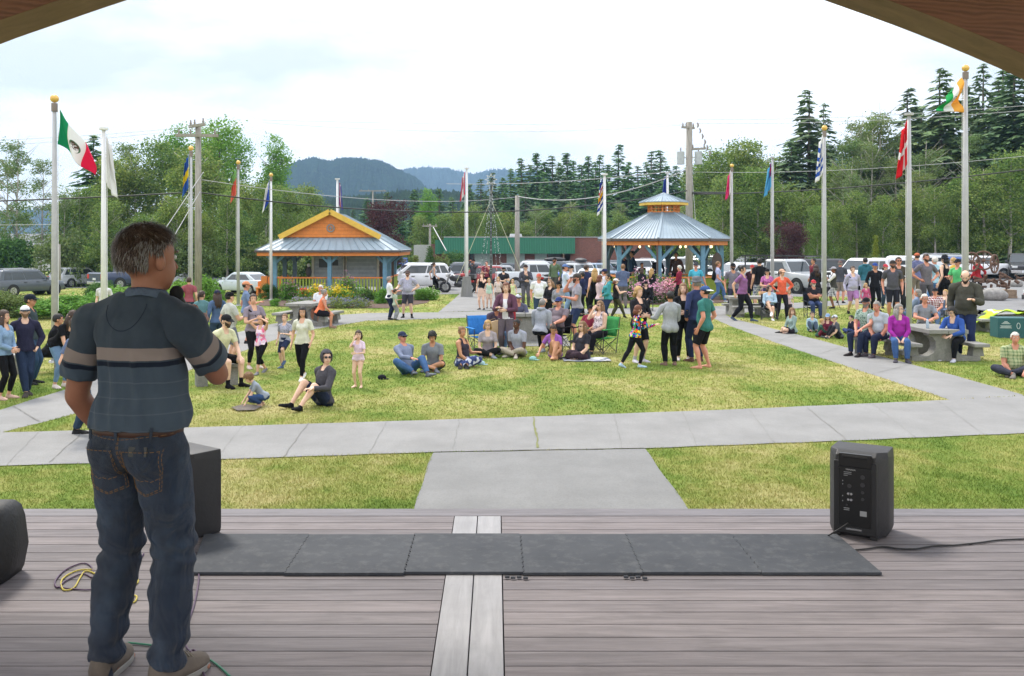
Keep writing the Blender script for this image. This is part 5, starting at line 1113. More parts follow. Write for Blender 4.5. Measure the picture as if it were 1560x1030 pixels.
POSE = dict(
 stand=dict(ph=.53, fl=(-.062, .01, .043), fr=(.062, -.01, .043)), wide=dict(ph=.525, fl=(-.09, .02, .043), fr=(.09, -.01, .043)), shift=dict(ph=.525, fl=(-.05, .03, .043), fr=(.085, -.03, .043)),
 walk=dict(ph=.515, fl=(-.03, .16, .045), fr=(.03, -.17, .07)), walk2=dict(ph=.515, fl=(-.03, -.17, .07), fr=(.03, .16, .045)), crossleg=dict(ph=.525, fl=(-.03, -.03, .043), fr=(.0, .16, .05)),
 bend=dict(ph=.515, fl=(-.06, .03, .043), fr=(.06, .02, .043), tp=52), crouch=dict(ph=.17, fl=(-.06, .05, .045), fr=(.07, .0, .045), tp=38, kp=((-.3, 1, .5), (.3, 1, .5))),
 sit=dict(ph=.325, fl=(-.07, .27, .045), fr=(.07, .25, .045), tp=2, kp=((-.1, .3, 1), (.1, .3, 1))), sitback=dict(ph=.305, fl=(-.07, .31, .045), fr=(.07, .27, .045), tp=-12, kp=((-.1, .3, 1), (.1, .3, 1))), sitfwd=dict(ph=.325, fl=(-.08, .25, .045), fr=(.08, .22, .045), tp=18, kp=((-.1, .3, 1), (.1, .3, 1))),
 sitcross=dict(ph=.30, fl=(-.06, .27, .045), fr=(-.04, .34, .19), tp=-4, kp=((-.1, .3, 1), (.2, .2, 1))),
 cross=dict(ph=.072, fl=(.07, .17, .05), fr=(-.07, .22, .045), tp=12, kp=((-1, .15, .28), (1, .15, .28))), knees=dict(ph=.07, fl=(-.09, .34, .043), fr=(.10, .30, .043), tp=-14, kp=((-.1, 0, 1), (.1, 0, 1))),
 hug=dict(ph=.07, fl=(-.06, .27, .043), fr=(.07, .25, .043), tp=16, kp=((-.15, 0, 1), (.15, 0, 1))), sidesit=dict(ph=.07, fl=(.16, .17, .04), fr=(.20, .10, .04), tp=2, kp=((-.8, .6, .25), (.3, 1, .2))), legout=dict(ph=.07, fl=(-.08, .46, .05), fr=(.08, .25, .045), tp=-4, kp=((0, 0, 1), (.2, 0, 1))),
 recline=dict(ph=.08, fl=(-.03, .36, .045), fr=(.08, .22, .06), tp=-22, kp=((-.2, .2, 1), (.9, .3, .6))))
PEOPLE = []
def person(px, base, h, pose, face, hands, top, legs, hair, label, skin='f', Y=None, z=None, **k):
    """px, base: photo pixel of the feet or seat contact on the ground; face: heading in degrees (180 looks at the camera, -90 to the right, 90 to the left)"""
    PEOPLE.append(dict(px=px, base=base, h=h, pose=pose, face=face, hands=hands, top=top, legs=legs, hair=hair, label=label, sk=skin, Y=Y, z=z, k=k))

def build_raw(p):
    h = p['h']; k = p['k']; P = dict(POSE[p['pose']]); P['ph'] = k.get('ph', P['ph']); kid = h < 1.42; fem = k.get('f', 0); fat = k.get('fat', 0.0); hs = k.get('headsc', 1.04 if not kid else 1.03+(1.42-h)*.55)
    tp = R(k.get('tp', P.get('tp', 0))); tw = R(k.get('tw', 0)); tl = R(k.get('tl', 0)); pel = Vector((0, 0, P['ph']))
    up = Vector((0, 0, 1)); M = Matrix.Rotation(-tp, 3, 'X') @ Matrix.Rotation(tl, 3, 'Y'); u = M @ up; fw = M @ Vector((0, 1, 0)); rt = M @ Vector((1, 0, 0))
    Mt = Matrix.Rotation(tw, 3, u); rt2 = Mt @ rt; fw2 = Mt @ fw
    shw = (.098 if fem else .110)*(1+.25*fat); m = MB(); segs = []   # segs: (a, b, ra, rb, label)
    wd = lambda v: v*(1+.55*fat)
    sec = [(-.058, .058, .05, -.004), (-.03, .086 if not fem else .092, .066, -.006), (.0, .090 if not fem else .098, .066, -.006), (.04, wd(.083 if not fem else .086), .058+.05*fat, .004+.03*fat), (.085, wd(.076 if not fem else .070), .053+.075*fat, .008+.045*fat), (.13, wd(.080 if not fem else .072), .056+.05*fat, .008+.03*fat), (.175, .088 if not fem else .080, .062 if not fem else .064, .006 if not fem else .012), (.215, .095 if not fem else .083, .062, .004), (.25, .084 if not fem else .074, .052, .0), (.278, .058, .040, -.004), (.30, .042, .034, -.006)]
    rings = []; n = 20
    for (z_, hw_, hd_, yo) in sec:
        t = max(0, min(1, z_/.2)); r_ = rt.lerp(rt2, t).normalized(); f_ = fw.lerp(fw2, t).normalized(); c = pel+u*z_+f_*yo
        rings.append([c+r_*(hw_*math.copysign(abs(math.cos(a))**.85, math.cos(a)))+f_*(hd_*math.copysign(abs(math.sin(a))**.9, math.sin(a))) for a in [2*PI_*j/n for j in range(n)]])
    m.loft(rings)
    for s in (-1, 1): m.ell(pel+rt*(s*.043)-fw*.032-u*.032, .048, .045, .052, 0, 10, 8)
    if fem and not kid:
        for s in (-1, 1): m.ell(pel+rt2*(s*.040)+fw2*.050+u*.192, .035, .032, .035, 0, 10, 8)
    neck0 = pel+u*.295-fw2*.006+rt2*k.get('nx', 0); hd_pitch = R(k.get('hp', 0)); hyaw = R(k.get('hy', 0))
    Hm = Matrix.Rotation(tw+hyaw, 3, up) @ Matrix.Rotation(-(tp*.35+hd_pitch), 3, 'X') @ Matrix.Rotation(R(k.get('ht', 0)), 3, 'Y')
    hu = Hm @ up; hf = Hm @ Vector((0, 1, 0)); hr = Hm @ Vector((1, 0, 0))
    hc = neck0+u*k.get('nk', .029)+hu*(.068*hs)+hf*.008
    m.tube([neck0-u*.03, neck0+u*.012, hc-hu*.035*hs-hf*.008], [.036, .031 if not fem else .027, .030], 12, round_=True); segs.append((neck0+u*.004, hc-hu*.04*hs, .03, .03, 'neck'))
    for s in (-1, 1): m.tube([neck0+u*.004, pel+u*(k.get('shz', .254)+.006)+rt2*(s*shw*.9)], [.028, .030], 10, round_=True)
    # head
    hx = (hr, hf, hu); sc = hs
    m.ell(hc+hu*.012*sc-hf*.006*sc, .0435*sc, .056*sc, .053*sc, 0, 16, 12, hx); m.ell(hc-hu*.022*sc+hf*.014*sc, .036*sc, .040*sc, .042*sc, 0, 14, 10, hx); m.ell(hc-hu*.050*sc+hf*.032*sc, .018*sc, .015*sc, .014*sc, 0, 8, 6, hx)
    segs.append((hc+hu*.02*sc, hc-hu*.035*sc+hf*.02*sc, .05*sc, .04*sc, 'head'))
    # legs
    J = {}; tl_, sl_ = .250, .238
    for s, f, kp in ((-1, 'fl', 0), (1, 'fr', 1)):
        hip = pel+rt*(s*.050)-Vector((0, 0, .022)); an = Vector(k.get(f, P[f])); pole = P.get('kp', ((-.06, 1, .1), (.06, 1, .1)))[kp]; kn, an = ik(hip, an, tl_, sl_, pole)
        fr = 1+.3*k.get('lfat', fat); thr = (.050 if not fem else .052)*fr; m.tube([hip, hip.lerp(kn, .3), hip.lerp(kn, .7), kn], [thr*1.06, thr, .040*fr, .034], 12, round_=True); mid = kn.lerp(an, .32)-(kn-an).normalized().cross(rt).normalized()*.006
        m.tube([kn, mid, kn.lerp(an, .7), an], [.032, .034*fr, .024, .020], 12, round_=True)
        L = 'L' if s < 0 else 'R'; segs.append((hip, kn, thr, .036, 'thigh'+L)); segs.append((kn, an, .035, .024, 'shin'+L))
        toe = k.get('toe'+L.lower()); sd = (an-kn).normalized(); fd = Vector((s*.22, 1, 0)).normalized()
        if toe: fd = Vector(toe).normalized()
        elif P['ph'] < .12: fd = (Vector((s*.3, .8, .25)) if p['pose'] in ('knees', 'hug', 'legout', 'recline') else Vector((an.x*4, .6, 0))).normalized()
        elif an.z > .055: fd = Vector((s*.1, 1, -.45)).normalized()
        nz = Vector((0, 0, 1)); nz = (nz-fd*nz.dot(fd)).normalized(); sx = fd.cross(nz); a0 = an-nz*.0
        if p['pose'] == 'sitcross' and s > 0: pass
        rg = []
        for (q, w_, ht) in ((-.028, .015, .024), (-.022, .021, .034), (.01, .024, .040), (.045, .026, .034), (.08, .030, .024), (.108, .026, .018), (.122, .014, .010)):
            c = an-nz*(.043)+fd*q; rg.append([c-sx*w_, c+sx*w_, c+sx*w_*1.02+nz*ht*.5, c+sx*w_*.6+nz*ht, c-sx*w_*.6+nz*ht, c-sx*w_*1.02+nz*ht*.5])
        m.loft(rg); segs.append((an-nz*.025-fd*.01, an-nz*.03+fd*.10, .03, .026, 'foot'+L)); J['knee'+L] = kn; J['ankle'+L] = an; J['hip'+L] = hip; J['toed'+L] = fd
    # arms
    hp = p['hands']; hp = (hp, hp) if isinstance(hp, str) or (isinstance(hp, tuple) and not isinstance(hp[0], (str, tuple))) else hp
    app = MB(); fing = []
    for s, H_, L in ((-1, hp[0], 'L'), (1, hp[1], 'R')):
        if isinstance(H_, str): (hx_, hy_, hz_), pl = HANDS[H_]; tgt = pel+rt2*(s*hx_)+fw2*hy_+u*hz_; pole = rt2*(s*pl[0])+fw2*pl[1]+u*pl[2]
        else: tgt = Vector(H_[:3]); pole = Vector(H_[3:]) if len(H_) > 3 else Vector((s*.6, -.5, -.4))
        sh = pel+u*k.get('shz', .254)+rt2*(s*shw); el, wr = ik(sh, tgt, .172, .150, pole); ar = (1 if not fem else .88)*(1+.25*fat)*(.9 if kid else 1)
        m.ell(sh-rt2*(s*.004), .036*ar, .036*ar, .036*ar, 0, 10, 8); m.tube([sh, sh.lerp(el, .45), el], [.034*ar, .030*ar, .0245*ar], 12, round_=True); m.tube([el, el.lerp(wr, .3), wr], [.0245*ar, .0255*ar, .0165*ar], 12, round_=True)
        segs.append((sh, el, .034, .027, 'uarm'+L)); segs.append((el, wr, .027, .018, 'farm'+L)); d = (wr-el).normalized()
        if H_ in ('cross', 'cross2', 'belly', 'clasp', 'hips'): d = (d+rt2*(-s)*.6).normalized()
        if H_ in ('table', 'lap', 'knee'): d = (d+fw2*.3-u*.15).normalized()
        tn = (rt2*(-s)) if H_ in ('down', 'pocket', 'swingf', 'swingb', 'side', 'behind') else (-fw2 if H_ in ('belly', 'cross', 'cross2', 'clasp', 'phone', 'head', 'chin', 'camera') else -u)
        tn = tn-d*tn.dot(d); tn = tn.normalized() if tn.length > .05 else perp(d)[0]; sd = d.cross(tn)
        if sd.dot(fw2+u*.3) < 0: sd = -sd
        a = wr; rg = [[a+d*q+sd*(w_*cx)+tn*(t_*cy) for cx, cy in ((-1, -.5), (-.6, -1), (.6, -1), (1, -.5), (1, .5), (.6, 1), (-.6, 1), (-1, .5))] for q, w_, t_ in ((-.008, .012, .011), (.012, .020, .010), (.035, .0245, .0095), (.05, .0235, .0085), (.054, .018, .006))]
        m.loft(rg); segs.append((wr+d*.01, wr+d*.05, .02, .02, 'hand'+L)); J['wrist'+L] = wr; J['elbow'+L] = el; J['sh'+L] = sh; J['handd'+L] = d
        hid = H_ == 'pocket'
        curl = .35 if H_ in ('down', 'swingf', 'swingb', 'table', 'knee', 'lap', 'behind', 'side') else 1.0
        if not hid:
            for fi, (off, ln) in enumerate(((.0165, .040), (.0055, .045), (-.0055, .042), (-.0165, .033))):
                b = wr+d*.048+sd*off; dd = (d+sd*off*3).normalized(); c1 = b+dd*ln*.4; d2 = (dd+tn*curl*.6).normalized(); c2 = c1+d2*ln*.33; d3 = (d2+tn*curl*.8).normalized(); c3 = c2+d3*ln*.27
                app.tube([b-dd*.01, c1, c2, c3], [.0058, .0054, .005, .0042], 6, 0, round_=True)
            b = wr+d*.014+sd*.018; dd = (d*.7+sd*.75+tn*.25).normalized(); c1 = b+dd*.022; d2 = (d*.95+sd*.2+tn*.3).normalized(); app.tube([b-dd*.006, c1, c1+d2*.022], [.0075, .0066, .005], 6, 0, round_=True)
    # face features (appended): 1 eye white, 2 iris, 3 lips, 0 skin for nose and ears
    E = lambda x, y, z_: hc+hr*(x*sc)+hf*(y*sc)+hu*(z_*sc)
    app.tube([E(0, .046, .004), E(0, .0545, -.011), E(0, .0565, -.0165)], [.003*sc, .0048*sc, .0062*sc], 8, 0, round_=True)
    for s in (-1, 1):
        app.ell(E(s*.017, .0432, .003), .0068*sc, .0048*sc, .0046*sc, 1, 8, 6, hx); app.ell(E(s*.017, .0472, .003), .0032*sc, .0022*sc, .0034*sc, 2, 6, 5, hx)
        app.tube([E(s*.008, .052, .012), E(s*.017, .0515, .015), E(s*.027, .045, .012)], [.0016*sc, .0026*sc, .0014*sc], 5, 4)
        app.ell(E(s*.0445, -.004, -.006), .0055*sc, .0115*sc, .0165*sc, 0, 8, 6, hx)
        J['ear'+str(s)] = E(s*.0445, -.004, -.006)
    app.tube([E(-.013, .0455, -.034), E(0, .0505, -.0335), E(.013, .0455, -.034)], [.0018*sc, .0034*sc, .0018*sc], 6, 3, round_=True)
    J.update(hc=hc, hr=hr, hf=hf, hu=hu, sc=sc, pel=pel, u=u, fw=fw, fw2=fw2, rt=rt, rt2=rt2, neck=neck0)
    for o in (m, app): o.v = [tuple(c*h for c in v) for v in o.v]
    return m, app, segs, J, sec

def me_arrays(me):
    V = np.empty(len(me.vertices)*3); me.vertices.foreach_get('co', V); V = V.reshape(-1, 3)
    n = len(me.loops); L = np.empty(n, dtype=np.int32); me.loops.foreach_get('vertex_index', L)
    return V, L.reshape(-1, 4)
def vnorm(V, Fq):
    N = np.zeros_like(V); a = np.cross(V[Fq[:, 2]]-V[Fq[:, 0]], V[Fq[:, 3]]-V[Fq[:, 1]])
    for i in range(4): np.add.at(N, Fq[:, i], a)
    return N/np.maximum(1e-12, np.linalg.norm(N, axis=1))[:, None]
def lap(V, Fq, it, w_=.5, mask=None):
    n = len(V); E = np.concatenate([Fq[:, [0, 1]], Fq[:, [1, 2]], Fq[:, [2, 3]], Fq[:, [3, 0]]]); E = np.concatenate([E, E[:, ::-1]]); cnt = np.bincount(E[:, 0], minlength=n)[:, None]
    for _ in range(it):
        S_ = np.stack([np.bincount(E[:, 0], V[E[:, 1], j], n) for j in range(3)], 1)/np.maximum(1, cnt); d = (S_-V)*w_
        V = V+(d if mask is None else d*mask[:, None])
    return V
def classify(Pc, segs, J, sec, h):
    """nearest body region per point: returns label index, parameter t along that region"""
    best = np.full(len(Pc), 1e9); lab = np.zeros(len(Pc), int); T = np.zeros(len(Pc)); names = ['torso']+[s[4] for s in segs]
    Q = Pc/h-np.array(J['pel']); z_ = Q@np.array(J['u']); x_ = Q@np.array(J['rt2']); y_ = Q@np.array(J['fw2'])
    zs = [s[0] for s in sec]; hw_ = np.interp(z_, zs, [s[1] for s in sec]); hd_ = np.interp(z_, zs, [s[2] for s in sec]); yo = np.interp(z_, zs, [s[3] for s in sec])
    rr_ = np.sqrt((x_/hw_)**2+((y_-yo)/hd_)**2); d = (rr_-1)*np.minimum(hw_, hd_); d = np.where((z_ > .30) | (z_ < -.05), np.maximum(d, np.maximum(z_-.30, -.05-z_)), d)
    best = d.copy(); T = z_.copy()
    for i, (a, b, ra, rb, nm) in enumerate(segs):
        a = np.array(a); b = np.array(b); ab = b-a; t = ((Pc/h-a)@ab)/(ab@ab); tc = np.clip(t, 0, 1); dist = np.linalg.norm(Pc/h-a-tc[:, None]*ab, axis=1)-(ra+(rb-ra)*tc)
        if nm.startswith('thigh'): dist = dist+.012*(t < .12)
        m_ = dist < best; best[m_] = dist[m_]; lab[m_] = i+1; T[m_] = t[m_]
    return lab, T, names
def shell(name, V, N, Fq, sel, off, mat, parent, h, fold=.0, seed=0, smooth_b=3):
    F2 = Fq[sel]
    if len(F2) == 0: return None
    us, inv = np.unique(F2, return_inverse=True); F3 = inv.reshape(-1, 4); V2 = V[us]; N2 = N[us]; o_ = off[us] if hasattr(off, '__len__') else off
    # smooth the ragged border of the cloth along itself
    E = np.concatenate([F3[:, [0, 1]], F3[:, [1, 2]], F3[:, [2, 3]], F3[:, [3, 0]]]); Es = np.sort(E, 1); ky = Es[:, 0].astype(np.int64)*len(V2)+Es[:, 1]; uq, ct = np.unique(ky, return_counts=True); b = uq[ct == 1]; be = np.stack([b//len(V2), b % len(V2)], 1)
    for _ in range(smooth_b):
        be2 = np.concatenate([be, be[:, ::-1]]); cn = np.bincount(be2[:, 0], minlength=len(V2)); s_ = np.stack([np.bincount(be2[:, 0], V2[be2[:, 1], j], len(V2)) for j in range(3)], 1); mk = cn > 1
        V2[mk] = V2[mk]*.4+s_[mk]/cn[mk][:, None]*.6
    f = vnoise(V2*np.array([1, 1, .55]), seed, 22/h, 3)*fold if fold else 0
    ridge = (np.abs(vnoise(V2, seed+5, 11/h, 2))*-2+.6)*fold*.9 if fold else 0
    tot = np.maximum(o_+f+ridge, .005)*np.ones(len(V2)); V3 = V2+N2*tot[:, None]
    me = np_mesh(name, V3, F3, mat, smooth=True); o = bpy.data.objects.new(name, me); C.objects.link(o); o.parent = parent; return o

def add_hair(p, J, root, fine=False):
    st = p['hair']
    if not st: return
    col, kind = st[:2], st[2:] or 'short'; h = p['h']; hc, hr, hf, hu, sc = [J[a] for a in ('hc', 'hr', 'hf', 'hu', 'sc')]; hat = p['k'].get('hat'); rs = random.Random(p['px'])
    W = lambda x, y, z_: (hc+hr*(x*sc)+hf*(y*sc)+hu*(z_*sc))*h
    m = MB(); nu, nv = 22, 16; c0 = (0, -.006, .012); fem = p['k'].get('f', 0)
    if kind != 'bald' or True:
        vs = []; keep = []; low = {'short': -.030, 'bald': -.02, 'buzz': -.024, 'med': -.045, 'long': -.05, 'tail': -.03, 'bun': -.03, 'curly': -.05, 'curlylong': -.05, 'bob': -.06}[kind]; th = {'buzz': 1.03, 'bald': 1.02, 'short': 1.10, 'curly': 1.30, 'curlylong': 1.28, 'med': 1.16, 'long': 1.13, 'bob': 1.17}.get(kind, 1.08)
        if hat: th = min(th, 1.06)
        for i in range(nv+1):
            a = PI_*i/nv*.80
            for j in range(nu):
                b = 2*PI_*j/nu; x = .0435*math.sin(a)*math.cos(b); y = .056*math.sin(a)*math.sin(b); z_ = .053*math.cos(a); q = th*(1+.05*math.sin(7*b+3*a+p['px'])*(kind not in ('buzz', 'bald'))+rs.uniform(-.03, .03)*(2.2 if 'curl' in kind else 1))
                if z_ < -.01: x *= 1.04
                vs.append(Vector((x*q+c0[0], y*q+c0[1], z_*q*(1.03 if fem else 1)+c0[2])))
        fs = []
        for i in range(nv):
            for j in range(nu):
                k2 = (j+1) % nu; q4 = (i*nu+j, i*nu+k2, (i+1)*nu+k2, (i+1)*nu+j); c = sum((vs[t] for t in q4), Vector())/4
                hl = .036 if kind != 'bald' else .2     # hairline height on the forehead
                if c.y > .030 and c.z < hl: continue
                if c.y > .008 and c.z < (.012 if not fem else -.02): continue
                if c.z < low: continue
                if kind == 'bald' and c.z > .030: continue
                if abs(c.x) > .038 and -.006 < c.y < .012 and c.z < .006 and kind in ('short', 'buzz', 'bald', 'tail', 'bun'): continue
                fs.append(q4)
        m.add([(hc+hr*(v.x*sc)+hf*(v.y*sc)+hu*(v.z*sc))*h for v in vs], fs)
    s_ = sc*h
    if kind in ('long', 'curlylong', 'bob', 'med'):
        dz = {'long': -.20, 'curlylong': -.17, 'bob': -.085, 'med': -.07}[kind]
        for i in range(17 if kind != 'med' else 11):
            b = (-105+210*i/16) if kind != 'med' else (-70+140*i/10); a = R(b); bx = .046*math.sin(a); by = -.006-.056*math.cos(a); rr_ = rs.uniform(.012, .017)*(1.25 if 'curly' in kind else 1)
            w0 = W(bx, by, .0); w1 = W(bx*1.06, by*1.04-.002, dz*.4); dd = Vector((0, 0, 1)).lerp(J['u'], .6)
            w2 = w1+(-dd*abs(dz)*.62*rs.uniform(.85, 1.1))*s_+(hr*rs.uniform(-.008, .008)+(-J['fw2'])*(.010 if by < 0 else -.012))*s_
            mid = w1.lerp(w2, .5)+(hr*rs.uniform(-.01, .01))*s_*(2 if 'curly' in kind else 1); m.tube([w0, w1, mid, w2], [rr_*s_, rr_*s_*1.1, rr_*s_, rr_*s_*.25], 7, round_=False)
    if kind == 'tail': m.tube([W(0, -.058, .02), W(0, -.085, .012), W(0, -.088, -.04), W(0, -.075, -.10)], [.010*s_, .017*s_, .016*s_, .004*s_], 8, round_=True)
    if kind == 'bun': m.ell(W(0, -.06, .045), .024*s_, .024*s_, .022*s_, 0, 10, 8)
    if 'curl' in kind:
        for i in range(60):
            a = rs.uniform(-.3, .9)*PI_/2; b = rs.uniform(0, 2*PI_); x, y, z_ = .05*math.cos(a)*math.cos(b), .062*math.cos(a)*math.sin(b)-.006, .058*math.sin(a)+.014
            if y > .03 and z_ < .04: continue
            m.ell(W(x, y, z_), *([rs.uniform(.010, .016)*s_]*3), 0, 6, 5)
    o = m.build('hair', hairm(HC[col]), root, smooth=True, recalc=False)
    if p['k'].get('beard'):
        m = MB(); bc = p['k']['beard']; vs = []; fs = []; nu = 14; nv = 6
        for i in range(nv+1):
            for j in range(nu+1):
                b = PI_*j/nu; t = i/nv; z_ = -.020-.038*t+(.016*abs(math.cos(b))**2); r_ = 1.06-.30*t; vs.append(W(.0385*math.cos(b)*r_, .014+.0415*math.sin(b)*r_+.004, z_))
        for i in range(nv):
            for j in range(nu):
                if 4 < j < 9 and i < 2: continue
                fs.append((i*(nu+1)+j, i*(nu+1)+j+1, (i+1)*(nu+1)+j+1, (i+1)*(nu+1)+j))
        m.add(vs, fs); m.ell(W(0, .041, -.050), .021*s_, .016*s_, .016*s_*(1.5 if bc == 'wh' else 1), 0, 10, 8); m.tube([W(-.018, .046, -.026), W(0, .054, -.0235), W(.018, .046, -.026)], [.003*s_, .0045*s_, .003*s_], 6)
        m.build('beard', hairm(HC[bc]), root, smooth=True, recalc=False)
    if p['k'].get('glasses'):
        m = MB(); mt = SHADE if p['k']['glasses'] == 'sun' else WIREF
        for s in (-1, 1):
            if mt is SHADE: m.ell(W(s*.018, .055, .003), .014*s_, .004*s_, .010*s_, 0, 10, 6, (hr, hf, hu))
            else: m.tube([W(s*.018+.0125*math.cos(a), .056, .002+.009*math.sin(a)) for a in [i*PI_/6 for i in range(13)]], .0014*s_, 4)
            m.tube([W(s*.031, .052, .006), W(s*.046, .0, .004)], .0018*s_, 4)
        m.tube([W(-.006, .056, .005), W(.006, .056, .005)], .0018*s_, 4); m.build('glasses', mt, root)
    if hat:
        kind_, hcol = hat[0], hat[1]; hm_ = clothm(hcol) if len(hat) < 3 else clothm(hcol, hat[2]); m = MB(); X3 = (hr, hf, hu); fl = -1 if kind_ == 'rev' else 1
        if kind_ in ('cap', 'rev'):
            rg = []
            for t in (0, .25, .5, .72, .88, .97): a = t*PI_/2; rg.append([W(.0485*math.cos(a)*math.cos(b), -.004+.0605*math.cos(a)*math.sin(b), .024+.046*math.sin(a)) for b in [2*PI_*j/18 for j in range(18)]])
            m.loft([[v-hu*.006*s_ for v in rg[0]]]+rg); crown = m.build('hat', hm_, root, smooth=True, recalc=True); m = MB(); top = []; bot = []
            for j in range(11):
                b = PI_*j/10
                for q, r_ in ((0, 1), (1, 1)): pass
                top.append((.043*math.cos(b), .030+.010*math.sin(b)))
            up_ = []; dn = []
            inner = [(.044*math.cos(PI_*j/10), .036+.020*math.sin(PI_*j/10)) for j in range(11)]; outer = [(.042*math.cos(PI_*j/10), .040+.068*math.sin(PI_*j/10)) for j in range(11)]
            vs = []
            for (x, y), dz in [(v, 0) for v in inner]+[(v, -.012) for v in outer]:
                vs.append(W(x, fl*y-.004, .026+dz-.25*x*x*20*.1)); 
            vs += [v-hu*.003*s_ for v in vs]; fs = [(j, j+1, 12+j, 11+j) for j in range(10)]+[(22+j, 33+j, 34+j, 23+j) for j in range(10)]+[(11+j, 12+j, 34+j, 33+j) for j in range(10)]
            m.add(vs, fs); m.build('brim', clothm(hat[3]) if len(hat) > 3 else hm_, crown, smooth=False, recalc=False)
        elif kind_ in ('sun', 'bucket'):
            br_ = .098 if kind_ == 'sun' else .078; rg = [[W(r_*math.cos(b)*.95, -.004+r_*math.sin(b)*1.1, z_+.004*math.sin(3*b)) for b in [2*PI_*j/20 for j in range(20)]] for r_, z_ in ((br_, .018), (br_*.75, .026), (.052, .030), (.050, .052), (.043, .074), (.02, .082))]
            m.loft(rg); m.build('hat', hm_, root, smooth=True)
        elif kind_ == 'hood':
            m.ell(W(0, -.012, .008), .060*s_, .068*s_, .072*s_, 0, 16, 12, X3); o2 = m.build('hood', hm_, root, smooth=True)
            bm = bmesh.new(); bm.from_mesh(o2.data); c0_ = W(0, .030, 0); bmesh.ops.delete(bm, geom=[f for f in bm.faces if (f.calc_center_median()-c0_).dot(hf) > 0 and (f.calc_center_median()-W(0, 0, .048)).dot(hu) < 0], context='FACES'); bm.to_mesh(o2.data); bm.free()

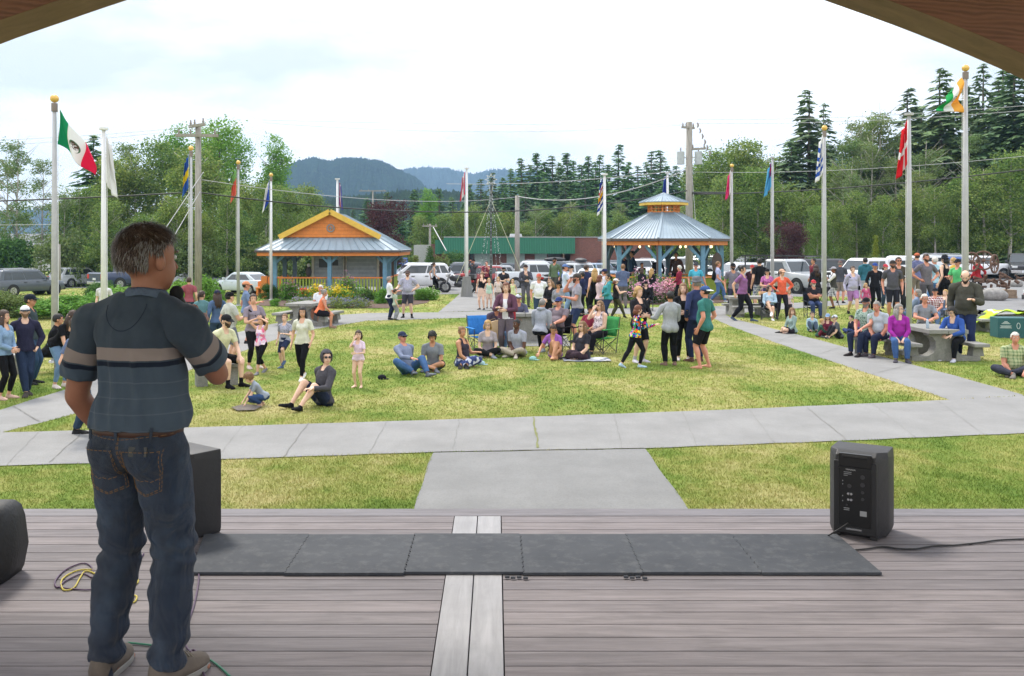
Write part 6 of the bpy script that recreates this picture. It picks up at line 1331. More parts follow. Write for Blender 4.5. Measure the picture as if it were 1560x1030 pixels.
def fem_(k): return k.get('f', 0)
def finish_people():
    dg = []
    for p in PEOPLE:
        m, app, segs, J, sec = build_raw(p); o = mesh_obj('raw', m.v, m.f, [skin('#ffffff')]); md = o.modifiers.new('r', 'REMESH'); md.mode = 'VOXEL'
        fine = p['k'].get('fine'); md.voxel_size = fine or (p['h']*.0088 if p['h'] > 1.3 else .0115); md.adaptivity = 0; dg.append((p, o, app, segs, J, sec))
    bpy.context.view_layer.update(); deps = bpy.context.evaluated_depsgraph_get()
    for p, o, app, segs, J, sec in dg:
        ev = o.evaluated_get(deps); me = bpy.data.meshes.new_from_object(ev); V, Fq = me_arrays(me); h = p['h']; k = p['k']
        V = lap(V, Fq, 3 if not k.get('fine') else 6, .5); N = vnorm(V, Fq); cen = V[Fq].mean(1); lab, T, names = classify(cen, segs, J, sec, h)
        vl, vT, _ = classify(V, segs, J, sec, h); nm = np.array(names)[lab]; vnm = np.array(names)[vl]
        top, sleeve, hem = p['top'][0], p['top'][1], k.get('hem', -.035); tpat = p['top'][2:] or (); lcol, llen = p['legs'][0], p['legs'][1]; lpat = p['legs'][2:]
        is_t = nm == 'torso'; ua = np.char.startswith(nm, 'uarm'); fa = np.char.startswith(nm, 'farm'); th = np.char.startswith(nm, 'thigh'); sh_ = np.char.startswith(nm, 'shin'); ft = np.char.startswith(nm, 'foot'); hn = np.char.startswith(nm, 'hand')
        neckl = k.get('neckl', .285)
        q_ = cen/h-np.array(J['pel']); zu = q_@np.array(J['u']); yf = q_@np.array(J['fw2'])
        xs_ = q_@np.array(J['rt2']); ringd = np.sqrt((xs_/.037)**2+((yf-.010)/np.where(yf > .01, .044+.02*fem_(k), .036))**2); open_ = (ringd < 1) & (zu > .262-.022*fem_(k))
        torsoish = (is_t | (nm == 'neck')) & ~open_ & (zu < .318)
        ssel = (torsoish & (zu > hem)) | (ua & (T < min(sleeve, 1.1))) | (th & (zu > hem) & (T < .14))
        if sleeve > 1: ssel |= fa & (T < sleeve-1)
        if sleeve <= 0: ssel = (is_t & (zu > hem) & ~open_ & (np.abs(xs_) < .088) & ((zu < .235) | (np.abs(xs_) > .036)))
        psel = (is_t & (T < .045)) | (th & (T < min(llen, 1.2))); 
        if llen > 1: psel |= sh_ & (T < llen-1)
        root_me = bpy.data.meshes.new('person'); nV = len(V); A = np.array(app.v); allV = np.concatenate([V, A]); fs = [tuple(f) for f in Fq.tolist()]+[tuple(i+nV for i in f) for f in app.f]
        root_me.from_pydata(allV.tolist(), [], fs); 
        for mt in (skin(SK[p['sk']]), EYE, IRIS, lipm(p['sk']), hairm(HC[p['hair'][:2]] if p['hair'] else '#222222')): root_me.materials.append(mt)
        root_me.polygons.foreach_set('material_index', np.array([0]*len(Fq)+app.m, dtype=np.int32)); root_me.polygons.foreach_set('use_smooth', np.ones(len(fs), bool)); root_me.update()
        r = bpy.data.objects.new('person', root_me); C.objects.link(r)
        Y = p['Y']; g = Gp(p['px'], p['base']) if Y is None else Vector(((p['px']-CX_)*Y/F_, Y, gz((p['px']-CX_)*Y/F_, Y)))
        if p['z'] is not None:
            zz = p['z']; Y = F_*(HC_-zz)/(p['base']-CY_) if Y is None else Y; g = Vector(((p['px']-CX_)*Y/F_, Y, zz))
        r.location = g; r.rotation_euler = (0, 0, R(p['face'])); tag(r, p['label'], 'person', k.get('group', 'people listening on the lawn'))
        loose = k.get('loose', .011 if sleeve < 1.5 else .014); sd = int(p['px']*3+p['base'])
        off = np.full(len(V), loose*h/1.7); tv = np.char.startswith(vnm, 'uarm'); off[tv] += np.clip(vT[tv], 0, 1)*(.010 if sleeve < 1 else .003); tt = vnm == 'torso'; off[tt] += np.clip((.10-vT[tt])/.14, 0, 1)*.010
        s_o = shell('shirt', V, N, Fq, ssel, off, clothm(top, *tpat), r, h, .0055, sd) if not k.get('fine') else None
        off2 = np.full(len(V), .007); lv = np.char.startswith(vnm, 'thigh'); off2[lv] += np.clip(vT[lv], 0, 1)*(.022 if llen < .95 else (.012 if not k.get('tight') else 0)); lv2 = np.char.startswith(vnm, 'shin'); off2[lv2] += (.016 if not k.get('tight') and llen > 1 else 0)
        if not k.get('fine'): shell('trousers', V, N, Fq, psel, off2, clothm(lcol, *lpat), r, h, .004 if not k.get('tight') else .001, sd+3)
        sh_c = k.get('shoe', '#2a2a2c')
        
        for L_ in 'LR':
            if sh_c: shell('shoe', V, N, Fq, (nm == 'foot'+L_) | ((nm == 'shin'+L_) & (T > .97)), .006, clothm(sh_c), r, h, 0, sd)
            if k.get('sock'): shell('sock', V, N, Fq, (nm == 'shin'+L_) & (T > .78), .004, clothm(k['sock']), r, h, 0, sd)
        if k.get('vest'): shell('vest', V, N, Fq, ((is_t | (nm == 'neck')) & ~open_ & (zu > hem-.01) & (zu < .318) & ((np.abs(xs_) > .030+.03*np.clip(.2-zu, 0, 1)) | (yf < 0))) | ((ua | (fa & (T < .9))) if k.get('vsl') else False), off+.012, clothm(k['vest']), r, h, .004, sd+9)
        if k.get('skirt'):
            m = MB(); c0 = J['pel']*h; rg = [[c0+Vector((a_*h*math.cos(b), a_*h*.8*math.sin(b), z_*h)) for b in [2*PI_*j/18 for j in range(18)]] for a_, z_ in ((.085, .06), (.105, 0), (.115, -.08), (.13, -.17))]; m.loft(rg, cap=False); m.build('skirt', clothm(k['skirt']), r, smooth=True)
        if k.get('hoodie') and not (k.get('hat') and k['hat'][0] == 'hood'):
            m = MB(); a = J['neck']*h; m.tube([a+(J['rt2']*.05+J['fw2']*.02+J['u']*.01)*h, a+(J['rt2']*.05-J['fw2']*.03+J['u']*.015)*h, a+(-J['fw2']*.06+J['u']*.0)*h, a+(-J['rt2']*.05-J['fw2']*.03+J['u']*.015)*h, a+(-J['rt2']*.05+J['fw2']*.02+J['u']*.01)*h], [.012*h, .022*h, .03*h, .022*h, .012*h], 8, round_=True); m.build('hood', clothm(top, *tpat), r, smooth=True)
        if k.get('strap'):
            m = MB(); c = J['pel']*h; pts = []
            for t in range(13):
                a = -PI_/2+2*PI_*t/12; z_ = .16+.11*math.sin(a+PI_/2+PI_/2*0)*1; pts.append(c+(J['rt2']*(.088*math.sin(a))+J['fw2']*(.074*math.cos(a))+J['u']*(.165+.10*math.sin(a)))*h)
            m.tube(pts, .010*h, 5); st_ = m.build('bag_strap', clothm(k['strap']), r, smooth=True); m = MB(); b = c+(J['rt2']*-.11+J['u']*.03+J['fw2']*.03)*h; m.box(b.x-.04, b.y-.1, b.z-.09, b.x+.03, b.y+.1, b.z+.07); m.build('shoulder_bag', clothm(k['strap']), r, bevel=.02)
        add_hair(p, J, r); p['obj'] = r; p['J'] = J; p['arr'] = (V, N, Fq, nm, T, vnm, vT, names); p['segs'] = segs
        bpy.data.meshes.remove(me)
    for d in dg: me = d[1].data; bpy.data.objects.remove(d[1]); bpy.data.meshes.remove(me)
def T_(base, top, Y=None):
    if Y: return HC_-(top-CY_)*Y/F_-gz(0, Y)
    return (base-top)/(base-CY_)*HC_
SH, LS, TK = .62, 1.93, 0
JE, BK, KH, GYs, NVs = '#34495f', '#17171b', '#8a7c62', '#4a4b50', '#1f2740'
def st(px, base, top, *a, **k): person(px, base, T_(base, top), *a, **k)
# ---- left side
st(6, 608, 472, 'stand', -100, 'clasp', ('#7f9fbf', LS), (BK, 1.8), 'brlong', 'long haired woman in a pale denim jacket at the left edge', f=1, tight=1, shoe='#c9a492', hy=10)
st(38, 602, 464, 'crossleg', -150, 'pocket', ('#2c2c44', LS), ('#26354f', 1.95), 'br', 'man in a navy hoodie and white fronted cap, legs crossed', 'p', hat=('cap', '#e4e4e4', 'plain', '#1d2433'), beard='lb', hoodie=1, shoe='#4a443e')
st(46, 596, 451, 'stand', -80, 'down', ('#3c4a4c', LS), ('#35506f', 1.95), 'bk', 'tall person in a grey green jacket behind the navy hoodie', 't', hat=('cap', '#1d2433'), glasses='clear', Y=18.6)
person(74, 575, 1.68, 'sitfwd', -70, ('lap', 'knee'), ('#19191d', SH), (BK, 1.9), 'bk', 'dark haired person in a black tee sitting behind the bending woman', 't', z=0)
person(88, 590, 1.66, 'bend', -115, ((-.14, .26, .42), (.10, .30, .40)), ('#19191d', SH), ('#6f93b8', 1.85), 'brlong', 'woman in a black tee and ripped pale jeans bending forward', f=1, tight=1, shoe='#d8c8c0', tp=42, hp=10)
person(158, 470, 1.62, 'stand', 180, 'down', ('#cfcfcf', SH), (JE, 1.9), 'rd', 'person with reddish hair peeking over the shoulder of the speaking man', 'p', Y=30)
st(288, 497, 422, 'stand', 10, 'down', ('#9a4a55', SH), (JE, 1.9), 'br', 'man in a dull red tee seen from behind near the utility pole')
st(307, 537, 442, 'shift', 40, 'clasp', ('#5f8f94', SH), (JE, 1.9), 'brtail', 'woman in a teal tee with a ponytail behind the speaking man', f=1, hy=-60)
st(331, 540, 441, 'stand', 35, 'down', ('#4a6488', LS), (JE, 1.9), 'brlong', 'long haired woman in a denim shirt and navy cap', f=1, hat=('cap', '#232a44'))
st(350, 557, 444, 'stand', -50, ('down', 'fore'), ('#c3c5bb', SH), ('#7a7f92', .9), 'bk', 'man in a pale grey tee and black cap facing away to the right', hat=('cap', '#151518'), fat=.25)
st(375, 523, 428, 'stand', -70, ('down', 'fore'), ('#7288ad', SH), ('#9c9078', .9), 'bkbuzz', 'man in a blue tee, orange cap and khaki shorts', 'r', hat=('cap', '#d88a5a'), fat=.2)
person(333, 588, 1.80, 'sitfwd', -120, ('knee', 'pocket'), ('#d6d4a8', SH), ('#141418', .85), 'bk', 'man in a pale yellow tee and black cap sitting with bare knees', 'p', hat=('cap', '#222226'), shoe='#101014', sock='#17171a', beard='br', hp=5)
st(386, 561, 447, 'stand', -140, ('fore', 'belly'), ('#8f8390', SH), ('#1c1b22', 1.8), 'brbun', 'woman in a mauve grey tee with a strap across her chest', f=1, fat=.25, tight=1, strap='#111114', shoe='#d9c4b8', hy=-20)
st(398, 569, 480, 'walk', 160, ('head', 'head'), ('#e4b8cf', TK, 'pinkdye'), ('#16161a', 1.45), 'brmed', 'girl in a pink tie dyed top with both hands at her hair', tight=1, shoe='#7b7b80', f=1)
st(434, 561, 479, 'stand', 165, ('fore', 'down'), ('#a9abbd', SH, 'spots'), ('#26304e', .9), 'lb', 'boy in a grey print shirt with one foot lifted', 'p', fl=(-.04, .10, .16), shoe='#4b6080')
st(461, 578, 465, 'walk', 175, ('swingf', 'down'), ('#d8d8c4', SH), ('#16161c', 1.9), 'bklong', 'long haired woman in a cream tee and black trousers walking', f=1, tight=1, shoe='#e8e4de', hy=10, hp=8)
st(546, 590, 505, 'stand', 165, ('belly', 'chin'), ('#e2c8dc', SH), ('#d9a98c', .2), 'brmed', 'small girl in a pale pink shirt standing alone on the grass', 'p', f=1, shoe=None, hem=-.08, hy=25)
person(402, 618, .98, 'crouch', 110, ((-.10, .33, .06), (.08, .36, .05)), ('#8f9aa6', SH), ('#33507e', 1.9), 'lbcurly', 'toddler with curly hair crouching over a bare patch', 'p', shoe=None, hp=25)
person(493, 618, 1.76, 'knees', 138, ((-.12, .22, .20, -.5, -.5, -.6), (.20, -.13, .03, .2, -1, .3)), ('#4c4a50', LS), ('#27304c', .88), 'bk', 'man in a dark grey hoodie and navy shorts leaning back on his hands', 'p', hat=('hood', '#4c4a50'), glasses='sun', shoe='#17181c', hy=65, tp=-5)
person(489, 492, 1.66, 'sit', 165, 'lap', ('#dcdee4', SH), ('#27304c', .9), 'wh', 'white haired man in a white shirt behind the orange top', 'r', fat=.3)
person(486, 500, 1.62, 'sitfwd', -75, ('lap', 'knee'), ('#e8733a', TK), ('#1f1c26', .85), 'gybun', 'woman in an orange top sitting on the concrete bench', 'r', f=1, fat=.25, shoe='#8a6a58')
st(593, 487, 421, 'stand', -70, ('fore', 'fore'), ('#e4e6ea', SH), ('#232c46', 1.95), 'gy', 'grey haired man in a white tee and navy trousers on the far path', 'r')
st(602, 488, 441, 'stand', -60, ('fore', 'down'), ('#a9b9a0', SH), ('#8f929c', 1.95), 'br', 'boy in pale green beside the white haired man')
st(621, 484, 411, 'wide', 178, ('hips', 'out'), ('#a9aabf', SH, 'spots', '#7a6a7a'), ('#3d3c45', .9), 'bk', 'big man in a grey print tee and dark shorts on the far path', 'p', fat=.35, hat=('cap', '#5b4a44'), beard='rd', glasses='sun', sock='#1c1c1f', shoe='#25252b')
st(661, 446, 399, 'walk', -75, ('swingb', 'swingf'), ('#b9bdc4', TK), ('#131318', 1.9), 'brtail', 'woman in a grey tank top walking by the white crossover', f=1, tight=1, shoe='#1b1b1f')
st(721, 446, 394, 'wide', 160, ('phone', 'phone'), ('#4e5058', LS), ('#403a34', 1.95), 'bk', 'man in a grey jacket photographing beside the flagpole block', 'r', hat=('cap', '#19191c'))
st(741, 446, 397, 'stand', 175, ('chin', 'belly'), ('#a03f55', SH), ('#2b1c2a', 1.9), 'bkbuzz', 'man in a crimson tee with a small black bag', 'r', strap='#111114')
st(734, 472, 415, 'stand', 165, ('chin', 'down'), ('#1d1e25', TK), ('#d3a48e', .2), 'lbmed', 'person in a black tank top on the cross path', 'p', f=1, skirt='#d9b49d')
st(745, 470, 424, 'stand', 185, 'down', ('#b6d9bf', TK), ('#d0b3a0', .8), 'blmed', 'little girl in a pale green top', 'p', f=1)
st(767, 462, 407, 'stand', 180, ('fore', 'belly'), ('#2c2c31', SH), ('#2a2b30', 1.9), 'bk', 'bearded man in a black print tee and dark cap', 'p', hat=('cap', '#2a211e'), beard='bk')
st(759, 468, 422, 'stand', 185, 'down', ('#d8c7bd', SH), ('#7b6a66', .9), 'blmed', 'small fair child in front of the bearded man', 'p', f=1)
st(781, 466, 426, 'stand', 180, 'down', ('#d9e29c', TK), ('#d9e29c', .8), 'blmed', 'small fair haired child in a yellow green dress', 'p', f=1, skirt='#d9e29c')
st(801, 468, 403, 'stand', 180, ('camera', 'belly'), ('#4d4d58', LS), ('#5c5c64', 1.95), 'bk', 'man in a charcoal sweatshirt and cap standing before the silver crew cab', 'p', hat=('cap', '#3a2a28'))
# ---- centre table group
person(821, 492, 1.72, 'stand', 180, 'down', ('#e6e6ea', SH), (JE, 1.9), 'rd', 'man in a white tee and orange red cap behind the centre table', 'r', hat=('cap', '#c8553c'), fat=.3)
person(836, 498, 1.6, 'stand', 140, 'clasp', ('#25252b', LS), (BK, 1.9), 'lblong', 'person with fair hair and sunglasses leaning sideways behind the table', 'p', f=1, glasses='sun', ht=25, tl=-12)
st(771, 540, 430, 'stand', 170, ('belly', 'fore'), ('#e8e6ee', SH), ('#6b6068', 1.9), 'rdmed', 'smiling woman in a plum cardigan holding a paper bag', 'p', f=1, vest='#664055', vsl=1, fat=.15)
person(752, 536, 1.68, 'sitfwd', -160, ('knee', 'knee'), ('#534a60', LS), ('#5e7fa8', 1.9), 'gy', 'man in a white cap and dark jacket hunched in the blue chair', 'r', hat=('cap', '#e9e4da'), hp=25, tp=24)
person(790, 530, 1.7, 'sitfwd', 178, ('table', 'table'), ('#5d5f78', LS), (BK, 1.9), 'gy', 'man in a camouflage cap leaning on the centre table', 'r', hat=('cap', '#6d6a60', 'camo', '#3c3a34'), Y=27.2)
person(822, 537, 1.74, 'sitfwd', -25, ('lap', 'lap'), ('#9fa5b0', LS), ('#1d1e26', 1.95), 'gybuzz', 'person in a pale grey hoodie seen from behind at the centre table', 't', hoodie=1, loose=.02)
person(848, 534, 1.8, 'sitback', 150, ('knee', 'lap'), ('#7d7078', SH), ('#17171b', .85), 'gy', 'large man in a brown grey tee and blue cap in a folding chair', 'r', hat=('cap', '#2d3f78'), fat=.75, glasses='sun', shoe='#9aa5ae')
st(851, 505, 428, 'stand', 150, 'clasp', ('#8d8f96', LS), (BK, 1.9), 'bkmed', 'person in a grey sweatshirt and black cap behind the large man', 't', f=1, hat=('cap', '#17171a'))
st(861, 478, 402, 'stand', -95, ('cross', 'cross2'), ('#c4d3e8', SH), ('#7da0c8', 1.95), 'br', 'man in a pale blue tee and blue cap behind the grey sweatshirt', 'r', hat=('cap', '#5a78b0'))
st(870, 476, 404, 'stand', 140, 'down', ('#e0e2e6', SH), ('#2d2d33', 1.9), 'bk', 'person in a white tee and black cap beside the pale blue tee', 'p', hat=('cap', '#232327'))
st(845, 452, 392, 'stand', 150, ('down', 'down'), ('#5f7458', LS), ('#4a4a44', 1.9), 'bk', 'man in an olive shirt and dark cap beside the quad bike', 'r', hat=('cap', '#2b2523'), beard='br')
st(879, 522, 416, 'stand', 100, ('fore', 'chin'), ('#9d9aa4', SH), ('#2c3a60', .95), 'br', 'bearded man in a grey tee and navy shorts with a hand at his mouth', 'r', hat=('cap', '#4a4540'), beard='br', fat=.12)
st(893, 478, 403, 'stand', 15, 'down', ('#2c3358', SH), ('#232328', 1.9), 'br', 'young man in a navy tee seen from behind', hy=-70)
st(887, 482, 414, 'stand', 60, 'clasp', ('#2c3358', LS), ('#232328', 1.9), 'bk', 'dark haired person in navy leaning behind the young man', 't')
st(906, 484, 409, 'stand', 15, 'down', ('#141418', TK), ('#141418', 1.9), 'bllong', 'blond woman in a black dress seen from behind', f=1, hy=-60)
st(914, 492, 419, 'stand', -60, 'clasp', ('#d9bcc4', LS), (JE, 1.9), 'rdmed', 'red haired woman in a pale pink top', 'p', f=1)
st(926, 494, 417, 'stand', 100, ('clasp', 'belly'), ('#2f98a0', LS), ('#2a3a60', 1.9), 'bktail', 'woman in a teal hoodie near the gazebo', f=1, hoodie=1, hy=15)
st(921, 486, 409, 'stand', 60, 'down', ('#d6d3e0', SH), (JE, 1.9), 'br', 'man in a white tee and navy cap behind the teal hoodie', 'r', hat=('cap', '#27305a'))
st(938, 484, 423, 'walk', -80, ('fore', 'fore'), ('#b02a35', TK), ('#4a4a30', 1.95), 'rdmed', 'woman in a white cap, red and black top and olive trousers', 'p', f=1, hat=('cap', '#ece4e6'), vest='#232326', fl=(-.03, -.1, .043), fr=(.03, .22, .05))
st(949, 470, 402, 'stand', 5, 'clasp', ('#5d6c8c', SH), ('#77716c', 1.95), 'lb', 'broad man in a slate blue tee seen from behind at the gazebo', fat=.35)
person(897, 536, 1.55, 'sitback', 140, ('lap', 'belly'), ('#8f2740', SH), ('#23232b', .95), 'bk', 'youth in a maroon tee and black cap in a camp chair', 't', hat=('cap', '#19191c'), fat=.1)
person(915, 538, 1.66, 'sit', 130, ('clasp', 'chin'), ('#e5d3d8', TK, 'floral', '#5a4a58'), ('#1d1c26', 1.9), 'lblong', 'woman in a white floral top clapping in the green chair', 'p', f=1, fat=.4, glasses='sun')
# ---- ground row
person(622, 570, 1.7, 'recline', -140, ((-.17, -.10, .03, 0, -1, .5), 'knee'), ('#7b86a0', LS), ('#3f6698', 1.95), 'gy', 'man in a blue grey shirt, jeans and navy cap lounging on the grass', 'r', hat=('cap', '#2c3550'), shoe='#6a6f7a', glasses='sun')
person(660, 564, 1.62, 'cross', 175, ('lap', 'lap'), ('#7f858c', SH), ('#5a7d88', .9), 'bkcurly', 'young person in a grey tee sitting cross legged looking down', 't', hp=15, shoe='#6b6f78')
person(703, 558, 1.66, 'sidesit', -120, ('fore', 'lap'), ('#3a3440', TK), ('#3c4a80', 1.9, 'camo', '#c9cee0'), 'lbbun', 'woman in a dark tank top and blue patterned leggings on the grass', 't', f=1, fat=.3, hy=-30)
person(743, 543, 1.68, 'cross', 180, ('lap', 'lap'), ('#a59aa0', SH), ('#1a1a1e', 1.8), 'blmed', 'woman with glasses in a taupe tee sitting cross legged', 'p', f=1, glasses='clear', shoe='#8a8f9a')
person(791, 543, 1.74, 'cross', 150, ('lap', 'clasp'), ('#9fa3b2', SH), ('#a59a86', 1.9), 'bkbuzz', 'short haired man in a grey tee and khaki trousers sitting cross legged', 'd', hy=-10, shoe='#b7ad9c')
person(846, 546, 1.6, 'hug', 155, ('knee', (.16, .26, .10)), ('#9a58b4', SH), ('#d9a98c', .3), 'brbun', 'girl in a purple tee sitting with one knee up', 't', f=1, hp=22, hy=20, fr=(-.10, .20, .045), shoe=None)
person(888, 548, 1.7, 'sidesit', 135, ('lap', 'lap'), ('#36363f', SH), ('#43323c', 1.9), 'lblong', 'long haired woman in a charcoal tee and sunglasses on a blanket', 'p', f=1, fat=.35, glasses='sun')
# ---- standing group right of centre
st(973, 552, 436, 'stand', -150, 'belly', ('#26262c', LS), ('#1d1c24', .9), 'blmed', 'blond older woman in a black sweater smiling at the tie dyed girl', 'p', f=1, fat=.3, hem=-.10, shoe='#c8c4d0', sock='#b9b6c0')
st(968, 560, 463, 'walk2', -75, ('fore', 'reach'), ('#3c2aa8', LS, 'tiedye'), ('#1c1b22', 1.9), 'rdmed', 'girl in a rainbow tie dyed shirt stepping forward', 'p', f=1, tight=1, shoe='#a9c6dd', fl=(-.02, -.24, .05), fr=(.02, .06, .043), tp=8)
st(1021, 557, 443, 'stand', 8, ('out', 'clasp'), ('#9fa3a8', LS, 'plain'), ('#17181c', 1.95), 'bk', 'boy in a grey shirt with patterned sleeves seen from behind', 't', hem=-.12, vest='#a7abb0', shoe='#8a6a60')
st(1041, 549, 431, 'stand', 175, 'belly', ('#1d1e22', LS), ('#16161a', 1.9), 'lblong', 'long haired woman in black with her hands folded', 'p', f=1, tight=1, hy=-8, shoe='#cfc4bd')
st(1061, 551, 422, 'stand', 30, 'pocket', ('#2f3a62', LS), ('#202a48', 1.95), 'gy', 'man in a navy hoodie and grey brimmed hat seen from behind', 'r', hat=('bucket', '#6b6d72'), shoe='#6a4a40')
st(1074, 561, 434, 'wide', 52, ('down', 'pocket'), ('#2f7a72', SH), ('#1c1c22', .88), 'bk', 'man in a green tee, black shorts and white cap seen from behind', 'r', hat=('rev', '#3a5a94', 'plain', '#e0e6f0'), fat=.22, hem=-.075, shoe=None)
# ---- near gazebo
st(978, 466, 411, 'stand', -40, 'clasp', ('#23242c', LS), ('#23242c', 1.9), 'brmed', 'woman in black by the gazebo railing', 'p', f=1, Y=44)
st(993, 462, 408, 'walk', -60, 'clasp', ('#202126', LS), ('#17171c', 1.9), 'bllong', 'blond woman in black walking past the gazebo', 'p', f=1, tight=1, shoe='#e6e6e8')
person(984, 478, 1.5, 'sit', 170, 'lap', ('#1b1b20', LS), ('#1b1b20', 1.9), 'bkmed', 'child in black sitting before the pink flowers', 'p', Y=39, hat=('bucket', '#141417'))
st(1035, 463, 404, 'stand', 60, 'clasp', ('#8f1c3c', LS), (BK, 1.9), 'wh', 'white haired person in a crimson jacket by the gazebo', 'r')
st(1060, 466, 400, 'stand', 175, ('side', 'down'), ('#35b2cc', SH), (KH, .9), 'br', 'man in a bright cyan tee by the pink flowers', 'r', hat=('cap', '#3c3c44'))
for (x, y_, t_, face_, sh_c, hr_, lb, pose_) in ((949, 440, 384, -140, '#1f2440', 'bk', 'man in dark navy inside the gazebo left bay', 'shift'), (963, 440, 382, 100, '#27425e', 'bk', 'man in a blue jersey inside the gazebo left bay', 'stand'), (1030, 440, 384, 150, '#5a4038', 'bk', 'man in brown leaning inside the gazebo middle bay', 'shift'), (1002, 440, 390, 10, '#17171c', 'bk', 'dark figure beside the front gazebo post', 'stand'), (978, 440, 400, -150, '#2a2026', 'bk', 'small figure sitting low inside the gazebo', 'stand')):
    Y_ = 50.5 if x != 963 else 51.5; person(x, y_, HC_-(t_-CY_)*Y_/F_-.1, pose_, face_, 'down', (sh_c, LS), (BK, 1.9), hr_, lb, 't', Y=Y_, z=.1)
person(560, 440, 1.75, 'stand', 120, ('down', 'head'), ('#17171c', LS), (BK, 1.9), 'bk', 'dark figure with a raised arm inside the kiosk', 't', Y=50.5, z=.18)
person(577, 440, 1.6, 'stand', 60, 'down', ('#5a3a28', LS), (BK, 1.9), 'br', 'brown clad figure behind the right kiosk posts', 't', Y=51.5, z=.18)
# ---- right middle
st(1094, 461, 397, 'walk', -100, 'swingf', ('#8c93bf', SH, 'plaid', '#c8cde6'), ('#4a6ea4', 1.95), 'lb', 'man in a blue checked shirt and jeans with a black backpack', 'r', hat=None, shoe='#b9bcc8')
st(1117, 478, 400, 'shift', 175, ('down', 'down'), ('#77737f', SH), ('#35364a', 1.95), 'bk', 'man in a grey tee, sunglasses and black cap beside the bench', 't', hat=('cap', '#1e1e22'), glasses='sun', beard='bk')
st(1131, 489, 403, 'walk', -130, ('down', 'swingb'), ('#8f5a8e', SH), ('#1b1b22', 1.95), 'bkbun', 'woman in a purple tee and black trousers walking right', f=1, fat=.2, shoe='#4a5a70', hy=15)
st(1157, 474, 393, 'stand', 10, 'down', ('#1c1c20', SH), ('#4b5b80', .95, 'plaid'), 'bk', 'man in a black tee and checked shorts seen from behind')
st(1146, 470, 403, 'stand', 160, 'down', ('#3a1c28', LS), (BK, 1.9), 'bk', 'person in dark plum between the purple and the black tee', hat=('cap', '#b02a30'))
st(1169, 478, 409, 'stand', 160, ('fore', 'belly'), ('#c76ab0', SH, 'floral', '#2a2430'), ('#3a4468', 1.9), 'bkmed', 'woman in a pink floral top holding a straw bag', f=1, hat=('cap', '#17171c'))
person(1172, 487, 1.62, 'sitcross', 165, ('belly', 'lap'), ('#a9c6dc', LS), ('#23233a', .85), 'brmed', 'woman in a pale blue cardigan with bare legs crossed in a camp chair', 'p', f=1, fat=.3, hy=50, shoe='#e6e6ea')
st(1191, 486, 409, 'wide', 175, ('hips', 'hips'), ('#ee5a2c', LS), ('#26222c', 1.95), 'brtail', 'woman in a bright orange jacket with hands on her hips', f=1, hat=('cap', '#d9a888'), fat=.1, hy=30)
st(1202, 484, 442, 'stand', 170, 'down', ('#e0c6d2', SH), ('#463c46', .9), 'blmed', 'small child in pale pink beside the orange jacket', 'p', f=1)
person(1239, 484, 1.78, 'sit', 178, ('cross', 'cross2'), ('#2b2b32', SH), ('#33456e', 1.95), 'wh', 'white bearded man in a red cap with crossed arms in a camp chair', 'r', hat=('cap', '#c42c38'), beard='wh', fat=.35, glasses='clear')
st(1243, 470, 403, 'stand', 10, 'clasp', ('#2a282e', LS), ('#1f1f24', 1.9), 'brlong', 'long haired person in a black hoodie seen from behind', f=1, hoodie=1)
st(1239, 456, 393, 'stand', 100, 'down', ('#7a2438', LS), (BK, 1.9), 'bk', 'dark haired person in maroon beside the long haired hoodie', 't')
st(1270, 470, 406, 'stand', 75, ('camera', 'fore'), ('#e6e4e0', 1.2), ('#5a5e70', .9, 'plaid'), 'br', 'photographer in a grey cap, dark vest and white sleeves with a tripod', 'b', hat=('cap', '#a7a4ac'), vest='#4a4a44')
st(1280, 462, 397, 'stand', -30, 'belly', ('#4c4f58', SH), ('#9a8f84', .9), 'gy', 'man in a slate grey tee behind the photographer', 'r', hat=('cap', '#6a4a44'), fat=.2)
st(1299, 479, 404, 'walk', 178, ('down', 'down'), ('#b4b0cc', LS), ('#b078b8', .85), 'brbun', 'woman in a lavender hoodie and purple shorts walking forward', 'p', f=1, fat=.3, hoodie=1, strap='#222228', shoe='#17171a')
st(1318, 462, 392, 'stand', 5, 'clasp', ('#2a6f80', LS), ('#b4bccb', 1.9), 'bk', 'person in a teal and navy jacket seen from behind', hoodie=1)
st(1333, 474, 400, 'stand', 178, 'down', ('#202026', LS), ('#18181c', 1.9), 'bk', 'man in a black sweatshirt and blue cap', 't', hat=('cap', '#2b4a98'))
st(1349, 470, 402, 'stand', 178, 'down', ('#e0dcdc', SH), (JE, 1.9), 'brmed', 'child in a red cap and white shirt', 'p', f=1, hat=('cap', '#c42c40'))
st(1319, 478, 432, 'stand', 178, 'down', ('#d8588e', LS), (BK, 1.9), 'blmed', 'small child in pink behind the older man in the black cap', 'p', f=1)
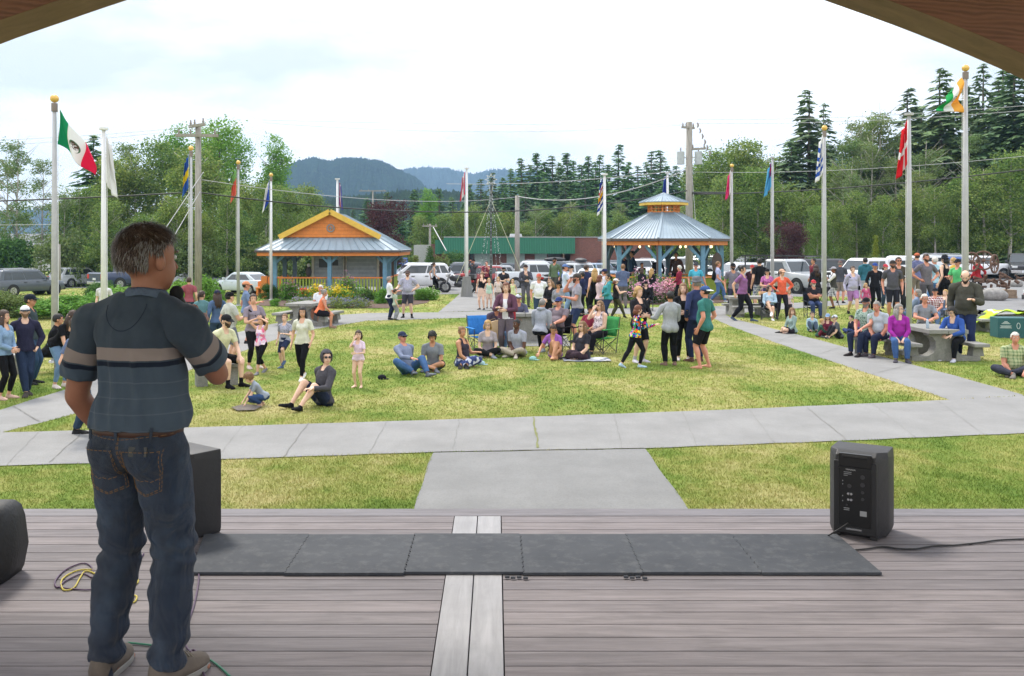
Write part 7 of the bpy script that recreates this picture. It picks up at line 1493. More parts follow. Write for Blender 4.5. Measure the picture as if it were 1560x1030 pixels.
# ---- kids on the grass by the path
person(1207, 508, 1.45, 'sidesit', 115, ('lap', 'lap'), ('#8fa8a2', LS), ('#33303a', .8), 'lbcurlylong', 'girl with long curly hair in a sage top sitting by the path', 'p', f=1, hy=60, shoe='#1f1f24')
person(1236, 505, 1.15, 'hug', 175, 'knee', ('#a8c8dc', LS), ('#4a5a70', 1.9), 'br', 'boy in a pale blue shirt sitting beside the curly haired girl', 'p')
person(1247, 514, 1.0, 'hug', -110, ('knee', 'reach'), ('#2f5546', LS), ('#7a2438', 1.9), 'bl', 'blond child in a dark green shirt leaning on a friend', 'p')
person(1262, 512, 1.25, 'cross', 150, 'lap', ('#7a2a48', LS), ('#7a2a48', 1.9), 'lblong', 'girl in a pale blue cap and maroon hoodie sitting on the grass', 'p', f=1, hat=('cap', '#7d9fc8'))
person(1278, 516, 1.3, 'hug', 95, 'knee', ('#5a5c64', SH), ('#24242a', 1.9), 'lb', 'boy in a grey camouflage cap and grey tee hugging his knees', 'p', hat=('cap', '#8a8a84', 'camo', '#5a5a54'), shoe='#55555c')
person(1309, 506, 1.15, 'cross', 120, 'lap', ('#d86a8a', LS), ('#35457a', 1.9), 'blmed', 'girl in pink and blue sitting half behind the older man', 'p', f=1)
person(1300, 508, 1.0, 'cross', 100, 'lap', ('#2a2a3c', LS), ('#35457a', 1.9), 'bk', 'small dark clad child between the grey cap and the pink girl', 'p')
# ---- right table group
person(1320, 541, 1.80, 'sit', 125, ('knee', 'lap'), ('#9ab0a4', SH, 'floral', '#3c5a50'), ('#26304a', 1.95), 'gy', 'older man in a black cap and leafy green shirt on the bench', 'r', hat=('cap', '#1c1b22'), beard='gy', hy=15, shoe='#2b2527')
person(1344, 543, 1.74, 'sitfwd', 115, ('lap', 'lap'), ('#b9c2cc', SH), ('#28304a', 1.95), 'gy', 'man in a pale tee and jeans sitting sideways on the bench', 'r', fat=.35, tw=15, shoe='#5a5058')
person(1369, 549, 1.68, 'sit', 165, ('lap', 'lap'), ('#a0149a', LS), ('#3a5f94', 1.95), 'gylong', 'woman in a magenta jacket and jeans with grey hair', 'p', f=1, fat=.25, hy=45, glasses='clear', shoe='#4a4650', hoodie=1)
person(1407, 536, 1.78, 'sitfwd', 170, ('table', 'table'), ('#8a8e98', SH), (BK, 1.9), 'wh', 'bald man with glasses in a grey tee behind the right table', 'r', glasses='clear', Y=25.6, fat=.2, tp=10)
person(1458, 549, 1.68, 'sitfwd', 128, ('table', 'table'), ('#2f5aae', LS), ('#18181d', 1.95), 'bkmed', 'woman in a blue jacket leaning on the right table', 'p', f=1, glasses='clear', fat=.35, hp=18, tp=22, shoe='#c6c6d4', hoodie=1)
st(1471, 545, 409, 'stand', 150, ('fore', 'down'), ('#4b4a40', LS), ('#25325a', 1.95), 'brbald', 'bald bearded man in a dark olive jacket standing over the right table', 'p', beard='bk', hp=32, fat=.35, hem=-.10, loose=.024, shoe='#3a4a80')
person(1545, 572, 1.72, 'cross', 160, ('knee', 'lap'), ('#b7bf8a', SH, 'plaid', '#5f7a52'), ('#3a3d4c', 1.9), 'wh', 'man in a yellow green plaid shirt sitting on the grass at the right edge', 'r', fat=.3, shoe='#77716a', fr=(.05, .30, .05))
st(1360, 486, 396, 'stand', 165, 'down', ('#56555e', SH), ('#26262e', .95), 'bk', 'man in a charcoal tee and cap with a white arc on his chest', 'r', hat=('cap', '#3a332f'), beard='br', fat=.15)
st(1369, 480, 391, 'stand', 170, 'down', ('#4e473c', SH), ('#2a2a2e', 1.9), 'br', 'man in a dark brown tee behind the charcoal tee', 'r', glasses='sun')
st(1381, 480, 423, 'stand', 20, 'down', ('#ee6a2c', LS), ('#3a4468', 1.9), 'bl', 'child in an orange jacket beside the flagpole')
st(1411, 479, 386, 'wide', 180, ('hips', 'hips'), ('#6f6a74', SH), ('#4e4c52', 1.95), 'br', 'tall man in a purple grey tee with hands on his hips', 'r', beard='br')
st(1397, 462, 385, 'stand', 10, 'down', ('#6a7098', SH), ('#8a8068', .95), 'br', 'man in a violet blue tee and orange cap seen from behind', hat=('cap', '#c8602c'))
st(1424, 470, 391, 'stand', 20, 'down', ('#9fd0e0', SH), ('#4a80b8', 1.9), 'wh', 'white haired person in pale cyan behind the purple grey tee', 'r')
st(1439, 474, 389, 'stand', 30, 'down', ('#202026', TK), (BK, .9), 'bkmed', 'person in a black tank top and dark sun hat', 'p', f=1, hat=('bucket', '#22242c'))
st(1452, 470, 392, 'stand', 40, 'down', ('#e0b020', SH), ('#3a3a44', 1.9), 'bl', 'person in a yellow top behind the green shirt', 'p')
st(1459, 476, 394, 'stand', 120, ('down', 'fore'), ('#44b868', SH), (KH, 1.9), 'bk', 'man in a bright green tee and dark cap', 'r', hat=('cap', '#202228'), glasses='sun')
st(1489, 453, 393, 'walk', 20, ('swingf', 'swingb'), ('#c41c2c', LS), ('#2a2a30', 1.95), 'br', 'person in a red hoodie walking away on the road', hoodie=1, fr=(.03, -.22, .07), fl=(-.03, .12, .043))
person(1424, 500, 1.7, 'sitback', 150, 'lap', ('#8a2c28', SH, 'plaid'), ('#5a78a0', 1.9), 'br', 'person in a red shirt and black cap sitting behind the bald man', 'r', hat=('cap', '#22222a'))
person(1392, 500, 1.66, 'sitback', 60, 'lap', ('#7d8fae', LS), ('#5a78a0', 1.9), 'gymed', 'person in a pale blue jacket leaning back behind the right table', 'r')
person(1437, 497, 1.6, 'sitback', 120, 'lap', ('#d8b49c', SH), ('#b8b0a0', .9), 'bl', 'fair person in beige shorts sitting behind the right table', 'p')
person(118, 663, 1.72, 'crossleg', -95, 'pocket', ('#5d6c8c', SH), (JE, 1.95), 'br', 'person in jeans mostly hidden behind the speaking man')
# ---------------- the speaking man
hero = dict(px=211, base=1040, h=1.83, pose='wide', face=-14, hands=('down', 'chin'), top=('#3b4a60', .70), legs=('#24375a', 1.97), hair='gyshort', label='grey haired man in striped polo and jeans speaking on stage, seen from behind', sk='h', Y=None, z=1.0,
  k=dict(headsc=1.13, nk=.006, nx=.022, shz=.236, lfat=.0, fine=.0085, fat=.20, ph=.545, hy=-24, fl=(-.085, .0, .043), fr=(.068, .0, .043), hem=-.07, shoe=None, group=None, neckl=.292))
hero['hands'] = ((-.135, .10, .500, -.8, -1, 0), (.030, .185, .760, .75, -.35, -1))
PEOPLE.append(hero)
finish_people()
hr_ = hero['obj']; hr_['group'] = 'the speaker on the stage'
hV, hN, hF, hnm, hT, hvn, hvT, hnames = hero['arr']; hJ = hero['J']; hh = hero['h']
h_cen = hV[hF].mean(1); _q = h_cen/hh-np.array(hJ['pel']); h_zu = _q@np.array(hJ['u']); h_is = lambda s: np.char.startswith(hnm, s)
SLV = .72; neck_back = .286
hx_ = _q@np.array(hJ['rt2']); hy_ = _q@np.array(hJ['fw2']); h_open = (np.sqrt((hx_/.042)**2+((hy_-.008)/.042)**2) < 1) & (h_zu > .26)
sel = (((hnm == 'torso') | (hnm == 'neck')) & (h_zu > .012) & (h_zu < .306) & ~h_open) | (h_is('uarm') & (hT < SLV))
off = np.full(len(hV), .012); tt = hvn == 'torso'; off[tt] += np.exp(-((hvT[tt]-.045)/.04)**2)*.026; uu = np.char.startswith(hvn, 'uarm'); off[uu] += .001+np.clip(hvT[uu], 0, 1)**1.5*.022
# smooth offset field so the sleeve joins the yoke gently
def smooth_field(f, it=12):
    E = np.concatenate([hF[:, [0, 1]], hF[:, [1, 2]], hF[:, [2, 3]], hF[:, [3, 0]]]); E = np.concatenate([E, E[:, ::-1]]); c = np.maximum(1, np.bincount(E[:, 0], minlength=len(f)))
    for _ in range(it): f = np.bincount(E[:, 0], f[E[:, 1]], len(f))/c
    return f
off = smooth_field(off)
# cloth folds: vertical drapes on the back, diagonal pulls below the shoulders
zV = hV[:, 2]/hh; xV = hV[:, 0]
drape = ((.5-np.abs(np.sin(xV*38+np.sin(zV*11)*1.2)))*.7+(.5-np.abs(np.sin(xV*61+zV*17+1)))*.5)*np.clip((.78-zV)/.1, 0, 1)*np.clip((zV-.545)/.04, 0, 1)*.017
pull = np.sin((xV*np.sign(xV)*30+zV*62))*.007*np.clip((np.abs(xV)-.10)/.08, 0, 1)*np.clip((.86-zV)/.12, 0, 1)
hemr = np.sin(xV*60+1)*.004*np.clip((.56-zV)/.05, 0, 1)
off = off+drape+pull+hemr+vnoise(hV, 77, 9, 3)*.004
armd = np.zeros(len(hV))+hV[:, 2]
for L in 'LR':
    a = hJ['sh'+L]*hh; mk = hvn == 'uarm'+L; armd[mk] = (a.z+.02)-hvT[mk]*.172*hh
armd = smooth_field(armd, 6)
polo = NT('polo_knit'); at_ = polo.new('Attribute'); at_.attribute_name = 'stripe'; z_ = at_.outputs['Fac']; v = polo.coord('Object'); f = polo.noise(v, 5, 5, .6)
c = polo.ramp(f, [(.35, (.042, .056, .078)), (.65, (.062, .082, .110))])
c = polo.mix(rect(polo, z_, z_, -9, 1.296, 9, 1.345), c, (.29, .235, .22)); c = polo.mix(rect(polo, z_, z_, -9, 1.272, 9, 1.290), c, (.012, .018, .035))
lines = polo.math('GREATER_THAN', polo.math('SINE', polo.math('MULTIPLY', z_, 100)), .975); c = polo.mix(polo.math('MULTIPLY', polo.math('MULTIPLY', lines, polo.math('LESS_THAN', z_, 1.24)), .3), c, (.2, .22, .26))
c = polo.mix(polo.math('MULTIPLY', polo.math('LESS_THAN', z_, 1.27), .22), c, (.12, .17, .24)); polo.col(c); polo.set(Roughness=.9); polo.b.inputs['Specular IOR Level'].default_value = .2; polo.b.inputs['Sheen Weight'].default_value = .08
fw_ = polo.noise(polo.coord('Object', (1, 1, .25)), 9, 1, .4, .5); fd_ = polo.noise(polo.coord('Object', (1, 1, 1), (0, R(35), 0)), 6, 1, .4, .8); polo.bump(polo.math('ADD', fw_, polo.math('MULTIPLY', fd_, .7)), .8, .05)
def hero_shell(name, sel, off, mat, sm=6, attr=None):
    us, inv = np.unique(hF[sel], return_inverse=True); o = shell(name, hV, hN, hF, sel, off, mat, hr_, hh, 0, 0, sm)
    if attr is not None:
        a = o.data.attributes.new('stripe', 'FLOAT', 'POINT'); a.data.foreach_set('value', attr[us].astype(np.float32))
    sd_ = o.modifiers.new('thick', 'SOLIDIFY'); sd_.thickness = .0035; sd_.offset = 1; return o
shirt = hero_shell('polo_shirt', sel, off, polo.m, 8, armd)
# jeans
jn = NT('denim'); v = jn.coord('Object'); a = jn.noise(v, 3.2, 6, .65); b = jn.noise(jn.coord('Object', (40, 40, 6)), 3, 3, .6); w2 = jn.noise(jn.coord('Object', (3, 3, 2.2)), 2.2, 5, .6)
cc = jn.ramp(a, [(.32, (.008, .018, .044)), (.62, (.020, .045, .098))]); cc = jn.mix(jn.ramp(w2, [(.5, (0,)), (.72, (.55,))]), cc, (.085, .15, .25)); cc = jn.mix(jn.ramp(b, [(.3, (.22,)), (.6, (0,))]), cc, (.01, .018, .04)); jn.col(cc); jn.set(Roughness=.9)
tw_ = jn.new('TexWave'); tw_.inputs['Scale'].default_value = 260; tw_.bands_direction = 'DIAGONAL'; jn.ln(v, tw_.inputs['Vector']); fw_ = jn.noise(jn.coord('Object', (1, 1, .6), (0, R(25), 0)), 9, 2, .45, 1.2); jn.bump(jn.math('ADD', fw_, jn.math('MULTIPLY', tw_.outputs['Fac'], .02)), 1, .08); jn.b.inputs['Sheen Weight'].default_value = .15
psel = ((hnm == 'torso') & (hT < .030)) | (h_is('thigh')) | (h_is('shin') & (hT < 1.0)) | (h_is('foot') & (hT < -.05))
poff = np.full(len(hV), .008); lt = np.char.startswith(hvn, 'thigh'); poff[lt] += .004+np.clip(hvT[lt], 0, 1)*.010; ls = np.char.startswith(hvn, 'shin'); poff[ls] += .010+np.clip(hvT[ls], 0, 1)*.009; poff = smooth_field(poff, 14)
kn = np.exp(-((zV-.28)/.06)**2); an_ = np.exp(-((zV-.07)/.05)**2); fold = (np.sin(zV*95+xV*22)*.5+np.sin(zV*150-xV*40)*.3)
ridg = (1-2*np.abs(np.sin(zV*58+xV*26+vnoise(hV, 5, 6, 2)*1.5)))*.5; poff = poff+fold*(kn*.006+an_*.009+.002)+ridg*(kn*.008+an_*.010+.003)+np.sin(xV*38+zV*16)*.004*np.clip((.45-zV)/.2, 0, 1)+vnoise(hV, 31, 7, 3)*.004
jeans = hero_shell('jeans', psel, poff, jn.m, 8)
# projected trim on the jeans and shirt (ray from behind, local -Y side)
def bvh_of(o):
    me = o.data; return BVHTree.FromPolygons([v.co.copy() for v in me.vertices], [tuple(p.vertices) for p in me.polygons])
bj = bvh_of(jeans); bs_ = bvh_of(shirt)
def proj(bv, x, z, out=.004, yfrom=-1):
    hit, nrm, i, d = bv.ray_cast(Vector((x, yfrom, z)), Vector((0, 1, 0)))
    if hit is None: return None
    if nrm.y > 0: nrm = -nrm
    return hit+nrm*out
STITCH = paint('stitch_thread', (.30, .17, .07), .8)
def stitch(bv, pts, name, parent, mat=STITCH, r=.0012, out=.0062, dash=True):
    m = MB(); P = []
    for i in range(len(pts)-1):
        a, b = Vector((*pts[i], 0)), Vector((*pts[i+1], 0)); n = max(2, int((b-a).length/.006))
        for k in range(n): q = a.lerp(b, k/n); P.append(proj(bv, q.x, q.y, out))
    for i in range(len(P)-1):
        if P[i] is not None and P[i+1] is not None and (P[i]-P[i+1]).length < .04 and (not dash or i % 3): m.tube([P[i], P[i+1]], r, 4)
    if m.v: m.build(name, mat, parent)
pz = hJ['pel'].z*hh
def pocket(cx, flip):
    # grid patch
    w_, top, bot = .155, pz-.035, pz-.205; nx_, nz_ = 12, 14; vs = []; ok = True
    for j in range(nz_+1):
        t = j/nz_; z = top+(bot-top)*t
        for i in range(nx_+1):
            s = i/nx_-.5; ww = w_*(1-.10*t); zz = z-(.030*(1-abs(s)*2))*(max(0, t-.7)/.3)-.004*math.cos(s*6)*(1-t); p = proj(bj, cx+s*ww+flip*.010*t, zz, .0045)
            if p is None: ok = False; p = Vector((cx+s*ww, -.1, zz))
            vs.append(p)
    fs = [(j*(nx_+1)+i, j*(nx_+1)+i+1, (j+1)*(nx_+1)+i+1, (j+1)*(nx_+1)+i) for j in range(nz_) for i in range(nx_)]
    o = mesh_obj('back_pocket', vs, fs, jn.m, jeans, True); s_ = o.modifiers.new('t', 'SOLIDIFY'); s_.thickness = .002; s_.offset = 1
    L, Rr = cx-w_/2+.004, cx+w_/2-.004
    for ins in (0, .006): stitch(bj, [(L+ins, top-.002-ins), (L+ins+.008+flip*.010, bot+.0+ins), (cx+flip*.01, bot-.027+ins), (Rr-ins-.008+flip*.010, bot+ins), (Rr-ins, top-.002-ins)], 'pocket_stitch', o, out=.0075)
    stitch(bj, [(L, top-.012), (Rr, top-.012)], 'pocket_stitch', o, out=.0075)
    stitch(bj, [(L+.01, bot+.055), (cx-.02, bot+.035), (cx, bot+.045), (cx+.02, bot+.035), (Rr-.01, bot+.055)], 'pocket_stitch', o, out=.0075)
    return o
pocket(-.098, 1); pR = pocket(.092, -1)
stitch(bj, [(-.19, pz+.012), (-.10, pz+.004), (0, pz-.004), (.10, pz+.004), (.19, pz+.012)], 'yoke_stitch', jeans); stitch(bj, [(0, pz+.07), (.002, pz-.13)], 'seat_stitch', jeans); stitch(bj, [(.006, pz+.07), (.008, pz-.13)], 'seat_stitch', jeans)
m = MB(); ph = [proj(bj, .092+dx, pz-.032+dz, .003) for dx, dz in ((-.035, -.03), (.035, -.03), (.035, .006), (-.035, .006))]
if all(p is not None for p in ph):
    m.add(ph+[p+Vector((0, -.006, 0)) for p in ph], [(0, 1, 2, 3), (7, 6, 5, 4), (0, 4, 5, 1), (1, 5, 6, 2), (2, 6, 7, 3), (3, 7, 4, 0)]); m.build('phone_in_pocket', paint('black_phone', (.02, .02, .022), .3), jeans)
# belt and loops
bel = []
for i in range(48):
    a = 2*math.pi*i/48; d = Vector((math.sin(a), -math.cos(a), 0)); z = pz+.020; hit, nrm, _, _ = bj.ray_cast(Vector((0, 0, z))+d*1.0, -d); bel.append((hit if hit else Vector((0, 0, z))+d*.16)+d*.004)
m = MB(); n = len(bel); vs = [p+Vector((0, 0, -.018)) for p in bel]+[p+Vector((0, 0, .018)) for p in bel]; m.add(vs, [(i, (i+1) % n, n+(i+1) % n, n+i) for i in range(n)])
belt = m.build('belt', paint('brown_leather', (.075, .035, .025), .5), hr_, smooth=True); s_ = belt.modifiers.new('t', 'SOLIDIFY'); s_.thickness = .004; s_.offset = 1
for x in (-.13, -.002, .13):
    m = MB(); p0 = proj(bj, x, pz-.012, .006); p1 = proj(bj, x, pz+.0, .010)
    if p0 and p1: m.bar(p0, p1+Vector((0, 0, .04)), .011, .005, up=(0, 1, 0)); m.build('belt_loop', jn.m, jeans)
# collar
nk = hJ['neck']*hh; m = MB(); rgA = []; rgB = []; u_ = hJ['u']; n = 40
ring0 = []; ring1 = []; ring2 = []
for i in range(n+1):
    a = R(-150)+R(300)*i/n; sx_, cy = math.sin(a), -math.cos(a)          # a=0 is the nape
    c0 = nk+hJ['rt2']*(sx_*.078)+hJ['fw2']*(cy*.070+.010)+u_*(.018-.012*(cy+1)/2); top = nk+hJ['rt2']*(sx_*.070)+hJ['fw2']*(cy*.063+.012)+u_*(.054-.030*(cy+1)/2)
    fl = nk+hJ['rt2']*(sx_*.097)+hJ['fw2']*(cy*.086+.006)+u_*(.006-.02*(cy+1)/2); ring0.append(c0); ring1.append(top); ring2.append(fl+u_*.004*math.sin(a*5))
vs = ring0+ring1+ring2; N_ = n+1; fs = [(i, i+1, N_+i+1, N_+i) for i in range(n)]+[(N_+i, N_+i+1, 2*N_+i+1, 2*N_+i) for i in range(n)]
co = mesh_obj('collar', vs, fs, clothm('#5a6a80'), shirt, True); s_ = co.modifiers.new('t', 'SOLIDIFY'); s_.thickness = .004; sb = co.modifiers.new('s', 'SUBSURF'); sb.levels = 1; sb.render_levels = 1
# half moon yoke patch, shoulder and armhole seams
mk = [(.0+.085*math.cos(a), 1.515+.0-.105*math.sin(a)) for a in [math.pi*i/20 for i in range(21)]]
stitch(bs_, mk, 'yoke_seam', shirt, clothm('#2a3448'), .0013, .0045, False)
# hair: scalp cap plus many strands
for ch in list(hr_.children):
    if ch.name.startswith('hair'): bpy.data.objects.remove(ch)
hc_, hrr, hff, huu = hJ['hc']*hh, hJ['hr'], hJ['hf'], hJ['hu']; bpy.context.view_layer.update()
rs2 = random.Random(4); m = MB(); hv = []; hfq = []
hh_ = hh*hJ['sc']; HX, HY, HZ = .0465*hh_, .0600*hh_, .0575*hh_
def scal(th, ph_, q=1.0): return hc_+huu*.012*hh_-hff*.007*hh_+hrr*(HX*q*math.cos(ph_)*math.cos(th))+hff*(HY*q*math.cos(ph_)*math.sin(th))+huu*(HZ*q*math.sin(ph_))
strands = []
for i in range(9000):
    th = rs2.uniform(-math.pi, math.pi); ph_ = math.asin(rs2.uniform(-.5, 1)); fr_ = math.sin(th)      # fr_=1 towards the face
    lowlim = -.46 if fr_ < -.15 else (-.15 if fr_ < .12 else (.25+.4*fr_))
    if math.sin(ph_) < lowlim: continue
    if abs(math.cos(th)) > .86 and fr_ > -.35 and math.sin(ph_) < .05: continue
    root_ = scal(th, ph_, .98); crown_dir = (huu*-1.0+(-hff)*.15+hrr*(.35*math.cos(th))+(hff*.6*fr_))
    if math.sin(ph_) > .55: crown_dir = hff*(.35+.6*max(0, fr_))+hrr*(.9*math.cos(th)+.25)-huu*.25-hff*.8*(fr_ < 0)*abs(fr_)
    nrm = (root_-hc_).normalized(); crown_dir = (crown_dir-nrm*crown_dir.dot(nrm)).normalized()+Vector((rs2.gauss(0, .12), rs2.gauss(0, .12), rs2.gauss(0, .12)))
    ln = rs2.uniform(.022, .040) if math.sin(ph_) < .4 else rs2.uniform(.035, .055); p0 = root_; p1 = p0+crown_dir*ln*.5+nrm*.006*rs2.uniform(.5, 1.6); p2 = p1+crown_dir*ln*.5+nrm*rs2.uniform(-.006, .002)
    sd_ = crown_dir.cross(nrm).normalized()*rs2.uniform(.0010, .0020); k = len(hv); hv += [p0-sd_, p0+sd_, p1+sd_, p1-sd_, p2]; hfq += [(k, k+1, k+2, k+3), (k+3, k+2, k+4)]
    strands.append(rs2.random() < (.42 if (abs(math.cos(th)) > .75 and math.sin(ph_) < .5) else (.16 if math.sin(ph_) < .1 else .04)))
GHM = NT('grey_brown_hair'); gi = GHM.new('NewGeometry'); side = GHM.noise(GHM.coord('Object', (1, 1, 1)), 9, 3, .6)
GHM.col(GHM.mix(1, GHM.ramp(gi.outputs['Random Per Island'], [(0, (.030, .019, .014)), (.5, (.075, .046, .034)), (.85, (.12, .08, .06)), (1, (.19, .15, .13))]), GHM.ramp(side, [(.4, (.8, .8, .8)), (.65, (1.25, 1.25, 1.3))]), 'MULTIPLY')); GHM.set(Roughness=.5)
GH2 = paint('grey_hair_strand', (.30, .28, .265), .5, .3)
ho = mesh_obj('hair', hv, hfq, [GHM.m, GH2], hr_, False, [int(s) for s in strands for _ in (0, 1)])
m = MB(); m.v = []; nu, nv = 28, 16; vs = [scal(2*math.pi*j/nu, math.pi/2-(math.pi*.62)*i/nv, 1.0) for i in range(nv+1) for j in range(nu)]; fs = []
for i in range(nv):
    for j in range(nu):
        th = 2*math.pi*(j+.5)/nu; sp = math.sin(math.pi/2-(math.pi*.62)*(i+.5)/nv); fr_ = math.sin(th); ll = -.44 if fr_ < -.15 else (-.1 if fr_ < .12 else .28+.4*fr_)
        if sp < ll or (abs(math.cos(th)) > .86 and fr_ > -.35 and sp < .08): continue
        fs.append((i*nu+j, i*nu+(j+1) % nu, (i+1)*nu+(j+1) % nu, (i+1)*nu+j))
m.add(vs, fs); m.build('scalp_hair', hairm(HC['br']), ho, smooth=True, recalc=False)
# shoes
SHM = paint('taupe_suede', (.16, .13, .105), .85, .25, bump=.3); SOLE = paint('pale_sole', (.3, .29, .27), .7); LACE = paint('lace', (.3, .27, .22), .8)
for L in 'LR':
    an = hJ['ankle'+L]*hh; fd = hJ['toed'+L]; fd = Vector((fd.x, fd.y, 0)).normalized(); sx = fd.cross(Vector((0, 0, 1))); m = MB(); so_ = MB(); rg = []; rs_ = []
    for q, w_, ht in ((-.075, .026, .05), (-.06, .038, .095), (-.02, .042, .11), (.03, .044, .10), (.07, .048, .075), (.12, .052, .058), (.17, .048, .048), (.205, .034, .036), (.218, .016, .022)):
        c = Vector((an.x, an.y, .022))+fd*q; rg.append([c+sx*(w_*x_)+Vector((0, 0, ht*z2)) for x_, z2 in ((-1, 0), (-1.04, .35), (-.8, .75), (-.35, 1), (.35, 1), (.8, .75), (1.04, .35), (1, 0))]); c2 = c-Vector((0, 0, .022)); rs_.append([c2-sx*w_*1.08, c2+sx*w_*1.08, c2+sx*w_*1.06+Vector((0, 0, .026)), c2-sx*w_*1.06+Vector((0, 0, .026))])
    m.loft(rg); sh = m.build('shoe', SHM, hr_, smooth=True); so_.loft(rs_); so_.build('sole', SOLE, sh, bevel=.004); m = MB()
    for k in range(5): c = Vector((an.x, an.y, .022))+fd*(.045+k*.018); zz = .098-.008*k; m.tube([c-sx*.028+Vector((0, 0, zz-.012)), c+Vector((0, 0, zz+.006)), c+sx*.028+Vector((0, 0, zz-.012))], .0028, 5)
    m.build('lace', LACE, sh)
# microphone held in the right hand
bpy.context.view_layer.update(); mw = hr_.matrix_world; wr = mw @ (hJ['wristR']*hh); hd3 = mw @ (hJ['hc']*hh)
mic_top = at(269, 447, hd3.y+.06)
MIC = thing('microphone', 'black foam covered microphone held before the speaking man', 'microphone', mic_top)
MB().ell((0, 0, 0), .028, .028, .032, 0, 20, 14).build('foam_head', paint('black_foam', (.012, .012, .013), .95, bump=.5), MIC, smooth=True)
hb = (wr-mic_top)*1.05; MB().tube([hb.normalized()*.02, hb.normalized()*.09, hb.normalized()*.20], [.017, .014, .011], 14).build('handle', paint('mic_body', (.02, .02, .022), .4), MIC, smooth=True)
print('HERO', wr, hd3, mic_top, [round(a, 3) for a in (mw @ (hJ['elbowR']*hh))])
# ---------------- concrete tables and benches
TC = NT('speckled_concrete'); v = TC.coord('Object'); a = TC.noise(v, 3, 6, .7); b = TC.noise(v, 60, 3, .6); c = TC.ramp(a, [(.3, (.16, .16, .14)), (.5, (.27, .265, .24)), (.7, (.38, .375, .35))])
TC.col(TC.mix(TC.ramp(b, [(.4, (0,)), (.6, (.5,))]), c, (.12, .12, .11))); TC.set(Roughness=.9); TC.bump(b, .4, .008); TC = TC.m
TCT = concrete('table_top_concrete', (.30, .295, .275), .35, 50)
def picnic_table(px, Y, rz, label, L=1.7, zt=.75):
    t = thing('picnic_table', label, 'picnic table', ((px-CX_)*Y/F_, Y, 0), R(rz), 'concrete tables on the lawn')
    o = MB().box(-.46, -L/2, zt-.10, -.004, L/2, zt).box(.004, -L/2, zt-.10, .46, L/2, zt).build('table_top', TCT, t, bevel=.012)
    for y in (-L*.33, L*.33):
        P = [(-.80, 0), (.80, 0), (.80, .12)]
        P += [(.62, .12), (.42, .13), (.30, .20), (.24, .32), (.25, .46), (.32, .56), (.40, .60), (.40, zt-.10), (-.40, zt-.10), (-.40, .60), (-.32, .56), (-.25, .46), (-.24, .32), (-.30, .20), (-.42, .13), (-.62, .12), (-.80, .12)]
        MB().prism_y([(x, z) for x, z in P][::-1], y-.16, y+.16).build('pedestal', TC, t, bevel=.012)
        for s in (-1, 1): MB().prism_y([(s*.62, .12), (s*.90, .12), (s*.86, .34), (s*.66, .34)], y-.14, y+.14).build('seat_support', TC, t, bevel=.01)
    for s in (-1, 1): MB().box(s*.60 if s > 0 else -.96, -L/2, .34, .96 if s > 0 else -.60, L/2, .42).build('seat', TCT, t, bevel=.012)
    return t
picnic_table(1420, 22.9, 0, 'concrete picnic table between the magenta and blue jackets'); picnic_table(470, 32.5, -12, 'concrete picnic table beside the orange top'); picnic_table(799, 27.4, 0, 'shaded concrete picnic table at the centre of the crowd', zt=.8)
picnic_table(1142, 36.2, 90, 'concrete picnic table behind the purple tee'); picnic_table(1530, 30.2, 90, 'low concrete table carrying the safety vest at the right edge', 2.4, .52)
def bench(px, Y, rz, label, L=1.2):
    t = thing('concrete_bench', label, 'bench', ((px-CX_)*Y/F_, Y, 0), R(rz), 'concrete benches'); MB().box(-L/2, -.2, .34, L/2, .2, .42).build('seat', TCT, t, bevel=.012)
    for s in (-1, 1): MB().box(s*L*.32-.1, -.16, 0, s*L*.32+.1, .16, .34).build('support', TC, t, bevel=.01)
bench(1332, 23.7, -25, 'concrete bench under the older man and the pale tee man', 1.1); bench(62, 20.2, 15, 'concrete bench behind the navy hoodie man', 1.2); bench(330, 18.5, 25, 'concrete bench under the pale yellow tee', .9)
pad = sheet('table_pad', pxpoly([(755, 528), (870, 528), (862, 512), (762, 512)]), .014, CONC2)
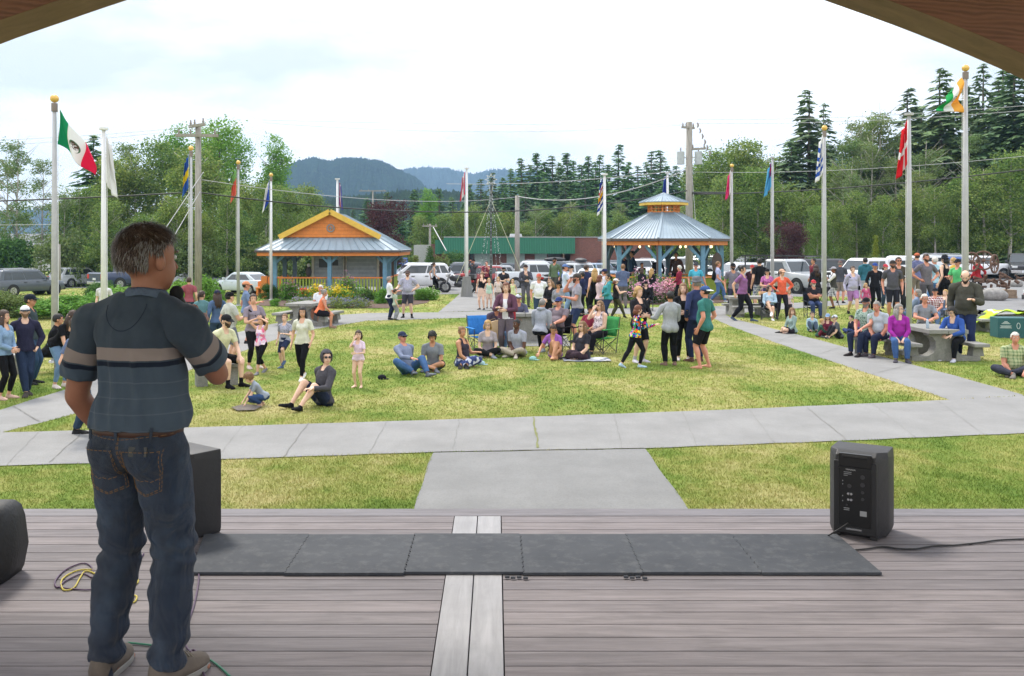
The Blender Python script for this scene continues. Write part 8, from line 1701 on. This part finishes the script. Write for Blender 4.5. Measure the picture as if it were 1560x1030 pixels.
# ---------------- camp chairs
def camp_chair(px, Y, face, col, label):
    t = thing('camp_chair', label, 'chair', ((px-CX_)*Y/F_, Y, 0), R(face), 'folding camp chairs'); fm = clothm(col); FR = paint('chair_tube', (.05, .05, .055), .4, .1, metal=.3)
    vs = []; nx_, ny_ = 6, 5
    for j in range(ny_+1):
        for i in range(nx_+1): x = -.25+.5*i/nx_; vs.append((x, -.22+.44*j/ny_, .40-.05*math.cos((i/nx_-.5)*math.pi)*math.sin(math.pi*(j+.3)/(ny_+.6))))
    fs = [(j*7+i, j*7+i+1, (j+1)*7+i+1, (j+1)*7+i) for j in range(ny_) for i in range(nx_)]; o = mesh_obj('seat', vs, fs, fm, t, True); o.modifiers.new('t', 'SOLIDIFY').thickness = .012
    vs = [(-.27+.54*i/6, -.24-.12*j/5-.03*math.cos((i/6-.5)*math.pi), .42+.48*j/5) for j in range(6) for i in range(7)]; o = mesh_obj('backrest', vs, fs, fm, t, True); o.modifiers.new('t', 'SOLIDIFY').thickness = .012
    for s in (-1, 1):
        MB().tube([(s*.27, -.22, .0), (s*.28, -.37, .92)], .011, 6).build('back_post', FR, t); MB().tube([(s*.29, .26, 0), (s*.29, .26, .6)], .011, 6).build('front_post', FR, t)
        MB().box(s*.30-.04, -.30, .60, s*.30+.04, .28, .625).build('armrest', fm, t, bevel=.008)
        MB().tube([(s*.28, .26, .03), (s*.26, -.24, .40)], .008, 5).tube([(s*.28, -.24, .03), (s*.28, .26, .40)], .008, 5).build('brace', FR, t)
    MB().tube([(-.28, .26, .03), (.28, .26, .40)], .008, 5).tube([(.28, .26, .03), (-.28, .26, .40)], .008, 5).tube([(-.28, -.24, .03), (.28, -.24, .38)], .008, 5).tube([(.28, -.24, .03), (-.28, -.24, .38)], .008, 5).build('cross_brace', FR, t); return t
def under(i_lab, off=0):
    for p in PEOPLE:
        if i_lab in p['label']: return p['obj'].location.x*F_/p['obj'].location.y+CX_, p['obj'].location.y, p['face']
px_, Y_, f_ = under('hunched in the blue chair'); camp_chair(px_-18, Y_-.05, f_, '#1f7fd0', 'bright blue camp chair of the hunched man')
px_, Y_, f_ = under('clapping in the green chair'); camp_chair(px_+2, Y_, f_, '#2f9a4a', 'green camp chair of the clapping woman')
px_, Y_, f_ = under('large man in a brown grey tee'); camp_chair(px_, Y_, f_, '#1c1c22', 'black camp chair of the large man')
px_, Y_, f_ = under('youth in a maroon'); camp_chair(px_, Y_, f_, '#23232a', 'black camp chair of the youth in maroon')
px_, Y_, f_ = under('pale blue cardigan'); camp_chair(px_, Y_, f_, '#2a2c38', 'dark camp chair of the woman in the pale blue cardigan')
px_, Y_, f_ = under('white bearded man'); camp_chair(px_, Y_, f_, '#1e2230', 'navy camp chair of the bearded man in the red cap')
for lab_ in ('person in a red shirt and black cap', 'person in a pale blue jacket leaning', 'fair person in beige'):
    px_, Y_, f_ = under(lab_); camp_chair(px_, Y_, f_, '#6a7d9c', 'blue grey camp chair of the '+lab_.replace('person in a ', '').replace('fair person in ', ''))
px_, Y_, f_ = under('child in black sitting'); camp_chair(px_, Y_, f_, '#1c1c22', 'small black chair before the pink flowers')
# ---------------- small things in the crowd
def put(px, py, Y): return at(px, py, Y)
g_ = at(757, 527, 23.6); b_ = thing('paper_bag', 'brown paper bag held by the woman in the plum cardigan', 'bag', (g_.x, 23.6, .38)); PB = paint('kraft_paper', (.46, .33, .2), .85, .15)
MB().loft([[(-.17, -.08, 0), (.17, -.08, 0), (.17, .08, 0), (-.17, .08, 0)], [(-.17, -.10, .25), (.18, -.08, .25), (.17, .09, .25), (-.18, .08, .25)], [(-.16, -.06, .45), (.17, -.05, .46), (.17, .05, .45), (-.17, .06, .46)]]).build('bag_body', PB, b_, bevel=.006); MB().tube([(-.07, -.06, .45), (-.06, -.07, .52), (.06, -.07, .52), (.07, -.06, .45)], .006, 5).build('handle', PB, b_); b_.rotation_euler = (0, R(-14), R(15))
o = MB().tube([(-.10, 0, 1.28), (-.03, 0, 1.32), (.05, 0, 1.2), (.06, .0, .9), (.07, 0, .5), (.05, 0, .08), (.05, 0, 0)], [.05, .09, .10, .09, .075, .05, .01], 12).build('red_umbrella', clothm('#c01828'), None, smooth=True); o.location = at(777, 371, 24.8).x, 24.8, 0; tag(o, 'furled red umbrella with a white band beside the centre table', 'umbrella')
MB().cyl((.066, 0, .46), (.064, 0, .66), .088, .092, 12).build('white_band', clothm('#e8e6e2'), o, smooth=True)
bt_ = thing('water_bottle', 'clear water bottle with a blue cap on the right table', 'bottle', (at(1413, 371, 22.4).x, 22.4, .75)); BG = NT('clear_plastic'); BG.b.inputs['Base Color'].default_value = (.5, .62, .72, 1); BG.set(Roughness=.15, Alpha=.75)
MB().tube([(0, 0, 0), (0, 0, .14), (0, 0, .18), (0, 0, .22)], [.034, .034, .026, .014], 12).build('bottle_body', BG.m, bt_, smooth=True); MB().cyl((0, 0, .22), (0, 0, .245), .016, n=10).build('cap', paint('blue_cap', (.05, .2, .6), .4), bt_)
# safety vest
vs = []
for j in range(9):
    for i in range(22):
        u, w_ = i/21, j/8; vs.append((-1.0+2.0*u, -.55+.7*w_+.1*math.sin(u*9), .52+.06+.06*math.sin(u*17+w_*4)*math.cos(w_*9)+.08*math.exp(-((u-.55)/.2)**2)-(.30*max(0, .35-u)/.35)*1.2))
fs = [(j*22+i, j*22+i+1, (j+1)*22+i+1, (j+1)*22+i) for j in range(8) for i in range(21)]
hv_ = NT('hi_vis'); hx = hv_.sep(hv_.coord('Object')); hv_.col(hv_.mix(rect(hv_, hx[0], hx[1], -.25, -9, -.12, 9), (.42, .62, .02), (.6, .6, .58))); hv_.set(Roughness=.8)
o = mesh_obj('safety_vest', vs, fs, hv_.m, None, True); o.modifiers.new('t', 'SOLIDIFY').thickness = .012; o.location = (at(1519, 371, 29.9).x, 29.9, 0); tag(o, 'fluorescent yellow safety vest crumpled on the low concrete table', 'safety vest')
# green box
X0 = at(1514, 371, 27.9).x; gb = thing('cooler_box', 'dark teal cardboard box with white printing at the right edge', 'box', (X0+.48, 27.9, 0), R(-8)); gb.scale = (.9, .9, .95); gm_ = paint('teal_card', (.015, .09, .10), .6, .12); o = MB().box(-.5, -.35, 0, .5, .35, .62).build('box_body', gm_, gb, bevel=.012); wp = paint('white_print', (.6, .65, .64), .7)
m = MB()
for i, (w_, z) in enumerate(((.10, .50), (.18, .47), (.26, .44), (.34, .37), (.30, .34), (.36, .31))): m.box(-.26-w_/2, -.353, z, -.26+w_/2, -.3505, z+.014)
m.build('printed_mark', wp, o); MB().tube([(.12+.05*math.cos(a), -.353, .38+.09*math.sin(a)) for a in [i*math.pi/8 for i in range(17)]], .008, 5).build('printed_ring', wp, o); MB().box(-.12, -.352, .06, -.04, -.3505, .09).build('printed_mark', paint('red_print', (.5, .08, .1), .6), o)
# blanket, drain patch, cap on the lawn
vs = [(-.55+1.1*i/12, -.35+.7*j/8, .03+.012*math.sin(i*1.3+j)*math.cos(j*1.7)) for j in range(9) for i in range(13)]; fs = [(j*13+i, j*13+i+1, (j+1)*13+i+1, (j+1)*13+i) for j in range(8) for i in range(12)]
o = mesh_obj('blanket', vs, fs, clothm('#c4c6cc', 'stripe', '#6a6e80'), None, True); g_ = Gp(893, 549); o.location = g_; o.modifiers.new('t', 'SOLIDIFY').thickness = .01; tag(o, 'grey striped blanket under the woman in the charcoal tee', 'blanket')
sheet('bare_patch', pxpoly([(352, 623), (372, 618), (400, 621), (388, 627), (362, 628)]), .03, paint('bare_soil', (.12, .10, .085), .95, .3), .02)
for px, py, cl, lb in ((582, 578, '#1d1f26', 'dark cap lying on the lawn left of the lounging man'), (733, 556, '#9fc4d0', 'pale blue and white cloth on the grass before the taupe tee'), (812, 549, '#8fc4c0', 'pale green cloth on the grass beside the purple tee girl')):
    m = MB(); rs_ = random.Random(px)
    m.ell((0, 0, .04), .09, .075, .06, 0, 12, 8).ell((.08, -.03, .015), .08, .05, .012, 0, 10, 6); o = m.build('cloth_item', clothm(cl), None, smooth=True); o.location = Gp(px, py); tag(o, lb, 'cap' if 'cap' in lb else 'cloth')
# tripod with camera
X_ = at(1262, 371, 40.2).x; t = thing('camera_tripod', 'black tripod with a camera in front of the photographer', 'tripod', (X_, 40.2, 0)); BKM = paint('tripod_black', (.025, .025, .028), .5)
for a in (0, 120, 235): MB().tube([(0, 0, 1.25), (.55*math.cos(R(a+12)), .45*math.sin(R(a+12)), 0)], [.02, .012], 6).build('leg', BKM, t)
MB().tube([(0, 0, 1.2), (0, 0, 1.42)], .02, 8).build('head_post', BKM, t); MB().box(-.09, -.06, 1.42, .09, .06, 1.54).cyl((-.09, 0, 1.48), (-.24, 0, 1.48), .04, .045, 12).build('camera_body', BKM, t, bevel=.01)
for lb_, wh_ in (('man in a grey jacket photographing', 'small black camera raised by the man at the flagpole block'), ('man in a charcoal sweatshirt', 'black camera held at the chest of the charcoal sweatshirt man')):
    for p in PEOPLE:
        if lb_ in p['label']:
            bpy.context.view_layer.update(); w_ = p['obj'].matrix_world @ ((p['J']['wristL']+p['J']['wristR'])*.5*p['h']+Vector((0, .07, .05))); o = MB().box(-.07, -.04, -.045, .07, .04, .045).cyl((0, .04, 0), (0, .1, 0), .035, n=12).build('camera', BKM, None, bevel=.01); o.location = w_; o.rotation_euler = (0, 0, R(p['face'])); tag(o, wh_, 'camera')
for lb_, col_, wh_ in (('checked shirt and jeans', '#1b1b1f', 'black backpack worn by the man in the checked shirt'),):
    for p in PEOPLE:
        if lb_ in p['label']: o = MB().ell((0, 0, 0), .15, .09, .24, 0).ell((0, -.06, -.08), .11, .05, .12, 0).build('backpack', clothm(col_), None, smooth=True); o.location = p['obj'].matrix_world @ Vector((0, -.19, 1.25)); o.rotation_euler = (0, 0, R(p['face'])); tag(o, wh_, 'backpack')
for p in PEOPLE:
    if 'straw bag' in p['label']: o = MB().tube([(0, 0, 0), (0, 0, .08), (0, 0, .26)], [.13, .17, .19], 14).tube([(-.14, 0, .26), (-.08, 0, .42), (.08, 0, .42), (.14, 0, .26)], .01, 5).build('straw_bag', clothm('#c79a6a'), None, smooth=True); o.location = p['obj'].matrix_world @ Vector((.12, .28, .62)); tag(o, 'straw bag carried by the woman in pink floral', 'bag')
# wagon wheels, rocks, timber at the right lot
RUST = paint('rusty_iron', (.13, .075, .05), .85, .35); ROCKM = paint('boulder_grey', (.27, .26, .245), .95, .3, bump=.6); OLDW = paint('weathered_timber', (.26, .19, .13), .9, .3)
def boulder(px, base, Y, w_, h_, label):
    m = MB(); m.ell((0, 0, h_*.42), w_/2, w_*.35, h_*.58, 0, 26, 18); rs_ = np.random.RandomState(px); V = np.array(m.v); V = V*(1+.10*vnoise(V, px, 3.5, 3)[:, None]); V[:, 2] = np.maximum(V[:, 2], -.03); m.v = [tuple(q) for q in V]; o = m.build('boulder', ROCKM, None, smooth=True); o.location = ((px-CX_)*Y/F_, Y, gz((px-CX_)*Y/F_, Y)); tag(o, label, 'rock', 'boulders at the right lot')
boulder(1513, 432, 46, 1.35, .62, 'large flat grey boulder below the iron wheels'); boulder(1480, 430, 47, .8, .4, 'small boulder left of the large flat one'); boulder(1548, 408, 60, .9, .5, 'boulder near the black pickup')
def wheel(px, py, Y, r, rx, label):
    o = MB(); o.tube([(r*math.cos(a), 0, r*math.sin(a)) for a in [i*math.pi/12 for i in range(25)]], .05, 6)
    for i in range(8): a = i*math.pi/4; o.tube([(0, 0, 0), (r*math.cos(a), 0, r*math.sin(a))], .022, 5)
    o.cyl((0, -.1, 0), (0, .1, 0), .09, n=10); w_ = o.build('iron_wheel', RUST, None, smooth=True); w_.location = at(px, py, Y); w_.rotation_euler = (0, 0, R(rx)); tag(w_, label, 'wheel', 'old iron wheels')
wheel(1480, 399, 47.5, .46, 15, 'left old iron wheel with eight spokes'); wheel(1498, 397, 48.2, .46, -20, 'middle old iron wheel with eight spokes'); wheel(1515, 402, 47.2, .44, 40, 'right old iron wheel on the rusty heap')
m = MB(); rs_ = random.Random(9)
for i in range(26): a = Vector((rs_.uniform(-.8, .9), rs_.uniform(-.3, .3), rs_.uniform(.1, .75))); m.tube([a, a+Vector((rs_.uniform(-.5, .5), rs_.uniform(-.2, .2), rs_.uniform(-.3, .3)))], rs_.uniform(.03, .08), 6)
o = m.build('rusty_machine', RUST); o.location = (at(1517, 371, 47.8).x, 47.8, .45); tag(o, 'rusty heap of old machine parts beside the iron wheels', 'machinery'); o = MB().box(-1.8, -.5, 0, 1.5, .5, .14).box(-1.8, -.45, .14, 1.5, .45, .42).build('timber_plinth', OLDW, None, bevel=.02); o.location = (at(1500, 371, 48).x, 48.2, 0); tag(o, 'weathered timber plinth under the iron wheels', 'plinth')
# ---------------- on the stage: mats
FOAM = NT('foam_mat'); v = FOAM.coord('Object'); a = FOAM.noise(v, 2.2, 6, .65); b = FOAM.noise(v, 300, 2, .5); FOAM.col(FOAM.mix(FOAM.ramp(FOAM.noise(v, 14, 5, .7), [(.50, (0,)), (.72, (.38,))]), FOAM.ramp(a, [(.3, (.050, .056, .068)), (.7, (.080, .087, .100))]), (.17, .175, .18))); FOAM.b.inputs['Specular IOR Level'].default_value = .25; FOAM.set(Roughness=.75); FOAM.bump(b, .35, .0015)
x0, x1 = -1.74, 2.035; W_ = (x1-x0)/6; yA, yB = 5.015, 5.68
def tooth(x, sgn): # interlocking joint polyline from near to far
    P = []; n = 9; L = (yB-yA)
    for i in range(n*4+1):
        t = i/(n*4); ph = (i % 4); P.append((x+(.005 if ph in (1, 2) else -.005)*sgn, yA+L*t))
    return P
for i in range(6):
    a, b = x0+W_*i, x0+W_*(i+1); left = [(a, yA), (a, yB)] if i == 0 else [(x+.0005, y) for x, y in tooth(a, 1)]; right = [(b, yA), (b, yB)] if i == 5 else [(x-.0005, y) for x, y in tooth(b, 1)]
    if i == 0: left = [(a+.13, yA), (a, yB)]
    dy = (.004, -.006, .010, -.002, .006, 0)[i]; poly = left[::-1]+right; poly = [(x, y+dy) for x, y in poly]; m = MB().prism(poly, 1.003, 1.017); o = m.build('foam_mat', FOAM.m)
    tag(o, ('leftmost', 'second', 'third', 'fourth', 'fifth', 'rightmost')[i]+' grey foam mat of the row lying on the deck', 'mat', 'interlocking foam mats on the deck'); o.data.polygons.foreach_set('use_smooth', np.zeros(len(o.data.polygons), bool))
for px, py in ((787, 877), (968, 877)): 
    p = Dp(px, py, 1.017); m = MB()
    for k, (dx, dy) in enumerate(((-.05, .0), (-.02, -.012), (.012, -.003), (.045, -.016))): m.box(dx-.011, dy-.006, -.012, dx+.014, dy+.008, -.001)
    o = m.build('mat_edge_strip', FOAM.m, None, bevel=.002); o.location = p; tag(o, 'loose toothed edge piece on the front of the mats '+('left' if px < 900 else 'right')+' of centre', 'mat edge')
# speakers
PLB = paint('speaker_plastic', (.018, .018, .020), .45, .1, bump=.2); PLG = paint('speaker_side', (.035, .035, .038), .55, .1, bump=.2); PNL = paint('rear_panel', (.008, .008, .009), .35)
def speaker(loc, rz, label, text=True):
    t = thing('loudspeaker', label, 'speaker', loc, R(rz), 'loudspeakers on the deck'); P0 = [(-.115, 0), (.115, 0), (.168, .10), (.168, .29), (-.168, .29), (-.168, .10)]
    m = MB(); sc_ = [(.0, .94, .02), (.03, 1.0, 0), (.445, 1.0, 0), (.48, .99, .01), (.505, .97, .05)]
    m.loft([[(x*s, y*(1 if y > .2 else 1)+dy*(y < .05), z) for x, y in P0] for z, s, dy in sc_]); m.build('cabinet', PLG, t, bevel=.006)
    MB().box(-.122, -.014, .02, .122, .012, .45).build('rear_cover', PLB, t, bevel=.006); pn = MB().box(-.092, -.019, .065, .092, -.012, .41).build('control_panel', PNL, t, bevel=.003)
    MB().box(-.095, -.02, .415, .095, .01, .497).build('handle_recess', PNL, t, bevel=.008); MB().box(-.075, -.024, .47, .075, .03, .49).build('carry_handle', PLB, t, bevel=.008)
    wp2 = paint('panel_print', (.35, .36, .37), .6); m = MB(); rs_ = random.Random(2)
    for z in (.385, .375, .365): m.box(-.062, -.0205, z, -.062+rs_.uniform(.02, .045), -.019, z+.003)
    for z in (.33, .31, .24, .21): m.box(-.07, -.0205, z, -.066, -.019, z+.006)
    for z in (.17, .16): m.box(-.062, -.0205, z, -.03, -.019, z+.004)
    m.box(.030, -.0205, .135, .068, -.019, .165); m.build('panel_marks', wp2, pn)
    for x, z in ((-.035, .26), (-.018, .26), (-.035, .225), (-.018, .225)): MB().cyl((x, -.019, z), (x, -.028, z), .0075, n=12).build('knob', CHROME, pn)
    for x, z, r_ in ((-.03, .305, .012), (.045, .365, .013), (.045, .32, .013), (.045, .275, .009), (.045, .235, .009), (-.045, .19, .006)): MB().cyl((x, -.019, z), (x, -.022, z), r_, n=14).build('socket', paint('socket_grey', (.05, .05, .055), .3), pn)
    MB().box(-.05, -.022, .045, .04, -.016, .055).build('badge', CHROME, t); MB().box(-.125, -.01, 0, -.085, .05, .02).box(.085, -.01, 0, .125, .05, .02).build('foot', PLB, t)
    if text:
        for s_, x, z, sz in (('YAMAHA', -.052, .398, .014),):
            cu = bpy.data.curves.new('lettering', 'FONT'); cu.body = s_; cu.size = sz; cu.extrude = .0004; o = bpy.data.objects.new('lettering', cu); C.objects.link(o); o.parent = pn; o.location = (x, -.0202, z); o.rotation_euler = (R(90), 0, 0); cu.materials.append(paint('white_lettering', (.6, .6, .6), .5)); bpy.context.view_layer.update(); me_ = bpy.data.meshes.new_from_object(o.evaluated_get(bpy.context.evaluated_depsgraph_get())); q_ = bpy.data.objects.new('lettering', me_); C.objects.link(q_); q_.parent = pn; q_.location = o.location; q_.rotation_euler = o.rotation_euler; bpy.data.objects.remove(o)
    return t
sp_ = Dp(1303, 819); speaker((sp_.x, sp_.y, 1.002), -32, 'black loudspeaker at the right end of the mats, rear panel showing')
sp2 = Dp(292, 821); speaker((sp2.x-.17, sp2.y, 1.002), -38, 'black loudspeaker on the deck half hidden behind the speaking man')
m = MB(); c = Dp(-44, 893); m.loft([[(c.x+x*s+.03*math.sin(z*9), c.y+y*s, 1.0+z) for x, y in ((-.2, -.04), (.0, -.05), (.12, -.045), (.145, -.03), (.15, .1), (.145, .24), (.12, .26), (-.2, .27))] for z, s in ((0, .97), (.03, 1.0), (.15, 1.01), (.30, 1.0), (.355, .98), (.38, .90), (.39, .7))]); o = m.build('speaker_cover', paint('black_nylon', (.014, .014, .015), .6, .2, bump=.4), None, smooth=True); tag(o, 'black fabric covered case cut by the left edge of the deck', 'case')
# cables
def cable(pts, r, mat, label, z=1.0, smooth=4):
    P = [Dp(*p[:2], z+r+.002) if len(p) == 2 else Vector(at(p[0], p[1], p[2])) for p in pts]; out = []
    for i in range(len(P)-1):
        p0, p1, p2, p3 = P[max(0, i-1)], P[i], P[i+1], P[min(len(P)-1, i+2)]
        for k in range(smooth): t = k/smooth; out.append(.5*((2*p1)+(p2-p0)*t+(2*p0-5*p1+4*p2-p3)*t*t+(3*p1-p0-3*p2+p3)*t**3))
    tag(MB().tube(out+[P[-1]], r, 7).build('cable', mat, None, smooth=True), label, 'cable', 'cables lying on the deck')
CB = paint('cable_black', (.02, .02, .022), .5); CYE = paint('cable_yellow', (.55, .45, .05), .5); CPU = paint('cable_purple', (.09, .045, .10), .5); CGR = paint('cable_green', (.03, .22, .13), .5)
cable([(1292, 797, 5.62), (1283, 803, 5.60), (1270, 811, 5.58), (1258, 817.5), (1240, 819), (1222, 817), (1205, 816)], .0042, CB, 'black lead from the speaker plug to the mat'); cable([(1302, 838), (1322, 836), (1345, 833), (1370, 836), (1395, 836), (1420, 832), (1450, 831), (1490, 827), (1520, 823), (1562, 821)], .005, CB, 'black cable running right across the deck')
cable([(140, 880), (125, 874), (100, 885), (88, 895), (84, 885), (100, 868), (125, 858), (138, 862), (142, 872)], .0042, CPU, 'dark coil of cable left of the man'); cable([(142, 868), (118, 869), (95, 882), (96, 898), (112, 896), (122, 880), (130, 870), (145, 874), (160, 885), (195, 893), (210, 887), (205, 880), (185, 884)], .0042, CYE, 'yellow cable coil left of the man')
cable([(195, 918), (205, 917), (208, 908), (196, 907)], .0042, CYE, 'short loop of yellow cable between his legs'); cable([(84, 893), (110, 897), (150, 896), (200, 870), (219, 843)], .004, CPU, 'dark cable from the coil towards the left speaker')
cable([(290, 828), (299, 858), (303, 880), (296, 920), (283, 960), (284, 985), (300, 998), (296, 990), (286, 996), (300, 1010), (318, 1040)], .0045, CPU, 'purple cable running down beside the right leg'); cable([(195, 979), (215, 981), (240, 985), (290, 1002), (310, 1001), (330, 1012), (352, 1032)], .0045, CGR, 'green cable on the deck behind the man')
